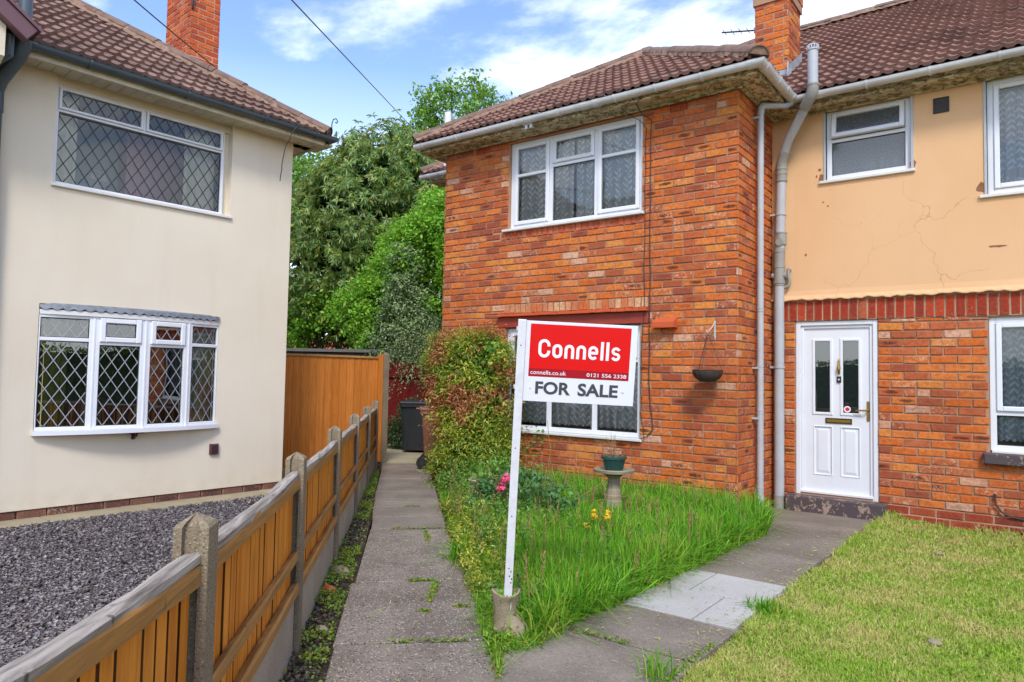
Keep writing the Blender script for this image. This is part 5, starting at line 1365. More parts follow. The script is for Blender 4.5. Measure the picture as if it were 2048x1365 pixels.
# ================================================================== ground, paths and fences
def pz(y): return -0.095 * min(1, max(0, (y - 5.7) / 2.5))
UPF = lambda z=0.0: FR((0, 0, z), (1, 0, 0), (0, 0, 1), (0, 1, 0))      # u = x, v = y, w = up
def vnoise(x, y, sc, seed=0):
    x = np.asarray(x, float) * sc; y = np.asarray(y, float) * sc
    xi = np.floor(x).astype(int); yi = np.floor(y).astype(int); fx = x - xi; fy = y - yi
    fx = fx * fx * (3 - 2 * fx); fy = fy * fy * (3 - 2 * fy)
    def h(a, b):
        v = np.sin(a * 127.1 + b * 311.7 + seed * 74.7) * 43758.5453; return v - np.floor(v)
    return (h(xi, yi) * (1 - fx) + h(xi + 1, yi) * fx) * (1 - fy) + (h(xi, yi + 1) * (1 - fx) + h(xi + 1, yi + 1) * fx) * fy
def fbm(x, y, sc, seed=0): return vnoise(x, y, sc, seed) * 0.55 + vnoise(x, y, sc * 2.1, seed + 1) * 0.28 + vnoise(x, y, sc * 4.3, seed + 2) * 0.17
def inpoly(x, y, poly):
    x = np.asarray(x); y = np.asarray(y); r = np.zeros(x.shape, bool); n = len(poly)
    for i in range(n):
        (x1, y1), (x2, y2) = poly[i], poly[(i + 1) % n]
        c = ((y1 > y) != (y2 > y)) & (x < (x2 - x1) * (y - y1) / (y2 - y1 + 1e-12) + x1); r ^= c
    return r
def lawn_z(x, y):
    x = np.asarray(x, float); y = np.asarray(y, float)
    a = np.clip((x + 1.40) / 0.7, 0, 1) * np.clip((y - 4.5) / 3.0, 0, 1)
    return -0.02 - 0.075 * a + 0.02 * (fbm(x, y, 0.7, 3) - 0.5)
# one sheet to the horizon
mb = MB(); mb.face([(-400, -400, -0.14), (400, -400, -0.14), (400, 400, -0.14), (-400, 400, -0.14)])
tag(mb.build('ground', M['ground']), kind='structure')
def sheet(name, poly, z, mat, step=0.15, amp=0.0, zf=None, kind='structure', thick=0.14, **k):
    xs = [p[0] for p in poly]; ys = [p[1] for p in poly]
    bm = bmesh.new()
    vs = [bm.verts.new((x, y, z)) for x, y in poly]; bm.faces.new(vs)
    for ax, lo, hi in (((1, 0, 0), min(xs), max(xs)), ((0, 1, 0), min(ys), max(ys))):
        c = lo + step
        while c < hi:
            bmesh.ops.bisect_plane(bm, geom=bm.verts[:] + bm.edges[:] + bm.faces[:], plane_co=Vector(ax) * c, plane_no=Vector(ax)); c += step
    for v in bm.verts:
        if zf is not None: v.co.z = float(zf(v.co.x, v.co.y))
        if amp: v.co.z += amp * (float(fbm(v.co.x, v.co.y, 3.0)) - 0.5)
    me = bpy.data.meshes.new(name); bm.to_mesh(me); bm.free(); me.polygons.foreach_set('use_smooth', [True] * len(me.polygons))
    o = link_mesh(name, me, mat); return tag(o, kind=kind, **k)
FD_ = Vector((-0.6996, 0.7145, 0)); FNn = Vector((0.7145, 0.6996, 0))        # along the low fence (away from the camera); across it, towards the path
def fp(s, q, z=0): v = FD_ * s + FNn * q; return (v.x, v.y, z)
lawn_poly = [(-1.36, 1.2), (-1.36, 7.9), (-1.30, YB + 0.05), (6.5, YB + 0.05), (6.5, -3.0), (-1.36, -3.0)]
sheet('lawn_soil', lawn_poly, -0.02, M['ground'], 0.25, 0.0, lawn_z)
bed_poly = [(-2.16, 3.05), (-2.11, 3.66), (-2.06, 5.0), (-2.07, 6.55), (-2.17, 7.05), (-2.45, YA), (XL - 0.1, YA), (-6.80, 7.18), (-4.97, 5.43), (-4.23, 4.70), (-3.30, 3.80), (-3.0, 3.62), (-2.84, 3.47), (-2.25, 2.90)]
sheet('flower_bed', bed_poly, -0.015, M['soil'], 0.2, 0.03)
sheet('corner_ground', [(-2.55, 7.0), (-2.06, 6.5), (-2.0, YB), (-2.5, YB)], -0.006, M['flag'], 0.2, 0.012, lambda x, y: -0.012 + pz(y) * 0.8)
sheet('verge_soil', [fp(0.5, -0.58)[:2], fp(0.5, -0.34)[:2], fp(11, -0.44)[:2], fp(11, -0.58)[:2]], -0.02, M['soil'], 0.12, 0.04)
gravel_poly = [(-1.0, -1.0), fp(0.5, -0.62)[:2], fp(11.2, -0.62)[:2], (-8.6, 7.3), tuple(FL.p(TC + 0.15, 0, 0.42))[:2], tuple(FL.p(-2.5, 0, 0.42))[:2], (-5.5, -1.5)]
sheet('gravel_bed', gravel_poly, -0.05, M['slate_bed'], 0.3, 0.02)
# concrete edging along the cream house
mb = MB(); F_ = FR(FL.p(0, -0.012, 0), Lt, (0, 0, 1), -Ln)
u = -2.8
while u < TC + 0.1:
    d_ = random.uniform(0.55, 0.95); w_ = random.uniform(-0.004, 0.004)
    mb.box(FR(FL.p(0, -0.02 + w_, 0), Lt, (0, 0, 1), Ln), u + 0.004, min(u + d_, TC + 0.18) - 0.004, -0.03, 0.40 + random.uniform(-0.01, 0.01), -0.1, 0, 0, 0.006); u += d_
tag(mb.build('kerb', M['edging']), kind='structure')
# main path: big worn aggregate slabs between the fence and the flower bed
mb = MB()
def slab(mb, quad, z, mi=0, th=0.08, ch=0.008, jit=0.004, sub=5, zf=None):
    q = [Vector((x, y, z + random.uniform(-jit, jit) + (zf(y) if zf else 0))) for x, y in quad]; c = sum(q, Vector()) / 4
    inn = [p + (c - p).normalized() * ch + Vector((0, 0, 0)) for p in q]
    lo = [p - Vector((0, 0, th)) for p in q]; mid = [p - Vector((0, 0, ch * 0.7)) for p in q]
    mb.poly(lo + mid + inn, [(8, 9, 10, 11)] + [(k, (k + 1) % 4, 4 + (k + 1) % 4, 4 + k) for k in range(4)] + [(4 + k, 4 + (k + 1) % 4, 8 + (k + 1) % 4, 8 + k) for k in range(4)], mi)
J = [(1.6, -0.375, 0.36), (2.55, -0.375, 0.37), (3.675, -0.385, 0.385), (4.737, -0.392, 0.40), (4.745, -0.372, 0.42), (5.2, -0.374, 0.33), (6.32, -0.376, 0.285), (6.86, -0.392, 0.275), (7.36, -0.42, 0.265), (7.82, -0.43, 0.255), (8.32, -0.445, 0.245), (9.3, -0.462, 0.225), (10.2, -0.48, 0.20), (10.9, -0.5, 0.18)]
bnd = [(1.6, 2.55), (2.55, 3.675), (3.675, 4.737), (4.74, 6.32), (6.32, 6.86), (6.86, 7.36), (7.36, 7.82), (7.82, 8.32), (8.32, 9.3), (9.3, 10.2), (10.2, 10.9)]
def edg(s, k):
    for a, b in zip(J, J[1:]):
        if a[0] <= s <= b[0]: f = (s - a[0]) / (b[0] - a[0]); return a[k] + (b[k] - a[k]) * f
    return J[-1][k]
for a, b in bnd:
    g = 0.013; L0, L1, R0, R1 = edg(a + g, 1), edg(b - g, 1), edg(a + g, 2), edg(b - g, 2)
    e_ = random.uniform(-0.008, 0.008)
    rough = a < 6.3
    slab(mb, [fp(a + g, L0 + e_)[:2], fp(a + g, R0)[:2], fp(b - g, R1)[:2], fp(b - g, L1 + e_)[:2]], 0.012, 0 if rough else 1)
tag(mb.build('path', [M['path'], M['flag']]), kind='structure')
# concrete hard-standing by the bins
sheet('yard', [fp(10.9, -0.5)[:2], (-6.72, 7.2), (-6.7, 9.7), (-11, 9.7), (-9.6, 8.4)], 0.004, M['edging'], 0.3, 0.02)
# entrance path
mb = MB()
X0, X1 = -2.055, -1.352
for (y0, y1, x0, x1, mi) in ((2.30, 3.31, -2.16, -1.335, 0), (3.322, 3.885, -2.10, -1.34, 0),
                         (4.91, 5.31, X0 + 0.05, X1, 0), (5.32, 5.74, X0 + 0.06, X1, 0), (5.75, 6.55, X0 + 0.06, X1, 0), (6.56, 7.20, -2.03, X1 + 0.01, 0), (7.21, 7.60, -2.22, X1 + 0.03, 0), (7.61, 8.36, -2.22, X1 + 0.04, 0)):
    slab(mb, [(x0, y0), (x1, y0), (x1, y1), (x0, y1)], 0.010, mi, jit=0.005, zf=pz)
for (y0, y1, x0, x1) in ((3.895, 4.405, X0, -1.60), (3.895, 4.405, -1.588, X1 - 0.0), (4.418, 4.90, X0, -1.835), (4.418, 4.90, -1.823, X1)):
    slab(mb, [(x0, y0), (x1, y0), (x1, y1), (x0, y1)], 0.013, 1, ch=0.005, jit=0.0015)
mb.face([(X0, 3.89, -0.004), (X1, 3.89, -0.004), (X1, 4.905, -0.004), (X0, 4.905, -0.004)], mi=1)
tag(mb.build('entrance_path', [M['flag'], M['flag_pale']]), kind='structure')
mb = MB(); slab(mb, [fp(1.5, 0.395)[:2], (-1.40, 1.2), (-1.34, 2.29), (-2.13, 2.80)], 0.008, 0); tag(mb.build('paving', M['flag']), kind='structure')

# ---- slate chippings
def chips(n, name, poly, mat, z, s0, s1, dens=None, seed=1):
    rg = np.random.default_rng(seed); xs = [p[0] for p in poly]; ys = [p[1] for p in poly]; X = []; Y = []
    need = n
    while need > 0:
        x = rg.uniform(min(xs), max(xs), n * 2); y = rg.uniform(min(ys), max(ys), n * 2); k = inpoly(x, y, poly)
        if dens is not None: k &= rg.random(n * 2) < dens(x, y)
        X.append(x[k][:need]); Y.append(y[k][:need]); need -= len(X[-1])
    x = np.concatenate(X); y = np.concatenate(Y); n = len(x)
    r = rg.uniform(s0, s1, n); a0 = rg.uniform(0, 6.283, n)
    # 5-cornered flakes with thickness, tilted at random
    tx = rg.normal(0, 0.32, n); ty = rg.normal(0, 0.32, n); K = 5; V = np.zeros((n, 2 * K, 3))
    for k in range(K):
        rr = r * rg.uniform(0.55, 1.15, n); a = a0 + 6.283 * k / K + rg.uniform(-0.35, 0.35, n); asp = 0.72
        px_ = rr * np.cos(a); py_ = rr * np.sin(a) * asp; c, s = np.cos(a0 * 3), np.sin(a0 * 3)
        qx, qy = px_ * c - py_ * s, px_ * s + py_ * c
        for m, dz in ((0, 0.0035), (1, -0.004)):
            V[:, m * K + k, 0] = x + qx; V[:, m * K + k, 1] = y + qy; V[:, m * K + k, 2] = z + rg.random(1)[0] * 0 + dz + qx * tx + qy * ty
    V[:, :, 2] += (rg.random(n) * 0.022)[:, None]
    base = (np.arange(n) * 2 * K)[:, None]
    top = base + np.arange(K); me = bpy.data.meshes.new(name)
    sides = np.concatenate([np.stack([base[:, 0] + k, base[:, 0] + (k + 1) % K, base[:, 0] + K + (k + 1) % K, base[:, 0] + K + k], 1) for k in range(K)])
    me.vertices.add(n * 2 * K); me.vertices.foreach_set('co', V.reshape(-1).astype(np.float32))
    li = np.concatenate([top.ravel(), sides.ravel()]).astype(np.int32)
    me.loops.add(len(li)); me.loops.foreach_set('vertex_index', li)
    ls = np.concatenate([np.arange(n) * K, n * K + np.arange(len(sides)) * 4]).astype(np.int32)
    me.polygons.add(len(ls)); me.polygons.foreach_set('loop_start', ls); me.update(calc_edges=True)
    return link_mesh(name, me, mat)
gv = [(-2.0, 0.2), fp(1.2, -0.66)[:2], fp(11.0, -0.66)[:2], (-8.3, 7.1), tuple(FL.p(TC + 0.15, 0, 0.37))[:2], tuple(FL.p(0.0, 0, 0.37))[:2], (-6.4, -0.4)]
tag(chips(110000, 'slate_chippings', gv, M['slate'], -0.03, 0.009, 0.020, lambda x, y: np.clip(9.0 / (x * x + y * y), 0.2, 1.0)), 'purple grey slate chippings covering the ground beside the cream house', 'gravel', kind='stuff')
vp_ = [fp(1.0, -0.57)[:2], fp(1.0, -0.385)[:2], fp(11, -0.50)[:2], fp(11, -0.57)[:2]]
tag(chips(2600, 'loose_stones', vp_, M['rubble'], -0.012, 0.006, 0.02, seed=5), 'dark loose stones and chippings along the foot of the low fence', 'stones', kind='stuff')

# ---- the low fence: concrete posts, picket-backed panels, gravel boards
fence = empty('low_fence', (-2.985, 2.2, 0), label='low orange picket fence with concrete posts running along the path', cat='fence')
S0 = FD_.dot(Vector((-2.985, 2.2, 0))); Q0 = FNn.dot(Vector((-2.985, 2.2, 0)))
ST = 1.658
FF = FR(tuple(FNn * Q0), tuple(FD_), tuple(FNn))      # u along the fence, w towards the path
posts = [S0 - ST + 0.05, S0, S0 + ST, S0 + 2 * ST, S0 + 3 * ST, S0 + 4 * ST]
post_top = [0.985, 0.975, 0.985, 0.985, 0.985, 0.99]
def post(F, u, top, parent, a=0.046, name='post', slot=True, capz=0.035):
    # slotted concrete post: an H in plan, with a shallow pyramid top
    g, d = 0.022, 0.024
    pl = [(-a, -a), (a, -a), (a, -g), (a - d, -g), (a - d, g), (a, g), (a, a), (-a, a), (-a, g), (-a + d, g), (-a + d, -g), (-a, -g)] if slot else [(-a, -a), (a, -a), (a, a), (-a, a)]
    c = 0.008; n = len(pl); mb = MB(); P = F.p
    j = [random.uniform(-0.0015, 0.0015) for _ in range(2 * n)]
    zt = top - capz
    vs = [P(u + x, -0.25, y) for x, y in pl] + [P(u + x + j[i], zt, y + j[n + i]) for i, (x, y) in enumerate(pl)] + [P(u + x * 0.86, zt + 0.010, y * 0.86) for x, y in pl] + [P(u, top, 0)]
    fs = []
    for l in range(2):
        for i in range(n): k = (i + 1) % n; fs.append((l * n + i, l * n + k, (l + 1) * n + k, (l + 1) * n + i))
    fs += [(2 * n + i, 2 * n + (i + 1) % n, 3 * n) for i in range(n)]
    mb.poly(vs, fs); return mb.build(name, M['concrete_post'], parent)
for u, tz in zip(posts, post_top): post(FF, u, tz, fence)
def warp_box(mb, F, u0, u1, zc, h, w0, w1, n=10, sag=0.0, amp=0.004, seed=0, mi=0, zc1=None):
    """a weathered rail: a box with wandering edges"""
    rg = random.Random(seed); rows = []; zc1 = zc if zc1 is None else zc1
    f = [rg.uniform(0, 6.28) for _ in range(4)]
    for i in range(n + 1):
        t_ = i / n; u = u0 + (u1 - u0) * t_; s = sag * 4 * t_ * (1 - t_); z = zc + (zc1 - zc) * t_ - s
        e = lambda k: amp * (math.sin(t_ * 9 + f[k]) + rg.uniform(-0.6, 0.6))
        ar = 0.25 * h
        rows.append([F.p(u, z - h / 2 + e(0) * .5, w0), F.p(u, z - h / 2 + e(1) * .5, w1), F.p(u, z + h / 2 - ar + e(2), w1 + e(0) * .5), F.p(u, z + h / 2 + e(3), (w0 + w1) / 2 + 0.01), F.p(u, z + h / 2 - ar + e(1), w0)])
    vs = [p for r_ in rows for p in r_]; fs = []
    for i in range(n):
        for k in range(5): fs.append((i * 5 + k, i * 5 + (k + 1) % 5, i * 5 + 5 + (k + 1) % 5, i * 5 + 5 + k))
    fs += [(4, 3, 2, 1, 0), tuple(n * 5 + k for k in range(5))]
    mb.poly(vs, fs, mi)
us = [S0 - 2 * ST] + posts
for i in range(len(us) - 1):
    a, b = us[i] + 0.03, us[i + 1] - 0.03
    lo = i == 0
    dz = 0.0
    mb = MB(); mb.box(FF, a, b, -0.2, 0.285, -0.02, 0.02, 0, 0.003)
    mb.build('gravel_board', M['gravel_board'], fence)
    mb = MB(); n = 21; wd = (b - a) / n; rg = random.Random(i)
    for k in range(n):                       # feather-edge pickets behind the rails
        x = a + k * wd; t0 = rg.uniform(-0.004, 0.004); zt = 0.835 + rg.uniform(-0.006, 0.006)
        lean = rg.uniform(-0.003, 0.003)
        mb.poly([FF.p(x + 0.003, 0.29, -0.003 + t0), FF.p(x + wd - 0.024, 0.29, 0.002 + t0), FF.p(x + wd - 0.024 + lean, zt, 0.002 + t0), FF.p(x + 0.003 + lean, zt, -0.003 + t0),
                 FF.p(x + 0.003, 0.29, -0.026 + t0), FF.p(x + wd - 0.024, 0.29, -0.026 + t0), FF.p(x + wd - 0.024 + lean, zt, -0.026 + t0), FF.p(x + 0.003 + lean, zt, -0.026 + t0)],
                [(0, 1, 2, 3), (4, 7, 6, 5), (0, 4, 5, 1), (3, 2, 6, 7)]); i0 = len(mb.v) - 8
        for f in ((0, 3, 7, 4), (1, 5, 6, 2)): mb.f.append(tuple(i0 + q for q in f)); mb.uv.append(None); mb.mi.append(1)  # picket sides coloured dark as painted gap shade
    for k in range(n - 1):                   # thin backing laths close the gaps, gap shade put into their dark colour
        x = a + (k + 1) * wd - 0.014
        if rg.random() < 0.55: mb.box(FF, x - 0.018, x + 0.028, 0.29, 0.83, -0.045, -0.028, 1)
    tl = 0.11 if lo else 0.0
    if lo: mb.v = [tuple(Vector(p) + Vector((0, 0, tl * (b - (Vector(p) - FF.o).dot(FF.U)) / (b - a)))) if p[2] > 0.5 else p for p in mb.v]
    pan = mb.build('picket_panel', [M['wood_orange'], M['wood_gap_shade']], fence)
    for z, h, w1, sd_, sg in ((0.315, 0.05, 0.042, 1, 0), (0.475, 0.045, 0.034, 2, 0.0)):
        mb = MB(); warp_box(mb, FF, a, b, z, h, 0.004, w1, 10, sg, 0.0025, i * 7 + sd_); mb.build('rail', M['wood_rail'], pan)
    mb = MB(); warp_box(mb, FF, a, b, 0.825 + tl, 0.055, 0.003, 0.03, 10, 0.0, 0.003, i * 5 + 3, zc1=0.825); mb.build('rail', M['wood_rail'], pan)
    mb = MB(); warp_box(mb, FF, a, b, 0.868 + tl, 0.028, -0.02, 0.028, 14, 0.010 if i < 3 else 0, 0.005, i * 3 + 5, zc1=0.868); mb.build('capping_rail', M['wood_grey'], pan)
# ---- tall close-boarded fence beyond it
TP = Vector((-8.05, 7.5, 0)); tdir = Vector((-0.36, -1.41, 0)).normalized()
tall = empty('closeboard_fence', tuple(TP), label='tall orange closeboard fence panel ending at a tall concrete post', cat='fence')
FT = FR(tuple(TP), tuple(-tdir), tuple(Vector((-tdir.y * -1, tdir.x * -1, 0)).normalized()))
Wt = Vector((-tdir.y, tdir.x, 0)); Wt = Wt if Wt.x > 0 else -Wt
FT = FR(tuple(TP), tuple(tdir), tuple(Wt))
def post_x(F, u, top, parent): return post(F, u, top, parent, 0.05)
post(FT, 0.0, 1.70, tall)
post(FT, 2.02, 1.66, tall)
mb = MB(); n = 16; rg = random.Random(3)
for k in range(n):
    x = 0.055 + k * 0.1165; t0 = 0.0; 
    mb.poly([FT.p(x + 0.003, 0.03, 0.014), FT.p(x + 0.112, 0.03, 0.0), FT.p(x + 0.112, 1.60, 0.0), FT.p(x + 0.003, 1.60, 0.014), FT.p(x - 0.004, 0.03, -0.012), FT.p(x + 0.118, 0.03, -0.012), FT.p(x + 0.118, 1.60, -0.012), FT.p(x - 0.004, 1.60, -0.012)],
            [(0, 1, 2, 3), (3, 2, 6, 7)]); i0 = len(mb.v) - 8
    for f in ((0, 3, 7, 4), (1, 5, 6, 2)): mb.f.append(tuple(i0 + q for q in f)); mb.uv.append(None); mb.mi.append(1)  # groove faces darkened: shade between boards painted on
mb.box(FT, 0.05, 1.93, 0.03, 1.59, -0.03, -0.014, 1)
pb = mb.build('board_panel', [M['wood_panel'], M['wood_gap_shade']], tall)
mb = MB(); warp_box(mb, FT, 0.05, 1.93, 1.613, 0.03, -0.03, 0.03, 12, 0, 0.002, 3); mb.build('capping_rail', M['wood_rail'], pb)
mb = MB(); mb.box(FT, 0.052, 0.13, 0.03, 1.66, 0.014, 0.05, 0, 0.003); mb.box(FT, 1.84, 1.92, 0.03, 1.66, 0.014, 0.05, 0, 0.003); build_split(mb, 'side_board', M['wood_panel'], pb, smooth=False)
FT2 = FR(tuple(TP + tdir * 2.02), tuple(Vector((-0.9, -0.35, 0)).normalized()), tuple(Vector((0.35, -0.9, 0)).normalized()))
mb = MB()
for k in range(16): mb.box(FT2, 0.05 + k * 0.112, 0.05 + (k + 1) * 0.112 - 0.004, 0.03, 1.6, -0.012, 0.01)
mb.build('board_panel', M['wood_panel'], tall)
# ---- red fence at the back
red = empty('red_fence', (-9.3, 9.6, 0), label='dark red stained board fence behind the bins', cat='fence')
FRd = FR((0, 9.62, 0), (1, 0, 0), (0, -1, 0)); mb = MB()
for k in range(34): mb.box(FRd, -11.2 + k * 0.125, -11.2 + (k + 1) * 0.125 - 0.005, 0.03, 1.60 + random.uniform(-0.008, 0.008), 0.0, 0.018 + 0.004 * (k % 2), 0, 0.003)
mb.build('board_panel', M['wood_red'], red)
for z in (0.4, 1.3):
    mb = MB(); mb.box(FRd, -11.2, -6.95, z, z + 0.08, 0.024, 0.06, 0, 0.004); mb.build('rail', M['wood_red'], red)

# ---- wheeled bins
def bin_(x, y, rz, mat, label, H=1.0, W=0.5, D=0.56, lidmat=None):
    o = empty('wheeled_bin', (x, y, 0), rz, label=label, cat='bin')
    c, s = math.cos(rz), math.sin(rz); T = FR((x, y, 0), (c, s, 0), (s, -c, 0)); P = T.p
    mb = MB(); w0, w1, d0, d1 = W * 0.40, W * 0.48, D * 0.38, D * 0.48; hb = H * 0.86
    def rr(a, b, z, r=0.04):
        o_ = []
        for sx_, sy_, a0 in ((1, 1, 0), (-1, 1, 90), (-1, -1, 180), (1, -1, 270)):
            for q in (0, 45, 90): an = R(a0 + q); o_.append(P(sx_ * (a - r) + r * math.cos(an), z, sy_ * (b - r) + r * math.sin(an)))
        return o_
    rings = [rr(w0, d0, 0.04), rr(w0 + 0.005, d0 + 0.005, 0.12), rr(w1 - 0.01, d1 - 0.01, hb - 0.10), rr(w1, d1, hb - 0.05), rr(w1 + 0.02, d1 + 0.02, hb - 0.045), rr(w1 + 0.02, d1 + 0.02, hb)]
    vs = [p for r_ in rings for p in r_]; n = 12; fs = [tuple(range(n - 1, -1, -1))]
    for i in range(len(rings) - 1):
        for k in range(n): fs.append((i * n + k, i * n + (k + 1) % n, (i + 1) * n + (k + 1) % n, (i + 1) * n + k))
    fs.append(tuple((len(rings) - 1) * n + k for k in range(n))); mb.poly(vs, fs)
    for k in (-1, 1): mb.box(T, k * w1 * 0.5 - 0.012, k * w1 * 0.5 + 0.012, 0.14, hb - 0.14, d1 - 0.05, d1 - 0.022)
    mb.build('body', mat, o)
    mb = MB()
    rings = [rr(w1 + 0.025, d1 + 0.025, hb + 0.004), rr(w1 + 0.03, d1 + 0.03, hb + 0.02), rr(w1 + 0.01, d1 + 0.01, hb + 0.045), rr(w1 - 0.06, d1 - 0.06, hb + 0.065)]
    vs = [p for r_ in rings for p in r_]; fs = []
    for i in range(3):
        for k in range(n): fs.append((i * n + k, i * n + (k + 1) % n, (i + 1) * n + (k + 1) % n, (i + 1) * n + k))
    fs += [tuple(range(n - 1, -1, -1)), tuple(3 * n + k for k in range(n))]; mb.poly(vs, fs)
    mb.tube([P(-w1 * 0.8, hb + 0.03, -d1 - 0.03), P(-w1 * 0.8, hb + 0.03, -d1 - 0.07), P(w1 * 0.8, hb + 0.03, -d1 - 0.07), P(w1 * 0.8, hb + 0.03, -d1 - 0.03)], 0.013, 8)
    mb.build('lid', lidmat or mat, o)
    for k in (-1, 1):
        mb = MB(); mb.tube([P(k * (w0 + 0.015), 0.10, -d0 - 0.01), P(k * (w0 + 0.055), 0.10, -d0 - 0.01)], 0.10, 18); wh = mb.build('wheel', M['rubber'], o)
        mb = MB(); mb.tube([P(k * (w0 + 0.05), 0.10, -d0 - 0.01), P(k * (w0 + 0.062), 0.10, -d0 - 0.01)], 0.045, 12); mb.build('hub', M['dark_metal'], wh)
    mb = MB(); mb.tube([P(-w0 - 0.03, 0.10, -d0 - 0.01), P(w0 + 0.03, 0.10, -d0 - 0.01)], 0.012, 8); mb.build('axle', M['dark_metal'], o)
    return o
bin_(-8.86, 9.02, R(38), M['black_plastic'], 'black wheeled bin standing before the red fence', H=0.98, W=0.50, D=0.52)
bin_(-7.06, 7.72, R(128), M['brown_plastic'], 'brown wheeled bin half hidden behind the leafy bush', H=0.98)

# ---- shed roof and a far house behind the fence
shed = empty('garden_shed', (-11.2, 9.3, 0), label='low grey-roofed shed showing above the tall orange fence', cat='shed')
Fs_ = FR((-11.1, 9.25, 0), (0.80, 0.60, 0), (0.6, -0.8, 0))
mb = MB(); mb.box(Fs_, -1.7, 0.95, 0.0, 1.76, -1.6, 0.0); mb.build('wall', m_plain('shed_cladding', '6a6e70', 0.8, 0, 0.3, 4), shed)
mb = MB(); mb.box(Fs_, -1.8, 1.05, 1.78, 1.84, -1.7, 0.12); mb.build('roof', m_plain('shed_felt', '6f6f6d', 0.9, 0, 0.4, 9), shed)
mb = MB(); mb.box(Fs_, 0.15, 0.75, 1.52, 1.74, 0.0, 0.02); mb.box(Fs_, -0.45, -0.05, 1.52, 1.74, 0.0, 0.02); mb.build('window', M['glass_frost'], shed)
far = empty('far_house', (-26, 20, 0), label='distant house with orange tiled roof glimpsed under the trees', cat='house')
Fh = FR((-24.5, 19.5, 0), (0.8, 0.6, 0), (0.6, -0.8, 0))
mb = MB(); mb.box(Fh, -5, 3, 0, 1.7, -5, 0); mb.build('wall', M['brick_soldier'], far)
mb = MB(); mb.poly([Fh.p(-5.4, 1.7, 0.4), Fh.p(3.4, 1.7, 0.4), Fh.p(3.4, 2.9, -2.5), Fh.p(-5.4, 2.9, -2.5), Fh.p(3.4, 1.7, -5.4), Fh.p(-5.4, 1.7, -5.4)], [(0, 1, 2, 3), (3, 2, 4, 5), (1, 4, 2), (0, 3, 5)]); mb.build('roof', M['terracotta'], far)
# ================================================================== small things
def text_mesh(s, size, off=0.0, ext=0.0004):
    cu = bpy.data.curves.new('t', 'FONT'); cu.body = s; cu.size = size; cu.offset = off; cu.extrude = ext; cu.resolution_u = 4
    o = bpy.data.objects.new('t', cu); COL.objects.link(o)
    dg = bpy.context.evaluated_depsgraph_get(); me = bpy.data.meshes.new_from_object(o.evaluated_get(dg))
    V = [v.co.copy() for v in me.vertices]; Fs = [tuple(p.vertices) for p in me.polygons]
    bpy.data.objects.remove(o); bpy.data.curves.remove(cu); bpy.data.meshes.remove(me)
    return V, Fs
def put_text(mb, F, s, x0, x1, base, height, w, off=0.0, mi=0):
    """fit a word between x0 and x1 with capitals of the given height"""
    V, Fs = text_mesh(s, 1.0, off); V0, _ = text_mesh('E', 1.0, off)
    capy = max(v.y for v in V0); by = min(v.y for v in V0); a = min(v.x for v in V); b = max(v.x for v in V)
    sx = (x1 - x0) / (b - a); sy = height / (capy - by)
    mb.poly([F.p(x0 + (v.x - a) * sx, base + (v.y - by) * sy, w + (0.0005 if v.z > 0 else 0)) for v in V], Fs, mi)
def ribbon(mb, F, pts, th, w, closed=False):
    n = len(pts); P = [Vector((p[0], p[1])) for p in pts]; L = []; R_ = []
    for i in range(n):
        a = P[(i - 1) % n] if (closed or i) else P[i]; b = P[(i + 1) % n] if (closed or i < n - 1) else P[i]
        d0 = (P[i] - a); d1 = (b - P[i])
        d0 = d0.normalized() if d0.length > 1e-9 else d1.normalized(); d1 = d1.normalized() if d1.length > 1e-9 else d0
        n0 = Vector((-d0.y, d0.x)); n1 = Vector((-d1.y, d1.x)); m = (n0 + n1).normalized(); m = m * (th / 2 / max(0.5, m.dot(n0)))
        L.append(P[i] + m); R_.append(P[i] - m)
    vs = [F.p(p.x, p.y, w) for p in L + R_]; k = n if closed else n - 1
    mb.poly(vs, [(i, (i + 1) % n, n + (i + 1) % n, n + i) for i in range(k)])
def arc(cx, cy, rx, ry, a0, a1, n=10): return [(cx + rx * math.cos(R(a0 + (a1 - a0) * i / n)), cy + ry * math.sin(R(a0 + (a1 - a0) * i / n))) for i in range(n + 1)]
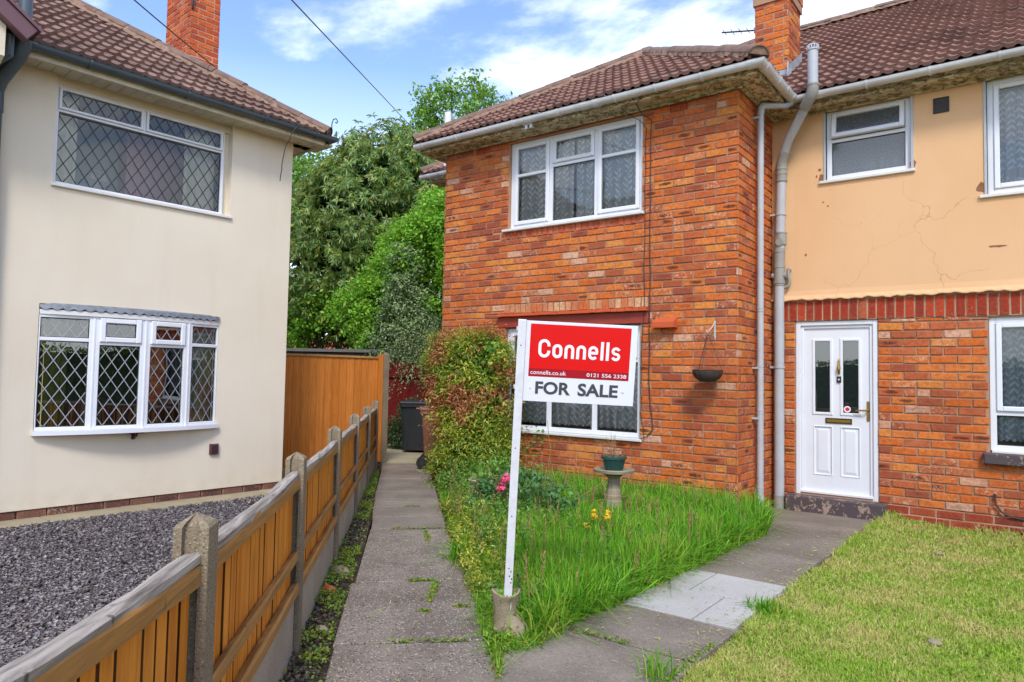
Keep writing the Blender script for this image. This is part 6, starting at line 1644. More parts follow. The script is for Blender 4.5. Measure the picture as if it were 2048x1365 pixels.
def logo_word(mb, F, x0, x1, base, cap, w):
    """rounded stroke lettering; the x-height is 0.74 of the capitals"""
    xh = cap * 0.76; units = [('C', .86), ('o', .72), ('n', .70), ('n', .70), ('e', .72), ('l', .24), ('l', .24), ('s', .66)]
    gapu = 0.155; tot = sum(u for _, u in units) + gapu * (len(units) - 1); k = (x1 - x0) / tot; th = 0.215 * k
    x = x0
    for ch_, u in units:
        W = u * k; h = th / 2; l, r_, b, t = x + h, x + W - h, base + h, base + (cap if ch_ in 'Cl' else xh) - h
        rr = min((r_ - l) / 2, (t - b) / 2) if ch_ != 'l' else 0; cx = (l + r_) / 2
        if ch_ == 'C': p = [(r_, t - rr - cap * 0.06)] + arc(cx, t - rr, rr, rr, 0, 180) + arc(cx, b + rr, rr, rr, 180, 360) + [(r_, b + rr + cap * 0.06)]; ribbon(mb, F, p, th, w)
        elif ch_ == 'o': ribbon(mb, F, arc(cx, t - rr, rr, rr, 0, 180) + arc(cx, b + rr - 0.0001, rr, rr, 180, 360), th, w, True)
        elif ch_ == 'n': ribbon(mb, F, [(l, base)] + arc(cx, t - rr, rr, rr, 180, 0) + [(r_, base)], th, w)
        elif ch_ == 'e':
            m = (t + b) / 2 - th * 0.02; ribbon(mb, F, [(l + h, m), (r_ - th * 0.02, m), (r_, m + th * 0.05)] + arc(cx, t - rr, rr, rr, 0, 180) + arc(cx, b + rr, rr, rr, 180, 325), th * 0.94, w)
        elif ch_ == 'l': ribbon(mb, F, [((x + x + W) / 2, base), ((x + x + W) / 2, base + cap)], th, w)
        elif ch_ == 's':
            q = (t - b) / 4; ribbon(mb, F, arc(cx, t - q, (r_ - l) / 2, q, 15, 180) + arc(cx, t - q, (r_ - l) / 2, q, 200, 262, 4) + arc(cx, b + q, (r_ - l) / 2, q, 82, 0, 6) + arc(cx, b + q, (r_ - l) / 2, q, -15, -165), th * 0.9, w)
        x += W + gapu * k
# ---- for sale sign
pb_, pt_ = Vector((-2.268, 3.025, 0.03)), Vector((-2.085, 2.872, 1.662))
sV = (pt_ - pb_).normalized()
sU0 = Vector((0.806, 0.592, -0.012)); sU = (sU0 - sV * sU0.dot(sV)).normalized(); sW = sU.cross(sV).normalized()
if sW.y > 0: sW = -sW
sign = empty('for_sale_sign', tuple(pb_), label='red and white for sale board on a leaning white post', cat='sign')
FS = FR(pt_, sU, sW, sV)                      # origin: top of the post centre line
mb = MB(); L_ = (pt_ - pb_).length
mb.box(FS, -0.021, 0.021, -L_, 0.0, -0.02, 0.022, 0, 0.002)
mb.build('post', M['sign_post'], sign)
mb = MB()
for v in (-0.13, -0.66, -1.02, -1.30): mb.tube([FS.p(-0.002, v, 0.0218), FS.p(-0.002, v, 0.0232)], 0.0032, 8)
for v, u in ((-1.32, 0.006), (-1.345, 0.0), (-1.36, 0.012), (-1.38, 0.009)): mb.box(FS, u, u + 0.006, v, v + 0.008, 0.0218, 0.0226)
mb.build('screw_hole', M['rubber'], sign)
BW, BH = 0.585, 0.412
B0 = 0.022
mb = MB(); mb.box(FS, B0, B0 + BW - 0.02, -BH - 0.004, -0.004, -0.008, 0.0, 0, 0.001); board = mb.build('board', M['sign_white'], sign)
def face_art(F, back=False):
    """the printed face; u runs from the post outwards"""
    g = lambda u: u
    mb = MB(); mb.face([F.p(0.044, -0.245, 0.001), F.p(0.555, -0.245, 0.001), F.p(0.555, -0.018, 0.001), F.p(0.044, -0.018, 0.001)]); mb.build('red_field', M['sign_red'], board)
    mb = MB(); mb.face([F.p(0.044, -0.287, 0.001), F.p(0.555, -0.287, 0.001), F.p(0.555, -0.2452, 0.001), F.p(0.044, -0.2452, 0.001)]); mb.build('crimson_strip', M['sign_crimson'], board)
    mb = MB(); logo_word(mb, F, 0.088, 0.506, -0.188, 0.094, 0.002); mb.build('agency_lettering', M['sign_letter'], board)
    mb = MB(); put_text(mb, F, 'connells.co.uk', 0.054, 0.236, -0.275, 0.0205, 0.0018, 0.004); put_text(mb, F, '0121 556 2338', 0.341, 0.543, -0.275, 0.0185, 0.0018, 0.006)
    mb.build('contact_lettering', M['sign_letter'], board)
    for wd_, xa, xb in (('FOR', 0.083, 0.262), ('SALE', 0.300, 0.505)): mb = MB(); put_text(mb, F, wd_, xa, xb, -0.376, 0.064, 0.0012, 0.030); mb.build('word_lettering', M['sign_grey'], board)
    mb = MB()
    for u in (0.058, 0.53): mb.tube([F.p(u, -0.345, 0.0005), F.p(u, -0.345, 0.004)], 0.005, 8)
    mb.build('rivet', M['sign_post'], board)
face_art(FS)
bw_ = B0 + B0 + BW - 0.02
FSb = FR(FS.p(bw_, 0, -0.008), -sU, -sW, sV)
face_art(FSb, True)
mb = MB()
for v in (-0.05, -0.35): mb.box(FS, -0.028, 0.06, v - 0.01, v + 0.01, -0.028, -0.0205, 0, 0.002)
mb.build('fixing_plate', M['sign_post'], sign)
# ---- cast stone boot planter holding the post
boot = empty('boot_planter', (-2.262, 3.02, 0), label='weathered stone boot planter at the foot of the for sale sign', cat='planter')
tdr = Vector((0.72, 0.40, 0)).normalized(); sdr = Vector((-tdr.y, tdr.x, 0)); bc = Vector((-2.268, 3.02, 0))
prof = [(0.0, -0.072, 0.128, 0.052), (0.018, -0.078, 0.138, 0.058), (0.024, -0.070, 0.130, 0.052), (0.045, -0.070, 0.130, 0.052), (0.07, -0.066, 0.112, 0.048), (0.09, -0.064, 0.088, 0.044), (0.11, -0.062, 0.066, 0.042), (0.135, -0.060, 0.055, 0.044), (0.165, -0.062, 0.056, 0.050), (0.195, -0.068, 0.062, 0.056), (0.222, -0.077, 0.072, 0.064), (0.236, -0.080, 0.076, 0.066), (0.238, -0.070, 0.066, 0.056), (0.20, -0.058, 0.052, 0.046)]
mb = MB(); n = 28; vs = []
for z, a, b, wdt in prof:
    for k in range(n):
        an = 6.2832 * k / n; c, s = math.cos(an), math.sin(an); cx_ = (a + b) / 2; rx = (b - a) / 2
        x = cx_ + rx * math.copysign(abs(c) ** 0.85, c); y = wdt * math.copysign(abs(s) ** 0.85, s) * (1.0 - 0.18 * max(0, c))
        wr = 0.006 * math.sin(z * 230 + 2 * an) * (1 if 0.08 < z < 0.2 else 0.2)
        p = bc + tdr * (x + wr * c) + sdr * (y + wr * s) + Vector((0, 0, z + (0.012 * math.sin(an * 2 + 1) if z > 0.2 else 0)))
        vs.append(p + Vector((random.uniform(-.0016, .0016), random.uniform(-.0016, .0016), 0)))
fs = []
for i in range(len(prof) - 1):
    for k in range(n): fs.append((i * n + k, i * n + (k + 1) % n, (i + 1) * n + (k + 1) % n, (i + 1) * n + k))
mb.poly(vs, fs); smooth_by_angle(mb.build('boot', M['stone'], boot), 50)
mb = MB(); mb.poly([bc + tdr * (-0.003 + 0.058 * math.cos(6.283 * k / 20)) + sdr * (0.05 * math.sin(6.283 * k / 20)) + Vector((0, 0, 0.212)) for k in range(20)], [tuple(range(20))]); mb.build('soil', M['soil'], boot)

# ---- leaves and plants in bulk
def unit(a): return a / np.maximum(np.linalg.norm(a, axis=1, keepdims=True), 1e-9)
def leaves(P, D, L, wr=0.3, fold=0.12, rg=RNG, up=None, bend=0.0):
    """folded four-corner leaves: base, left, tip, right"""
    n = len(P); D = unit(D); L = np.broadcast_to(np.asarray(L, float), (n,))[:, None]
    U = rg.normal(0, 1, (n, 3)) * 0.6 + (np.array([0, 0, 1.0]) if up is None else up)
    S = unit(np.cross(D, U)); N = np.cross(S, D)
    V = np.stack([P, P + D * L * 0.45 + S * L * wr / 2 + N * L * fold, P + D * L - np.array([0, 0, 1.0]) * L * bend, P + D * L * 0.45 - S * L * wr / 2 + N * L * fold], 1)
    return V.reshape(-1, 3)
def leaf_faces(n):
    b = (np.arange(n) * 4)[:, None]; return np.concatenate([b + np.array([0, 1, 2]), b + np.array([0, 2, 3])], 1).reshape(-1, 3)
def leaf_obj(name, Vs, mats, parent, mids=None):
    V = np.concatenate(Vs); n = len(V) // 4; F = leaf_faces(n); mi = None
    if mids is not None: mi = np.repeat(np.concatenate(mids), 2)
    return np_mesh(name, V, F, mats, parent, mi)
def in_any(P, lobes, skip=None, k=0.86):
    r = np.zeros(len(P), bool)
    for i, (c, ra) in enumerate(lobes):
        if i == skip: continue
        r |= (((P - np.array(c)) / (np.array(ra) * k)) ** 2).sum(1) < 1
    return r
def crown_pts(lobes, nclump, per, clump_r, rg, shell=(0.78, 1.04), low=-1.0, gap=0.0):
    """twig tips in clumps over the outside of a group of ellipsoids; returns points and outward directions"""
    A = np.array([ra[0] * ra[1] + ra[1] * ra[2] + ra[0] * ra[2] for _, ra in lobes]); A = A / A.sum(); P = []; O = []
    for i, (c, ra) in enumerate(lobes):
        m = int(nclump * A[i] * 1.5) + 1; d = unit(rg.normal(0, 1, (m, 3))); d = d[d[:, 2] > low]
        q = np.array(c) + d * np.array(ra) * rg.uniform(*shell, (len(d), 1)); k = ~in_any(q, lobes, i); q = q[k]; d = unit(d[k] / np.array(ra))
        if gap: 
            g = fbm(q[:, 0] * 1.3 + q[:, 2], q[:, 1] * 1.3 - q[:, 2] * 0.7, 1.1, 5) > gap; q = q[g]; d = d[g]
        pp = np.repeat(q, per, 0) + rg.normal(0, clump_r, (len(q) * per, 3)) * np.array([1, 1, 0.8]); P.append(pp); O.append(unit(np.repeat(d, per, 0) + rg.normal(0, 0.35, (len(pp), 3))))
    return np.concatenate(P), np.concatenate(O)
def trunk(mb, base, top, r0, r1, seed=0, n=7, wob_=0.12, sides=9):
    rg = random.Random(seed); b, t = Vector(base), Vector(top); pts = []; rs = []
    for i in range(n + 1):
        f = i / n; o = Vector((rg.uniform(-1, 1), rg.uniform(-1, 1), 0)) * wob_ * math.sin(math.pi * f); pts.append(b.lerp(t, f) + o); rs.append(r0 + (r1 - r0) * f)
    mb.tube(pts, rs, sides); return pts
def tree(name, label, base, lobes, mats, nclump, per, clump_r, L, wr, style='spray', whorl=7, seed=1, group=None, cat='tree', tr=0.14, fill=0, fillmat=None, gap=0.0, low=-1.0, stems=1, limbs=True, droop=0.35, split=None, shell=(0.78, 1.04)):
    rg = np.random.default_rng(seed); o = empty(name, base, label=label, cat=cat, group=group)
    P, O = crown_pts(lobes, nclump, per, clump_r, rg, shell=shell, gap=gap, low=low); n = len(P)
    if style == 'whorl':
        a = unit(np.cross(O, rg.normal(0, 1, (n, 3)))); b = np.cross(O, a); Vs = []
        for k in range(whorl):
            an = 6.2832 * k / whorl + rg.uniform(-0.3, 0.3, n); D = a * np.cos(an)[:, None] + b * np.sin(an)[:, None]
            D = D + O * rg.uniform(0.1, 0.7, (n, 1)) - np.array([0, 0, droop]) * rg.uniform(0.4, 1.4, (n, 1)); Vs.append(leaves(P, D, L * rg.uniform(0.7, 1.15, n), wr, 0.10, rg, up=O * 1.5, bend=0.15))
    else:
        Vs = [leaves(P + rg.normal(0, L * 0.8, (n, 3)), O * 0.8 + rg.normal(0, 0.7, (n, 3)) - np.array([0, 0, droop]), L * rg.uniform(0.65, 1.2, n), wr, 0.10, rg, up=O + np.array([0, 0, 0.8])) for _ in range(whorl)]
    if isinstance(mats, (list, tuple)):
        mids = []
        for v in Vs:
            m_ = len(v) // 4; z = v[::4]; f = split(z, rg) if split else rg.random(m_) < 0.25; mids.append(f.astype(int))
        leaf_obj('foliage', Vs, list(mats), o, mids)
    else: leaf_obj('foliage', Vs, mats, o)
    if fill:
        Pf = []
        for c, ra in lobes: Pf.append(np.array(c) + unit(rg.normal(0, 1, (fill, 3))) * np.array(ra) * rg.uniform(0.25, 0.82, (fill, 1)))
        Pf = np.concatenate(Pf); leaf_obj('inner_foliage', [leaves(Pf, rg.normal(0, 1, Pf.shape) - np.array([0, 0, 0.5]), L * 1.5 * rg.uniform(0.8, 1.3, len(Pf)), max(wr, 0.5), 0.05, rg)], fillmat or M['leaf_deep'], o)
    if tr:
        mb = MB(); top = Vector(lobes[0][0]); rn = random.Random(seed)
        for s_ in range(stems):
            off = Vector((rn.uniform(-0.25, 0.25), rn.uniform(-0.25, 0.25), 0)) if stems > 1 else Vector()
            tt = top if s_ == 0 else Vector(lobes[s_ % len(lobes)][0])
            pts = trunk(mb, Vector(base) + off - Vector((0, 0, 0.1)), tt, tr, tr * 0.35, seed + s_)
            if limbs:
                for i, (c, ra) in enumerate(lobes[1:]):
                    q = pts[3 + i % 3]; trunk(mb, q, c, tr * 0.45, tr * 0.12, seed + i * 3, 5, 0.1, 6)
        if limbs:
            for k in range(min(46, n)):
                q = Vector(P[rn.randrange(n)]); c = min((Vector(l[0]) for l in lobes), key=lambda z: (z - q).length); trunk(mb, c, q, tr * 0.13, 0.006, k, 3, 0.06, 4)
        mb.build('trunk', M['bark'], o)
    return o
T = tree
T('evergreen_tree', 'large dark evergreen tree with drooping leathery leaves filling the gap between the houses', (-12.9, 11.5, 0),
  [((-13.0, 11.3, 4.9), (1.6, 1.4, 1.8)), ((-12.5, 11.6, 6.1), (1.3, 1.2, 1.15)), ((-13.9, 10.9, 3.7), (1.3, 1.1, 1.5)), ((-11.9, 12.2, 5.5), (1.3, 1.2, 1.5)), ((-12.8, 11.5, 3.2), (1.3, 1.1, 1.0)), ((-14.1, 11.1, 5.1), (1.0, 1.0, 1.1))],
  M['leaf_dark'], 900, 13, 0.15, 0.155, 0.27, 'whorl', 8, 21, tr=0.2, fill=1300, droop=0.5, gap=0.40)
T('evergreen_tree', 'tall leafy tree rising behind the brick wing roof into the sky', (-15.4, 17.8, 0),
  [((-15.6, 17.7, 8.9), (1.5, 1.5, 1.3)), ((-16.3, 17.2, 10.2), (0.75, 0.7, 0.85)), ((-15.1, 18.1, 10.3), (0.8, 0.8, 0.75)), ((-14.0, 18.9, 9.8), (0.9, 0.8, 0.7)), ((-17.0, 16.8, 9.3), (0.9, 0.8, 0.5)), ((-15.9, 17.5, 11.0), (0.3, 0.3, 0.5)), ((-15.2, 18.0, 11.05), (0.3, 0.3, 0.4)), ((-13.0, 19.6, 9.7), (0.8, 0.7, 0.5))],
  M['leaf_mid'], 240, 7, 0.17, 0.17, 0.55, 'spray', 6, 5, tr=0.16, gap=0.36, shell=(0.5, 1.1))
T('leafy_tree', 'distant green tree peeping above the far corner of the cream house', (-20.0, 15.0, 0), [((-20.0, 14.9, 7.3), (1.5, 1.3, 1.4)), ((-20.6, 14.4, 8.2), (0.8, 0.8, 0.6)), ((-19.0, 15.6, 6.5), (1.2, 1.0, 1.2))],
  M['leaf_mid'], 150, 9, 0.2, 0.2, 0.5, 'spray', 6, 6, tr=0.15)
T('leafy_tree', 'bright lime green tree beside the brick wing corner', (-10.2, 10.6, 0),
  [((-10.3, 10.5, 3.7), (0.85, 0.7, 0.85)), ((-9.75, 10.9, 4.55), (0.75, 0.7, 0.75)), ((-10.9, 10.2, 3.05), (0.8, 0.5, 0.6)), ((-10.1, 10.6, 2.7), (1.0, 0.65, 0.9)), ((-11.5, 9.95, 2.7), (0.55, 0.45, 0.4)), ((-9.3, 11.0, 3.6), (0.8, 0.7, 1.0)), ((-10.9, 10.1, 2.1), (0.7, 0.4, 0.5))],
  M['leaf_bright'], 430, 14, 0.10, 0.085, 0.6, 'spray', 7, 8, tr=0.08, fill=700, fillmat=M['leaf_mid'])
T('shrub', 'silvery grey-green shrub standing in front of the lime green tree', (-10.15, 9.85, 0),
  [((-10.1, 9.93, 2.45), (0.55, 0.3, 0.75)), ((-10.2, 9.9, 3.3), (0.28, 0.25, 0.7)), ((-10.5, 9.9, 1.9), (0.5, 0.3, 0.45)), ((-9.7, 10.0, 2.0), (0.5, 0.3, 0.5))],
  M['leaf_grey'], 230, 12, 0.08, 0.065, 0.55, 'spray', 6, 9, cat='shrub', tr=0.04, fill=260)
T('leafy_tree', 'small fresh green tree under the evergreen, beside the cream house', (-13.6, 10.6, 0),
  [((-13.7, 10.5, 2.95), (0.65, 0.5, 0.5)), ((-13.0, 10.9, 2.75), (0.6, 0.45, 0.5)), ((-14.2, 10.2, 2.6), (0.5, 0.45, 0.6))],
  M['leaf_bright'], 110, 10, 0.11, 0.10, 0.6, 'spray', 6, 14, tr=0.06)
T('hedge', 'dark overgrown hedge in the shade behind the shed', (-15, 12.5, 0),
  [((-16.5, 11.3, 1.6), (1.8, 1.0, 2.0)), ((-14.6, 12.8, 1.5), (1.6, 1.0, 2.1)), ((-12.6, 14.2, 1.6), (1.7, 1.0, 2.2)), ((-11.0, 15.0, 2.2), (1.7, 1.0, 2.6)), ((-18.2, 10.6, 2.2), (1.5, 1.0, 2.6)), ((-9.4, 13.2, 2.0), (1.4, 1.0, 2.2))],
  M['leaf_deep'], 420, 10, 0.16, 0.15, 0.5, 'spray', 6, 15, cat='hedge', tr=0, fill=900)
# drooping cotoneaster over the red fence: arching sprays
co_ = empty('cotoneaster', (-9.4, 9.8, 0), label='grey-green weeping shrub spilling over the dark red fence', cat='shrub')
rg = np.random.default_rng(31); Vs = []; mb = MB()
for k in range(120):
    b = np.array([rg.uniform(-10.0, -8.4), rg.uniform(9.75, 10.0), rg.uniform(1.5, 2.35)]); d = np.array([rg.uniform(-0.55, 0.55), -rg.uniform(0.3, 0.75), 0.0]); L = rg.uniform(0.4, 1.0)
    ts = np.linspace(0, 1, 24)[:, None]; c = b + d * ts * L + np.array([0, 0, 1.0]) * (0.25 * ts - rg.uniform(0.65, 1.15) * ts ** 2) * L
    if k % 3 == 0: mb.tube([tuple(x) for x in c[::4]], 0.005, 4)
    for _ in range(3): Vs.append(leaves(c + rg.normal(0, 0.018, c.shape), rg.normal(0, 1, c.shape) + d, rg.uniform(0.025, 0.05, len(c)), 0.55, 0.1, rg))
leaf_obj('foliage', Vs, M['leaf_grey'], co_); mb.build('stem', M['bark'], co_)
T('shrub', 'small dark shrub at the foot of the red fence by the black bin', (-9.3, 9.25, 0), [((-9.35, 9.25, 0.35), (0.25, 0.22, 0.36)), ((-9.5, 9.1, 0.15), (0.25, 0.2, 0.2)), ((-9.2, 9.3, 0.62), (0.16, 0.15, 0.28))], M['leaf_deep'], 70, 9, 0.05, 0.05, 0.5, 'spray', 5, 17, cat='shrub', tr=0.012, fill=60)
# the big variegated bush on the wing wall
def redsplit(z, rg):
    f = fbm(z[:, 0] * 1.0 + z[:, 2] * 0.3, z[:, 2] * 1.0, 3.6, 9) + 0.22 * (rg.random(len(z)) - 0.5); return (f > 0.535) & (z[:, 2] > 0.55)
T('flowering_bush', 'tall bush of slender yellow, green and red leaves against the brick wing', (-5.85, 6.95, 0),
  [((-5.82, 6.86, 1.40), (0.56, 0.34, 0.50)), ((-5.70, 6.82, 0.95), (0.52, 0.38, 0.55)), ((-5.62, 6.76, 0.45), (0.50, 0.40, 0.50)), ((-5.58, 6.92, 1.68), (0.36, 0.24, 0.24)), ((-6.15, 6.88, 1.62), (0.30, 0.25, 0.26)), ((-5.75, 6.68, 0.2), (0.38, 0.3, 0.26))],
  [M['leaf_bush'], M['leaf_red']], 430, 14, 0.05, 0.062, 0.26, 'spray', 5, 41, cat='bush', tr=0.02, fill=900, fillmat=M['leaf_mid'], split=redsplit, stems=3, shell=(0.82, 1.06))
T('weed_plant', 'broad-leaved green plants at the foot of the red-tinged bush', (-5.3, 6.4, 0), [((-5.2, 6.35, 0.1), (0.4, 0.25, 0.16)), ((-5.5, 6.4, 0.12), (0.22, 0.25, 0.2)), ((-4.9, 6.3, 0.22), (0.2, 0.2, 0.22))], M['leaf_mid'], 120, 7, 0.05, 0.045, 0.5, 'spray', 5, 43, cat='plant', tr=0)
# rose bush with two pink blooms
rose = empty('rose_bush', (-3.85, 5.35, 0), label='dark leaved rose bush with two pink blooms beside the sign post', cat='rose')
rg = np.random.default_rng(51); lob = [((-3.85, 5.35, 0.22), (0.36, 0.28, 0.22)), ((-3.55, 5.3, 0.16), (0.3, 0.25, 0.18)), ((-4.1, 5.35, 0.2), (0.25, 0.2, 0.16))]
P, O = crown_pts(lob, 120, 5, 0.05, rg); leaf_obj('foliage', [leaves(P + rg.normal(0, 0.03, P.shape), O + rg.normal(0, 0.6, P.shape), 0.06 * rg.uniform(0.6, 1.2, len(P)), 0.62, 0.06, rg) for _ in range(4)], M['leaf_rose'], rose)
mb = MB()
for k in range(16):
    a = rg.uniform(0, 6.28); trunk(mb, (-3.85, 5.35, 0), (-3.85 + 0.4 * math.cos(a), 5.35 + 0.3 * math.sin(a), rg.uniform(0.2, 0.52)), 0.006, 0.003, k, 4, 0.03, 5)
bl_ = [(-3.82, 5.05, 0.452), (-3.87, 5.05, 0.367)]
for p in bl_: trunk(mb, (-3.85, 5.2, 0.05), (p[0], p[1], p[2] - 0.02), 0.005, 0.004, 3, 4, 0.02, 5)
mb.build('stem', M['twig'], rose)
def bloom(c, r, mat, parent, layers=4, seed=0, name='bloom'):
    rg = random.Random(seed); mb = MB(); c = Vector(c); r *= 0.62
    for k in range(54):          # a ball of overlapping cupped petals
        n_ = Vector((rg.gauss(0, 1), rg.gauss(0, 1), rg.gauss(0.25, 1))).normalized(); rr = r * rg.uniform(0.55, 1.0); a = n_.orthogonal().normalized(); a.rotate(Matrix.Rotation(rg.uniform(0, 6.28), 3, n_)); b = n_.cross(a); w_ = r * rg.uniform(0.32, 0.5)
        p = c + n_ * rr; mb.poly([p - a * w_ * 0.5 - n_ * w_ * 0.5, p - b * w_ * 0.6 - a * w_ * 0.05, p + a * w_ * 0.75 + n_ * w_ * 0.35 - b * w_ * 0.3, p + a * w_ * 0.8 + n_ * w_ * 0.3 + b * w_ * 0.3, p + b * w_ * 0.6 - a * w_ * 0.05], [(0, 1, 2, 3, 4)])
    return mb.build(name, mat, parent)
bloom(bl_[0], 0.085, M['petal_pink'], rose, seed=1); bloom(bl_[1], 0.075, M['petal_pink'], rose, seed=2)
yel = empty('yellow_flowers', (-2.82, 4.95, 0), label='clump of yellow flowers in the long grass before the bird bath', cat='flowers')
mb = MB()
for i, (x, y, z, r_) in enumerate(((-2.84, 4.93, 0.24, 0.032), (-2.72, 4.92, 0.25, 0.034), (-2.99, 4.9, 0.14, 0.028), (-2.90, 4.9, 0.155, 0.036), (-2.86, 4.87, 0.15, 0.03), (-2.80, 4.9, 0.11, 0.024), (-2.725, 4.88, 0.09, 0.022), (-2.74, 4.97, 0.28, 0.024), (-2.87, 4.98, 0.27, 0.02), (-2.93, 4.78, 0.06, 0.024))):
    bloom((x, y, z + 0.03), r_ * 1.45, M['petal_yellow'], yel, 4, i); trunk(mb, (x + 0.02, y + 0.03, 0), (x, y, z + 0.03), 0.004, 0.003, i, 3, 0.02, 5)
mb.build('stem', M['leaf_mid'], yel)

# ---- bird bath with the potted plant on it
bb = empty('bird_bath', (-3.15, 5.82, 0), label='tapering stone bird bath standing in the long grass', cat='bird bath'); bc_ = Vector((-3.15, 5.82, 0))
mb = MB(); pr = []
z = 0.0
for k in range(9):
    r0 = 0.098 - 0.005 * k; r1 = 0.098 - 0.005 * (k + 1); pr += [(r0, z), (r0, z + 0.044), (r0 - 0.004, z + 0.048)]; z += 0.05
pr += [(0.055, z), (0.07, z + 0.015), (0.09, z + 0.03)]
mb.lathe(bc_, pr, 10, jit=0.0012); mb.build('pedestal', M['stone_pale'], bb)
mb = MB(); mb.lathe(bc_ + Vector((0, 0, 0.475)), [(0.06, 0), (0.15, 0.022), (0.186, 0.03), (0.19, 0.055), (0.18, 0.062), (0.165, 0.055), (0.10, 0.042), (0.0, 0.04)], 26, jit=0.002); smooth_by_angle(mb.build('bowl', M['stone_pale'], bb), 50)
pot = empty('plant_pot', (-3.15, 5.82, 0.52), label='dark green plastic pot of withered red twigs on the bird bath', cat='plant pot')
pc = bc_ + Vector((0, 0, 0.518)); mb = MB(); mb.lathe(pc, [(0.074, 0), (0.08, 0.006), (0.104, 0.10), (0.108, 0.103), (0.118, 0.106), (0.12, 0.128), (0.112, 0.130), (0.104, 0.11), (0.0, 0.105)], 28, sy=0.8, rz=0.64)
for k in range(14):
    a = 6.283 * k / 14; c_, s_ = math.cos(0.64), math.sin(0.64)
    def rim(r_, z_): x, y = r_ * math.cos(a), r_ * math.sin(a) * 0.8; return pc + Vector((x * c_ - y * s_, x * s_ + y * c_, z_))
    mb.tube([rim(0.082, 0.015), rim(0.100, 0.092)], 0.004, 5)
smooth_by_angle(mb.build('pot', M['green_plastic'], pot), 40)
rg = np.random.default_rng(8); mb = MB(); tips = []
for k in range(26):
    a = rg.uniform(0, 6.28); r_ = rg.uniform(0, 0.07); b = pc + Vector((r_ * math.cos(a), r_ * math.sin(a), 0.105)); t_ = b + Vector((rg.uniform(-0.12, 0.14), rg.uniform(-0.08, 0.08), rg.uniform(0.04, 0.24))); trunk(mb, b, t_, 0.003, 0.0014, k, 4, 0.02, 4); tips.append(t_)
mb.build('stem', M['twig'], pot)
tp = np.repeat(np.array([tuple(t_) for t_ in tips]), 5, 0) + rg.normal(0, 0.02, (len(tips) * 5, 3)); tp = tp[tp[:, 2] < pc.z + 0.27]
leaf_obj('foliage', [leaves(tp, rg.normal(0, 1, tp.shape), rg.uniform(0.012, 0.028, len(tp)), 0.5, 0.1, rg)], M['petal_red'], pot)
# low stone urn among the plants
urn = empty('stone_urn', (-4.66, 5.78, 0.06), label='low round stone urn half lost in plants under the bush', cat='planter'); uc = Vector((-4.66, 5.78, 0.06))
mb = MB(); mb.lathe(uc, [(0.09, 0), (0.12, 0.03), (0.145, 0.12), (0.15, 0.17), (0.14, 0.195), (0.165, 0.205), (0.17, 0.225), (0.155, 0.235), (0.135, 0.22), (0.13, 0.18), (0, 0.17)], 26, jit=0.0015); smooth_by_angle(mb.build('bowl', M['stone'], urn), 45)
rg = np.random.default_rng(4); P = np.array([uc.x, uc.y, 0.30]) + rg.normal(0, 1, (60, 3)) * np.array([0.1, 0.1, 0.05]); leaf_obj('foliage', [leaves(P, rg.normal(0, 1, P.shape) + np.array([0, 0, 1]), rg.uniform(0.04, 0.1, 60), 0.8, 0.05, rg)], M['leaf_mid'], urn)

# ---- the street side, seen only in the window reflections: hedge added to darken them
hg = empty('reflection_hedge', (7.6, -7, 0), label='clipped green hedge added out of view to darken the window reflections', cat='hedge')
rg = np.random.default_rng(61); seg = [((8.0, 8.0), (8.0, -7.2)), ((8.0, -7.2), (-6.0, -8.5))]; Ps = []; mb = MB()
for (a, b) in seg:
    a, b = np.array(a), np.array(b); L_ = np.linalg.norm(b - a); d = (b - a) / L_; nn_ = np.array([d[1], -d[0]]); k = int(L_ * 900)
    u_ = rg.uniform(0, L_, k); s_ = rg.choice([-1, 1], k); top_ = rg.random(k) < 0.3; w_ = np.where(top_, rg.uniform(-0.45, 0.45, k), s_ * (0.45 + rg.normal(0, 0.04, k))); z_ = np.where(top_, 1.95 + rg.normal(0, 0.05, k), rg.uniform(0, 1.95, k))
    xy = a + d * u_[:, None] + nn_ * w_[:, None]; Ps.append(np.stack([xy[:, 0], xy[:, 1], z_], 1))
    G = FR((a[0], a[1], 0), (d[0], d[1], 0), (nn_[0], nn_[1], 0)); mb.box(G, 0, L_, -0.1, 1.85, -0.38, 0.38)
Ps = np.concatenate(Ps); leaf_obj('foliage', [leaves(Ps, rg.normal(0, 1, Ps.shape), rg.uniform(0.06, 0.12, len(Ps)), 0.6, 0.08, rg)], M['leaf_mid'], hg); mb.build('inner_foliage', M['leaf_deep'], hg)
# ---- hanging basket and its bracket
br = empty('wall_bracket', (-2.78, YA, 1.95), label='white iron hanging bracket screwed to the brick wall', cat='bracket')
mb = MB(); mb.box(FA, -2.755, -2.735, 1.80, 2.0, 0, 0.006); mb.build('back_plate', M['white_metal'], br)
mb = MB(); mb.tube([FA.p(-2.745, 1.985, 0.006), FA.p(-2.745, 1.93, 0.08), FA.p(-2.745, 1.87, 0.20)], 0.006, 8); mb.tube([FA.p(-2.745, 1.82, 0.006), FA.p(-2.745, 1.87, 0.14)], 0.005, 8)
mb.tube([FA.p(-2.745, 1.87 + 0.018 * math.sin(a), 0.205 + 0.018 * (1 - math.cos(a))) for a in [0.6 * k - 1.5 for k in range(9)]], 0.005, 6); mb.build('arm', M['white_metal'], br)
hb = empty('hanging_basket', tuple(FA.p(-2.745, 1.33, 0.21)), label='empty dark wicker hanging basket on chains below its wall bracket', cat='basket'); hc = FA.p(-2.745, 1.345, 0.21)
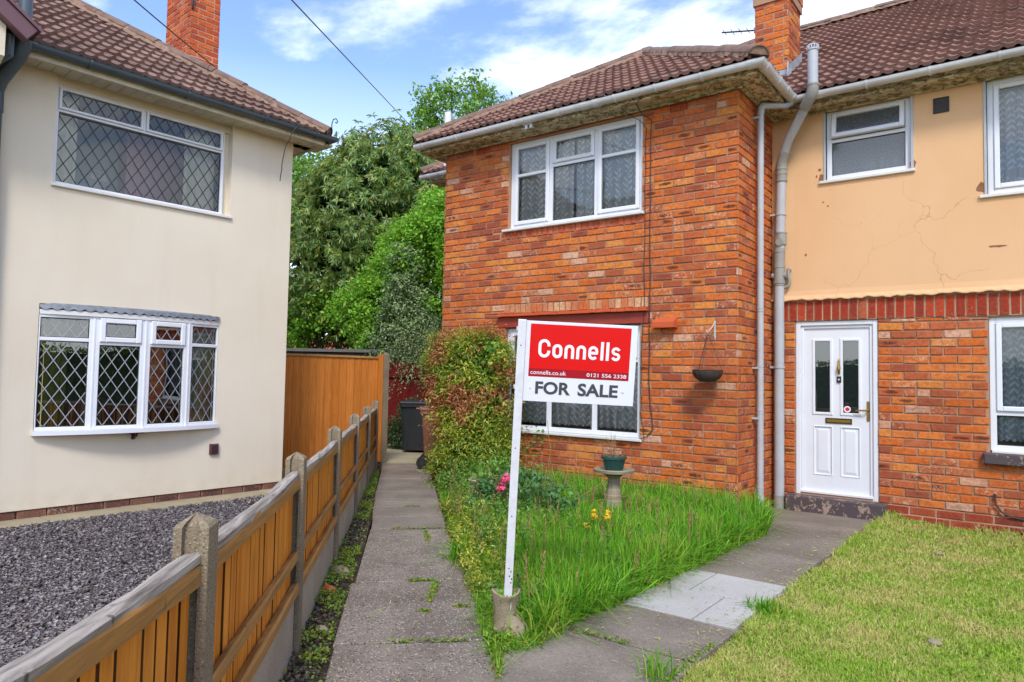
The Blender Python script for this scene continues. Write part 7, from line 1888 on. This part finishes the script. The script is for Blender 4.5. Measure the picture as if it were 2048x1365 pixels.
mb = MB(); pr = [(0.15 * math.sin(a), 0.115 - 0.115 * math.cos(a)) for a in [R(5 + 85 * k / 9) for k in range(10)]]; pr = [(0.0, 0.0)] + pr; pr2 = pr + [(0.158, 0.12), (0.158, 0.13), (0.145, 0.13), (0.135, 0.10), (0.0, 0.05)]
mb.lathe(hc, pr2, 26, jit=0.003)
for k in range(12):
    z = 0.012 + 0.0085 * k; r_ = 0.15 * math.sqrt(max(0, 1 - (1 - z / 0.115) ** 2)) + 0.004
    mb.tube([hc + Vector((r_ * math.cos(a), r_ * math.sin(a), z + 0.003 * (-1) ** j)) for j, a in enumerate([6.2832 * q / 30 for q in range(31)])], 0.0035, 4)
mb.build('bowl', M['wicker'], hb)
for k in range(3):
    a = 0.5 + 2.094 * k; mb = MB(); p0 = hc + Vector((0.152 * math.cos(a), 0.152 * math.sin(a), 0.125)); p1 = hc + Vector((0, 0, 0.51)); m = 26
    for j in range(m): q0 = p0.lerp(p1, j / m); q1 = p0.lerp(p1, (j + 0.8) / m); mb.tube([q0, q1], 0.0028 if j % 2 else 0.0036, 4)
    mb.build('chain', M['dark_metal'], hb)
# ---- cables on the brick wall
mb = MB()
mb.tube(wob([FA.p(-3.60, 4.52, 0.30), FA.p(-3.585, 4.40, 0.12), FA.p(-3.50, 4.33, 0.02), FA.p(-3.505, 3.3, 0.012), FA.p(-3.50, 2.4, 0.014), FA.p(-3.49, 2.05, 0.03), FA.p(-3.50, 1.2, 0.014), FA.p(-3.45, 0.80, 0.014), FA.p(-3.52, 0.72, 0.02), FA.p(-3.62, 0.68, 0.03)], k=5, a=0.004, seed=5), 0.0055, 6)
tag(mb.build('wall_cable', M['cable'], None), 'thick dark cable running down the brick wing to the lower window', 'cable')
mb = MB()
mb.tube(wob([FA.p(-3.80, 4.55, 0.30), FA.p(-3.80, 4.47, 0.10), FA.p(-3.62, 4.33, 0.03), FA.p(-3.565, 4.25, 0.012), FA.p(-3.575, 3.4, 0.012), FA.p(-3.565, 2.4, 0.02), FA.p(-3.60, 1.3, 0.014), FA.p(-3.59, 0.9, 0.014), FA.p(-3.55, 0.70, 0.02)], k=5, a=0.006, seed=6), 0.004, 6)
tag(mb.build('wall_cable', M['cable'], None), 'thin dark wire running beside the window edge on the brick wing', 'cable')
# ---- overhead telephone wires
def wire(a, b, sag, label, r_=0.008):
    a, b = Vector(a), Vector(b); mb = MB(); mb.tube([a.lerp(b, k / 14) - Vector((0, 0, sag * 4 * (k / 14) * (1 - k / 14))) for k in range(15)], r_, 5)
    tag(mb.build('overhead_wire', M['cable'], None), label, 'wire')
d1 = (Vector((-8.9, 5.61, 5.28)) - Vector((-7.07, 3.24, 5.05)))
wire(Vector((-7.07, 3.24, 5.05)) - d1 * 1.6, (-8.9, 5.61, 5.28), 0.10, 'thin telephone wire crossing the chimney of the cream house', 0.007)
d2 = Vector((-14.38, 13.8, 8.67)) - Vector((-7.59, 5.28, 6.14)); wire(Vector((-7.59, 5.28, 6.14)) - d2 * 0.55, Vector((-14.38, 13.8, 8.67)) + d2 * 0.5, 0.0, 'telephone wire slanting across the open sky between the houses', 0.010)
# ---- television aerial on the chimney
ae = empty('television_aerial', (-2.905, 9.3, 5.8), label='small television aerial reaching out from the right-hand chimney', cat='aerial')
mb = MB(); FAe = (-2.93, 9.25, 6.045); mb.tube([FAe, (-3.33, 9.02, 6.03)], 0.010, 6)
for k in range(4): t_ = 0.25 + 0.22 * k; p = Vector(FAe).lerp(Vector((-3.33, 9.02, 6.03)), t_); mb.tube([p + Vector((0.004, -0.09, 0)), p + Vector((-0.004, 0.09, 0))], 0.004, 5)
mb.build('boom', M['dark_metal'], ae); mb = MB(); mb.box(FR((-2.93, 9.25, 6.045), (1, 0, 0), (0, -1, 0)), -0.035, 0.03, -0.035, 0.035, -0.03, 0.03, 0, 0.004); mb.build('mounting', M['pipe_grey'], ae)
mb = MB(); mb.tube([(-7.5, 8.2, 4.6), (-7.5, 8.2, 5.56)], 0.055, 14); mb.build('vent_pipe', M['upvc'], house)

# ================================================================== grass and weeds
def blades(name, x, y, z, h, w, mat, rg, lean=0.35, parent=None, curl=0.5):
    n = len(x); a = rg.uniform(0, 6.283, n); b = rg.uniform(0, 6.283, n); ln = np.abs(rg.normal(0, lean, n)); S = np.stack([np.cos(a), np.sin(a), np.zeros(n)], 1); Dn = np.stack([np.cos(b), np.sin(b), np.zeros(n)], 1)
    P = np.stack([x, y, z], 1); up = np.array([0, 0, 1.0]); h = h[:, None]; w = w[:, None] if hasattr(w, '__len__') else w; ln = ln[:, None]
    m = P + up * h * 0.55 * (1 - 0.15 * ln) + Dn * h * ln * 0.35; t = P + up * h * (1 - curl * ln) + Dn * h * ln * (0.9 + curl)
    V = np.stack([P - S * w / 2, P + S * w / 2, m - S * w * 0.42, m + S * w * 0.42, t], 1).reshape(-1, 3); k = (np.arange(n) * 5)[:, None]
    F = np.concatenate([k + np.array([0, 1, 3]), k + np.array([0, 3, 2]), k + np.array([2, 3, 4])], 1).reshape(-1, 3)
    return np_mesh(name, V, F, mat, parent)
def scatter(poly, n, rg, dens=None):
    xs = [p[0] for p in poly]; ys = [p[1] for p in poly]; X = []; Y = []; c = 0
    while c < n:
        x = rg.uniform(min(xs), max(xs), 60000); y = rg.uniform(min(ys), max(ys), 60000); k = inpoly(x, y, poly)
        if dens is not None: k &= rg.random(60000) < dens(x, y)
        X.append(x[k]); Y.append(y[k]); c += k.sum()
    return np.concatenate(X)[:n], np.concatenate(Y)[:n]
rg = np.random.default_rng(77)
vis = [(-1.33, 2.3), (-1.335, 7.85), (-1.28, YB), (2.3, YB), (1.9, 5.5), (0.8, 3.0), (-0.2, 2.0)]
x, y = scatter(vis, 210000, rg, lambda x, y: np.clip(9.0 / (x * x + y * y), 0.14, 1.0))
h = 0.012 + 0.020 * fbm(x, y, 2.2, 1) + 0.026 * np.clip(fbm(x, y, 9.0, 4) - 0.35, 0, 1) + rg.uniform(0, 0.018, len(x))
h += 0.10 * np.clip(1 - (YB - y) / 0.28, 0, 1) * rg.random(len(x)) * (fbm(x, y, 3, 2) > 0.4) + 0.035 * np.clip(1 - np.abs(x + 1.33) / 0.10, 0, 1) * (fbm(x, y, 4, 6) > 0.45)
tag(blades('lawn_grass', x, y, lawn_z(x, y) - 0.004, h, 0.0045 + 0.0009 * np.sqrt(x * x + y * y) * 0.6, M['grass_lawn'], rg, 0.75, curl=0.35), 'short patchy mown lawn, green fading to straw yellow', 'lawn grass', kind='stuff')
bed2 = [(-2.12, 3.05), (-2.05, 3.66), (-2.00, 5.0), (-1.98, 6.55), (-2.1, 7.0), (-2.3, 7.24), (XL + 0.3, 7.24), (-6.70, 7.18), (-4.93, 5.47), (-4.17, 4.72), (-3.22, 3.86), (-2.95, 3.70), (-2.80, 3.50), (-2.25, 2.95)]
def bed_h(x, y):
    e = np.clip((FNn.x * x + FNn.y * y - 0.30) / 0.5, 0.0, 1); return (0.055 + 0.15 * e + 0.12 * fbm(x, y, 2.6, 3) * e)
x, y = scatter(bed2, 60000, rg, lambda x, y: np.clip(22.0 / (x * x + y * y), 0.25, 1.0) * np.where(fbm(x, y, 1.7, 8) > 0.30, 1, 0.3)); hh = bed_h(x, y) * rg.uniform(0.55, 1.35, len(x))
tag(blades('tall_grass', x, y, np.full(len(x), -0.02), hh, 0.0065 + 0.0007 * np.hypot(x, y), M['grass_tall'], rg, 0.55), 'long unmown grass filling the front bed', 'grass', kind='stuff')
# low leafy weeds and seed heads between the grass
def weeds(name, poly, n, rg, mat, L=(0.02, 0.05), zz_=(0.0, 0.06), label='', cat='weeds', dens=None, wr=0.6):
    x, y = scatter(poly, n, rg, dens); z = rg.uniform(*zz_, n); P = np.stack([x, y, z], 1); D = rg.normal(0, 1, (n, 3)); D[:, 2] = np.abs(D[:, 2]) * 0.6 + 0.1
    return tag(leaf_obj(name, [leaves(P, D, rg.uniform(*L, n), wr, 0.08, rg)], mat, None), label, cat, kind='stuff')
edge_poly = [fp(4.3, 0.36)[:2], fp(4.9, 0.32)[:2], fp(6.3, 0.28)[:2], fp(7.0, 0.28)[:2], fp(7.0, 0.5)[:2], fp(6.3, 0.85)[:2], fp(4.3, 0.75)[:2]]
weeds('leafy_weeds', edge_poly, 9000, rg, M['leaf_bush'], (0.018, 0.045), (0.0, 0.15), 'yellow-green leafy weeds along the right edge of the path', wr=0.4, dens=lambda x, y: fbm(x, y, 2.5, 12) > 0.42)
weeds('leafy_weeds', bed2, 8000, rg, M['weed'], (0.015, 0.042), (0.0, 0.13), 'mixed weeds among the long grass of the bed', dens=lambda x, y: fbm(x, y, 2.2, 13) > 0.52)
vg = [fp(1.0, -0.575)[:2], fp(1.0, -0.39)[:2], fp(6.3, -0.40)[:2], fp(10, -0.50)[:2], fp(10, -0.575)[:2]]
weeds('verge_weeds', vg, 7000, rg, M['weed'], (0.008, 0.026), (0.0, 0.03), 'small weeds and moss in the strip between fence and path', dens=lambda x, y: np.where(fbm(x, y, 3.6, 15) > 0.53, 1.0, 0.08))
bt = [fp(3.2, 0.40)[:2], fp(3.9, 0.36)[:2], fp(4.75, 0.40)[:2], fp(4.75, 0.55)[:2], (-2.10, 3.25), (-2.02, 3.0), (-2.1, 2.80)]
weeds('boot_weeds', bt, 3200, rg, M['weed'], (0.012, 0.032), (0.0, 0.04), 'yellowing weeds round the stone boot', wr=0.3)
x, y = scatter(bt, 2600, rg); tag(blades('edge_grass', x, y, np.full(len(x), -0.01), rg.uniform(0.03, 0.12, len(x)), 0.006, M['grass_tall'], rg, 0.8), 'straggling grass round the stone boot', 'grass', kind='stuff')
# tufts of moss and weed in the slab joints
def line_weeds(pts, n, sp, rg, L=(0.008, 0.022)):
    P = []
    for (a, b, w_) in pts:
        t_ = rg.random(int(n * w_)); q = np.array(a)[None] * (1 - t_[:, None]) + np.array(b)[None] * t_[:, None]; P.append(q + rg.normal(0, sp, q.shape))
    P = np.concatenate(P); P = np.concatenate([P, rg.uniform(0.008, 0.022, (len(P), 1))], 1); D = rg.normal(0, 1, P.shape); D[:, 2] = np.abs(D[:, 2]) * 0.5; return leaves(P, D, rg.uniform(*L, len(P)), 0.7, 0.06, rg)
def f2(s, q): return fp(s, q)[:2]
tag(leaf_obj('joint_weeds', [line_weeds([(f2(4.74, -0.02), f2(4.74, 0.14), 1.3), (f2(4.70, 0.16), f2(4.30, 0.10), 2.6), (f2(6.32, -0.2), f2(6.32, 0.25), 1.0), (f2(6.2, 0.10), f2(5.85, 0.12), 1.0), (f2(3.68, -0.1), f2(3.68, 0.3), 0.8), (f2(4.2, 0.26), f2(4.2, 0.33), 0.6), (f2(4.15, 0.04), f2(4.12, 0.1), 0.5), (f2(7.36, -0.1), f2(7.36, 0.05), 0.4), ((-2.05, 3.31), (-1.7, 3.32), 0.8), ((-2.1, 3.6), (-2.05, 3.9), 1.0), ((-1.36, 2.9), (-1.36, 3.6), 1.5), (f2(2.6, 0.39), f2(3.6, 0.40), 1.6)], 190, 0.012, rg)], M['weed'], None), 'tufts of moss and weed growing in the paving joints', 'weeds', kind='stuff')
# coarse tufts: spiky clump by the path and bright tufts on the lawn edge
def tuft(name, label, c, n, h, r_, mat, lean=0.9, w_=0.009, seed=1, cat='grass tuft'):
    rg = np.random.default_rng(seed); x = c[0] + rg.normal(0, r_, n); y = c[1] + rg.normal(0, r_, n); return tag(blades(name, x, y, np.full(n, c[2] if len(c) > 2 else 0.0), h * rg.uniform(0.6, 1.2, n), w_, mat, rg, lean), label, cat)
tuft('grass_clump', 'spiky green clump leaning over the path edge', (-3.42, 3.98, 0.0), 130, 0.20, 0.035, M['grass_tall'], 1.0, 0.012, 3)
tuft('grass_clump', 'yellow-green strappy clump beside the path below the bush', (-4.75, 5.42, 0.0), 130, 0.2, 0.05, M['leaf_bush'], 1.0, 0.012, 4)
tuft('grass_clump', 'arching grass tuft right of the stone boot', (-2.10, 3.22, 0.0), 110, 0.22, 0.04, M['grass_tall'], 1.0, 0.007, 5)
tuft('grass_clump', 'upright grass tuft at the near lawn corner', (-1.42, 3.05, 0.0), 60, 0.16, 0.04, M['grass_tall'], 0.6, 0.006, 6)
tuft('grass_clump', 'leafy tuft on the lawn edge beside the pale slabs', (-1.33, 4.35, 0.0), 90, 0.09, 0.05, M['grass_tall'], 0.9, 0.010, 7)
# taller meadow weeds, each a leafy stem
def leafy_stems(name, label, poly, n, rg, mat, hz, L, dens=None, cat='weeds'):
    x, y = scatter(poly, n, rg, dens); P = []; D = []; mb = MB()
    for i in range(n):
        h = rg.uniform(*hz); a = np.array([x[i], y[i], 0.0]); b = a + np.array([rg.uniform(-0.08, 0.08), rg.uniform(-0.08, 0.08), h]); k = int(h / 0.022) + 2
        ts = rg.random(k)[:, None]; P.append(a + (b - a) * ts); d = rg.normal(0, 1, (k, 3)); d[:, 2] = np.abs(d[:, 2]) * 0.7 + 0.2; D.append(d)
    P = np.concatenate(P); D = np.concatenate(D)
    return tag(leaf_obj(name, [leaves(P, D, rg.uniform(*L, len(P)), 0.36, 0.08, rg), leaves(P, -D * np.array([1, 1, -1]), rg.uniform(*L, len(P)), 0.36, 0.08, rg)], mat, None), label, cat, kind='stuff')
leafy_stems('leafy_weeds', 'tall leafy weeds crowding the bed between the bush and the sign post', [(-5.2, 6.4), (-4.0, 5.9), (-3.0, 4.6), (-3.1, 3.95), (-4.1, 4.85), (-5.1, 5.8)], 470, rg, M['leaf_mid'], (0.10, 0.34), (0.02, 0.05), lambda x, y: fbm(x, y, 2.4, 21) > 0.40)
leafy_stems('leafy_weeds', 'yellow-green weeds standing along the path side of the bed', [(-5.6, 6.5), (-5.0, 5.9), (-4.0, 4.75), (-3.2, 3.95), (-3.0, 4.1), (-4.4, 5.5), (-5.2, 6.5)], 420, rg, M['leaf_bush'], (0.08, 0.26), (0.015, 0.04))
leafy_stems('leafy_weeds', 'scattered darker weeds in the long grass by the bird bath', bed2, 260, rg, M['leaf_rose'], (0.10, 0.28), (0.02, 0.045), lambda x, y: fbm(x, y, 3.0, 25) > 0.55)
# seed stems
def stems(n, rg, poly, hz):
    mb = MB(); x, y = scatter(poly, n, rg)
    for i in range(n):
        h = rg.uniform(*hz); t_ = Vector((x[i] + rg.uniform(-0.05, 0.05), y[i] + rg.uniform(-0.05, 0.05), h)); mb.tube([(x[i], y[i], 0), ((x[i] + t_.x) / 2, (y[i] + t_.y) / 2, h * 0.5), t_], [0.0028, 0.0024, 0.0016], 4)
        for k in range(7): q = t_ - Vector((0, 0, 0.016 * k)); mb.tube([q, q + Vector((rg.uniform(-0.014, 0.014), rg.uniform(-0.014, 0.014), 0.012))], 0.004, 3)
    return mb
tag(stems(300, rg, bed2, (0.16, 0.42)).build('seed_stems', M['twig'], None), 'brown seed heads standing among the long grass', 'seed heads', kind='stuff')
mb = MB(); trunk(mb, (-3.62, 5.5, 0.1), (-3.05, 5.75, 0.52), 0.006, 0.004, 2, 4, 0.01, 6); trunk(mb, (-3.5, 5.45, 0.2), (-2.9, 5.7, 0.33), 0.004, 0.003, 3, 4, 0.01, 6); trunk(mb, (-4.55, 6.9, 0), (-4.72, 7.05, 0.85), 0.005, 0.003, 4, 5, 0.02, 6)
tag(mb.build('dry_twigs', M['twig'], None), 'dry pale twigs poking out of the grass by the bird bath', 'twigs', kind='stuff')
# thin climber shoots on the wall right of the bush
tag(leaf_obj('ivy_shoots', [leaves(np.stack([rg.normal(-5.0, 0.12, 90), np.full(90, 7.18), rg.uniform(0.05, 0.75, 90)], 1), rg.normal(0, 1, (90, 3)), rg.uniform(0.03, 0.07, 90), 0.8, 0.05, rg)], M['leaf_mid'], None), 'loose green shoots against the wall right of the bush', 'shoots', kind='stuff')
# green seedlings in the boot
P = np.array([bc.x, bc.y, 0.215]) + rg.normal(0, 1, (150, 3)) * np.array([0.03, 0.03, 0.006]); tag(leaf_obj('seedlings', [leaves(P, rg.normal(0, 1, P.shape) + np.array([0, 0, 1.2]), rg.uniform(0.012, 0.03, len(P)), 0.7, 0.06, rg)], M['leaf_bright'], None), 'bright green seedlings sprouting in the boot planter', 'seedlings', kind='stuff')
P = np.array([-2.225, 2.93, 0.03]) + rg.normal(0, 1, (16, 3)) * np.array([0.025, 0.02, 0.012]); tag(leaf_obj('round_weed', [leaves(P, rg.normal(0, 1, P.shape) + np.array([0, 0, 0.6]), rg.uniform(0.025, 0.04, len(P)), 1.0, 0.03, rg)], M['leaf_bright'], None), 'round-leaved weed at the toe of the stone boot', 'weed', kind='stuff')
# mushrooms on the lawn
for i, (x_, y_, s_, lb) in enumerate(((-0.455, 4.40, 1.0, 'flat pale brown mushroom in the middle of the lawn'), (-0.69, 7.0, 0.9, 'small pale toadstool on the lawn near the house wall'))):
    z_ = float(lawn_z(x_, y_)); m_ = empty('mushroom', (x_, y_, z_), label=lb, cat='mushroom'); mb = MB(); mb.lathe((x_, y_, z_), [(0.006 * s_, 0), (0.005 * s_, 0.03 * s_)], 8); mb.build('stalk', M['curtain_cream'], m_)
    mb = MB(); mb.lathe((x_, y_, z_ + 0.028 * s_), [(0.0, 0.0), (0.036 * s_, 0.0), (0.034 * s_, 0.006), (0.02 * s_, 0.014), (0, 0.018)], 14); mb.build('cap', M['stone_pale'], m_)
# broken brick bits on the verge
for i, (s_, q_, a_, lb) in enumerate(((5.05, -0.50, 0.10, 'flat grey stone lying beside the third fence post'), (4.62, -0.52, 0.06, 'broken orange brick piece by the fence foot'), (3.9, -0.47, 0.045, 'small grey lump of rubble on the near verge'))):
    c = Vector(fp(s_, q_, 0.0)); mb = MB(); m = 9
    ring_ = [(a_ * math.cos(6.283 * k / m) * random.uniform(0.7, 1.1), a_ * 0.62 * math.sin(6.283 * k / m) * random.uniform(0.7, 1.1)) for k in range(m)]
    vs = [c + Vector((p[0], p[1], -0.02)) for p in ring_] + [c + Vector((p[0] * 0.95, p[1] * 0.95, 0.015)) for p in ring_] + [c + Vector((p[0] * 0.6, p[1] * 0.6, 0.028 + random.uniform(-0.004, 0.004))) for p in ring_]
    fs = [tuple(2 * m + k for k in range(m))] + [(j * m + k, j * m + (k + 1) % m, (j + 1) * m + (k + 1) % m, (j + 1) * m + k) for j in range(2) for k in range(m)]
    mb.poly(vs, fs); tag(mb.build('rubble', [M['stone'], M['terracotta'], M['stone']][i], None), lb, 'stone')

# dry grass clippings strewn over the slabs
rg = np.random.default_rng(91); cx = []; cy = []
for (poly_, n_) in (([(-2.05, 3.3), (-1.34, 2.6), (-1.34, 7.6), (-2.0, 7.4)], 420), ([fp(2.2, -0.3)[:2], fp(2.2, 0.4)[:2], fp(6.5, 0.3)[:2], fp(6.5, -0.3)[:2]], 260), ([(-1.50, 2.7), (-1.34, 2.7), (-1.34, 7.2), (-1.50, 7.2)], 420), ([(-2.06, 3.7), (-1.93, 3.7), (-1.9, 6.6), (-2.04, 6.6)], 300)):
    a_, b_ = scatter(poly_, n_, rg); cx.append(a_); cy.append(b_)
cx = np.concatenate(cx); cy = np.concatenate(cy); n_ = len(cx)
P = np.stack([cx, cy, 0.019 + np.array([pz(v) for v in cy]) * (cx > -2.2)], 1); D = rg.normal(0, 1, (n_, 3)); D[:, 2] = np.abs(D[:, 2]) * 0.12
tag(leaf_obj('grass_clippings', [leaves(P, D, rg.uniform(0.012, 0.05, n_), 0.10, 0.02, rg)], M['grass_lawn'], None), 'dry grass clippings scattered over the paving slabs', 'clippings', kind='stuff')
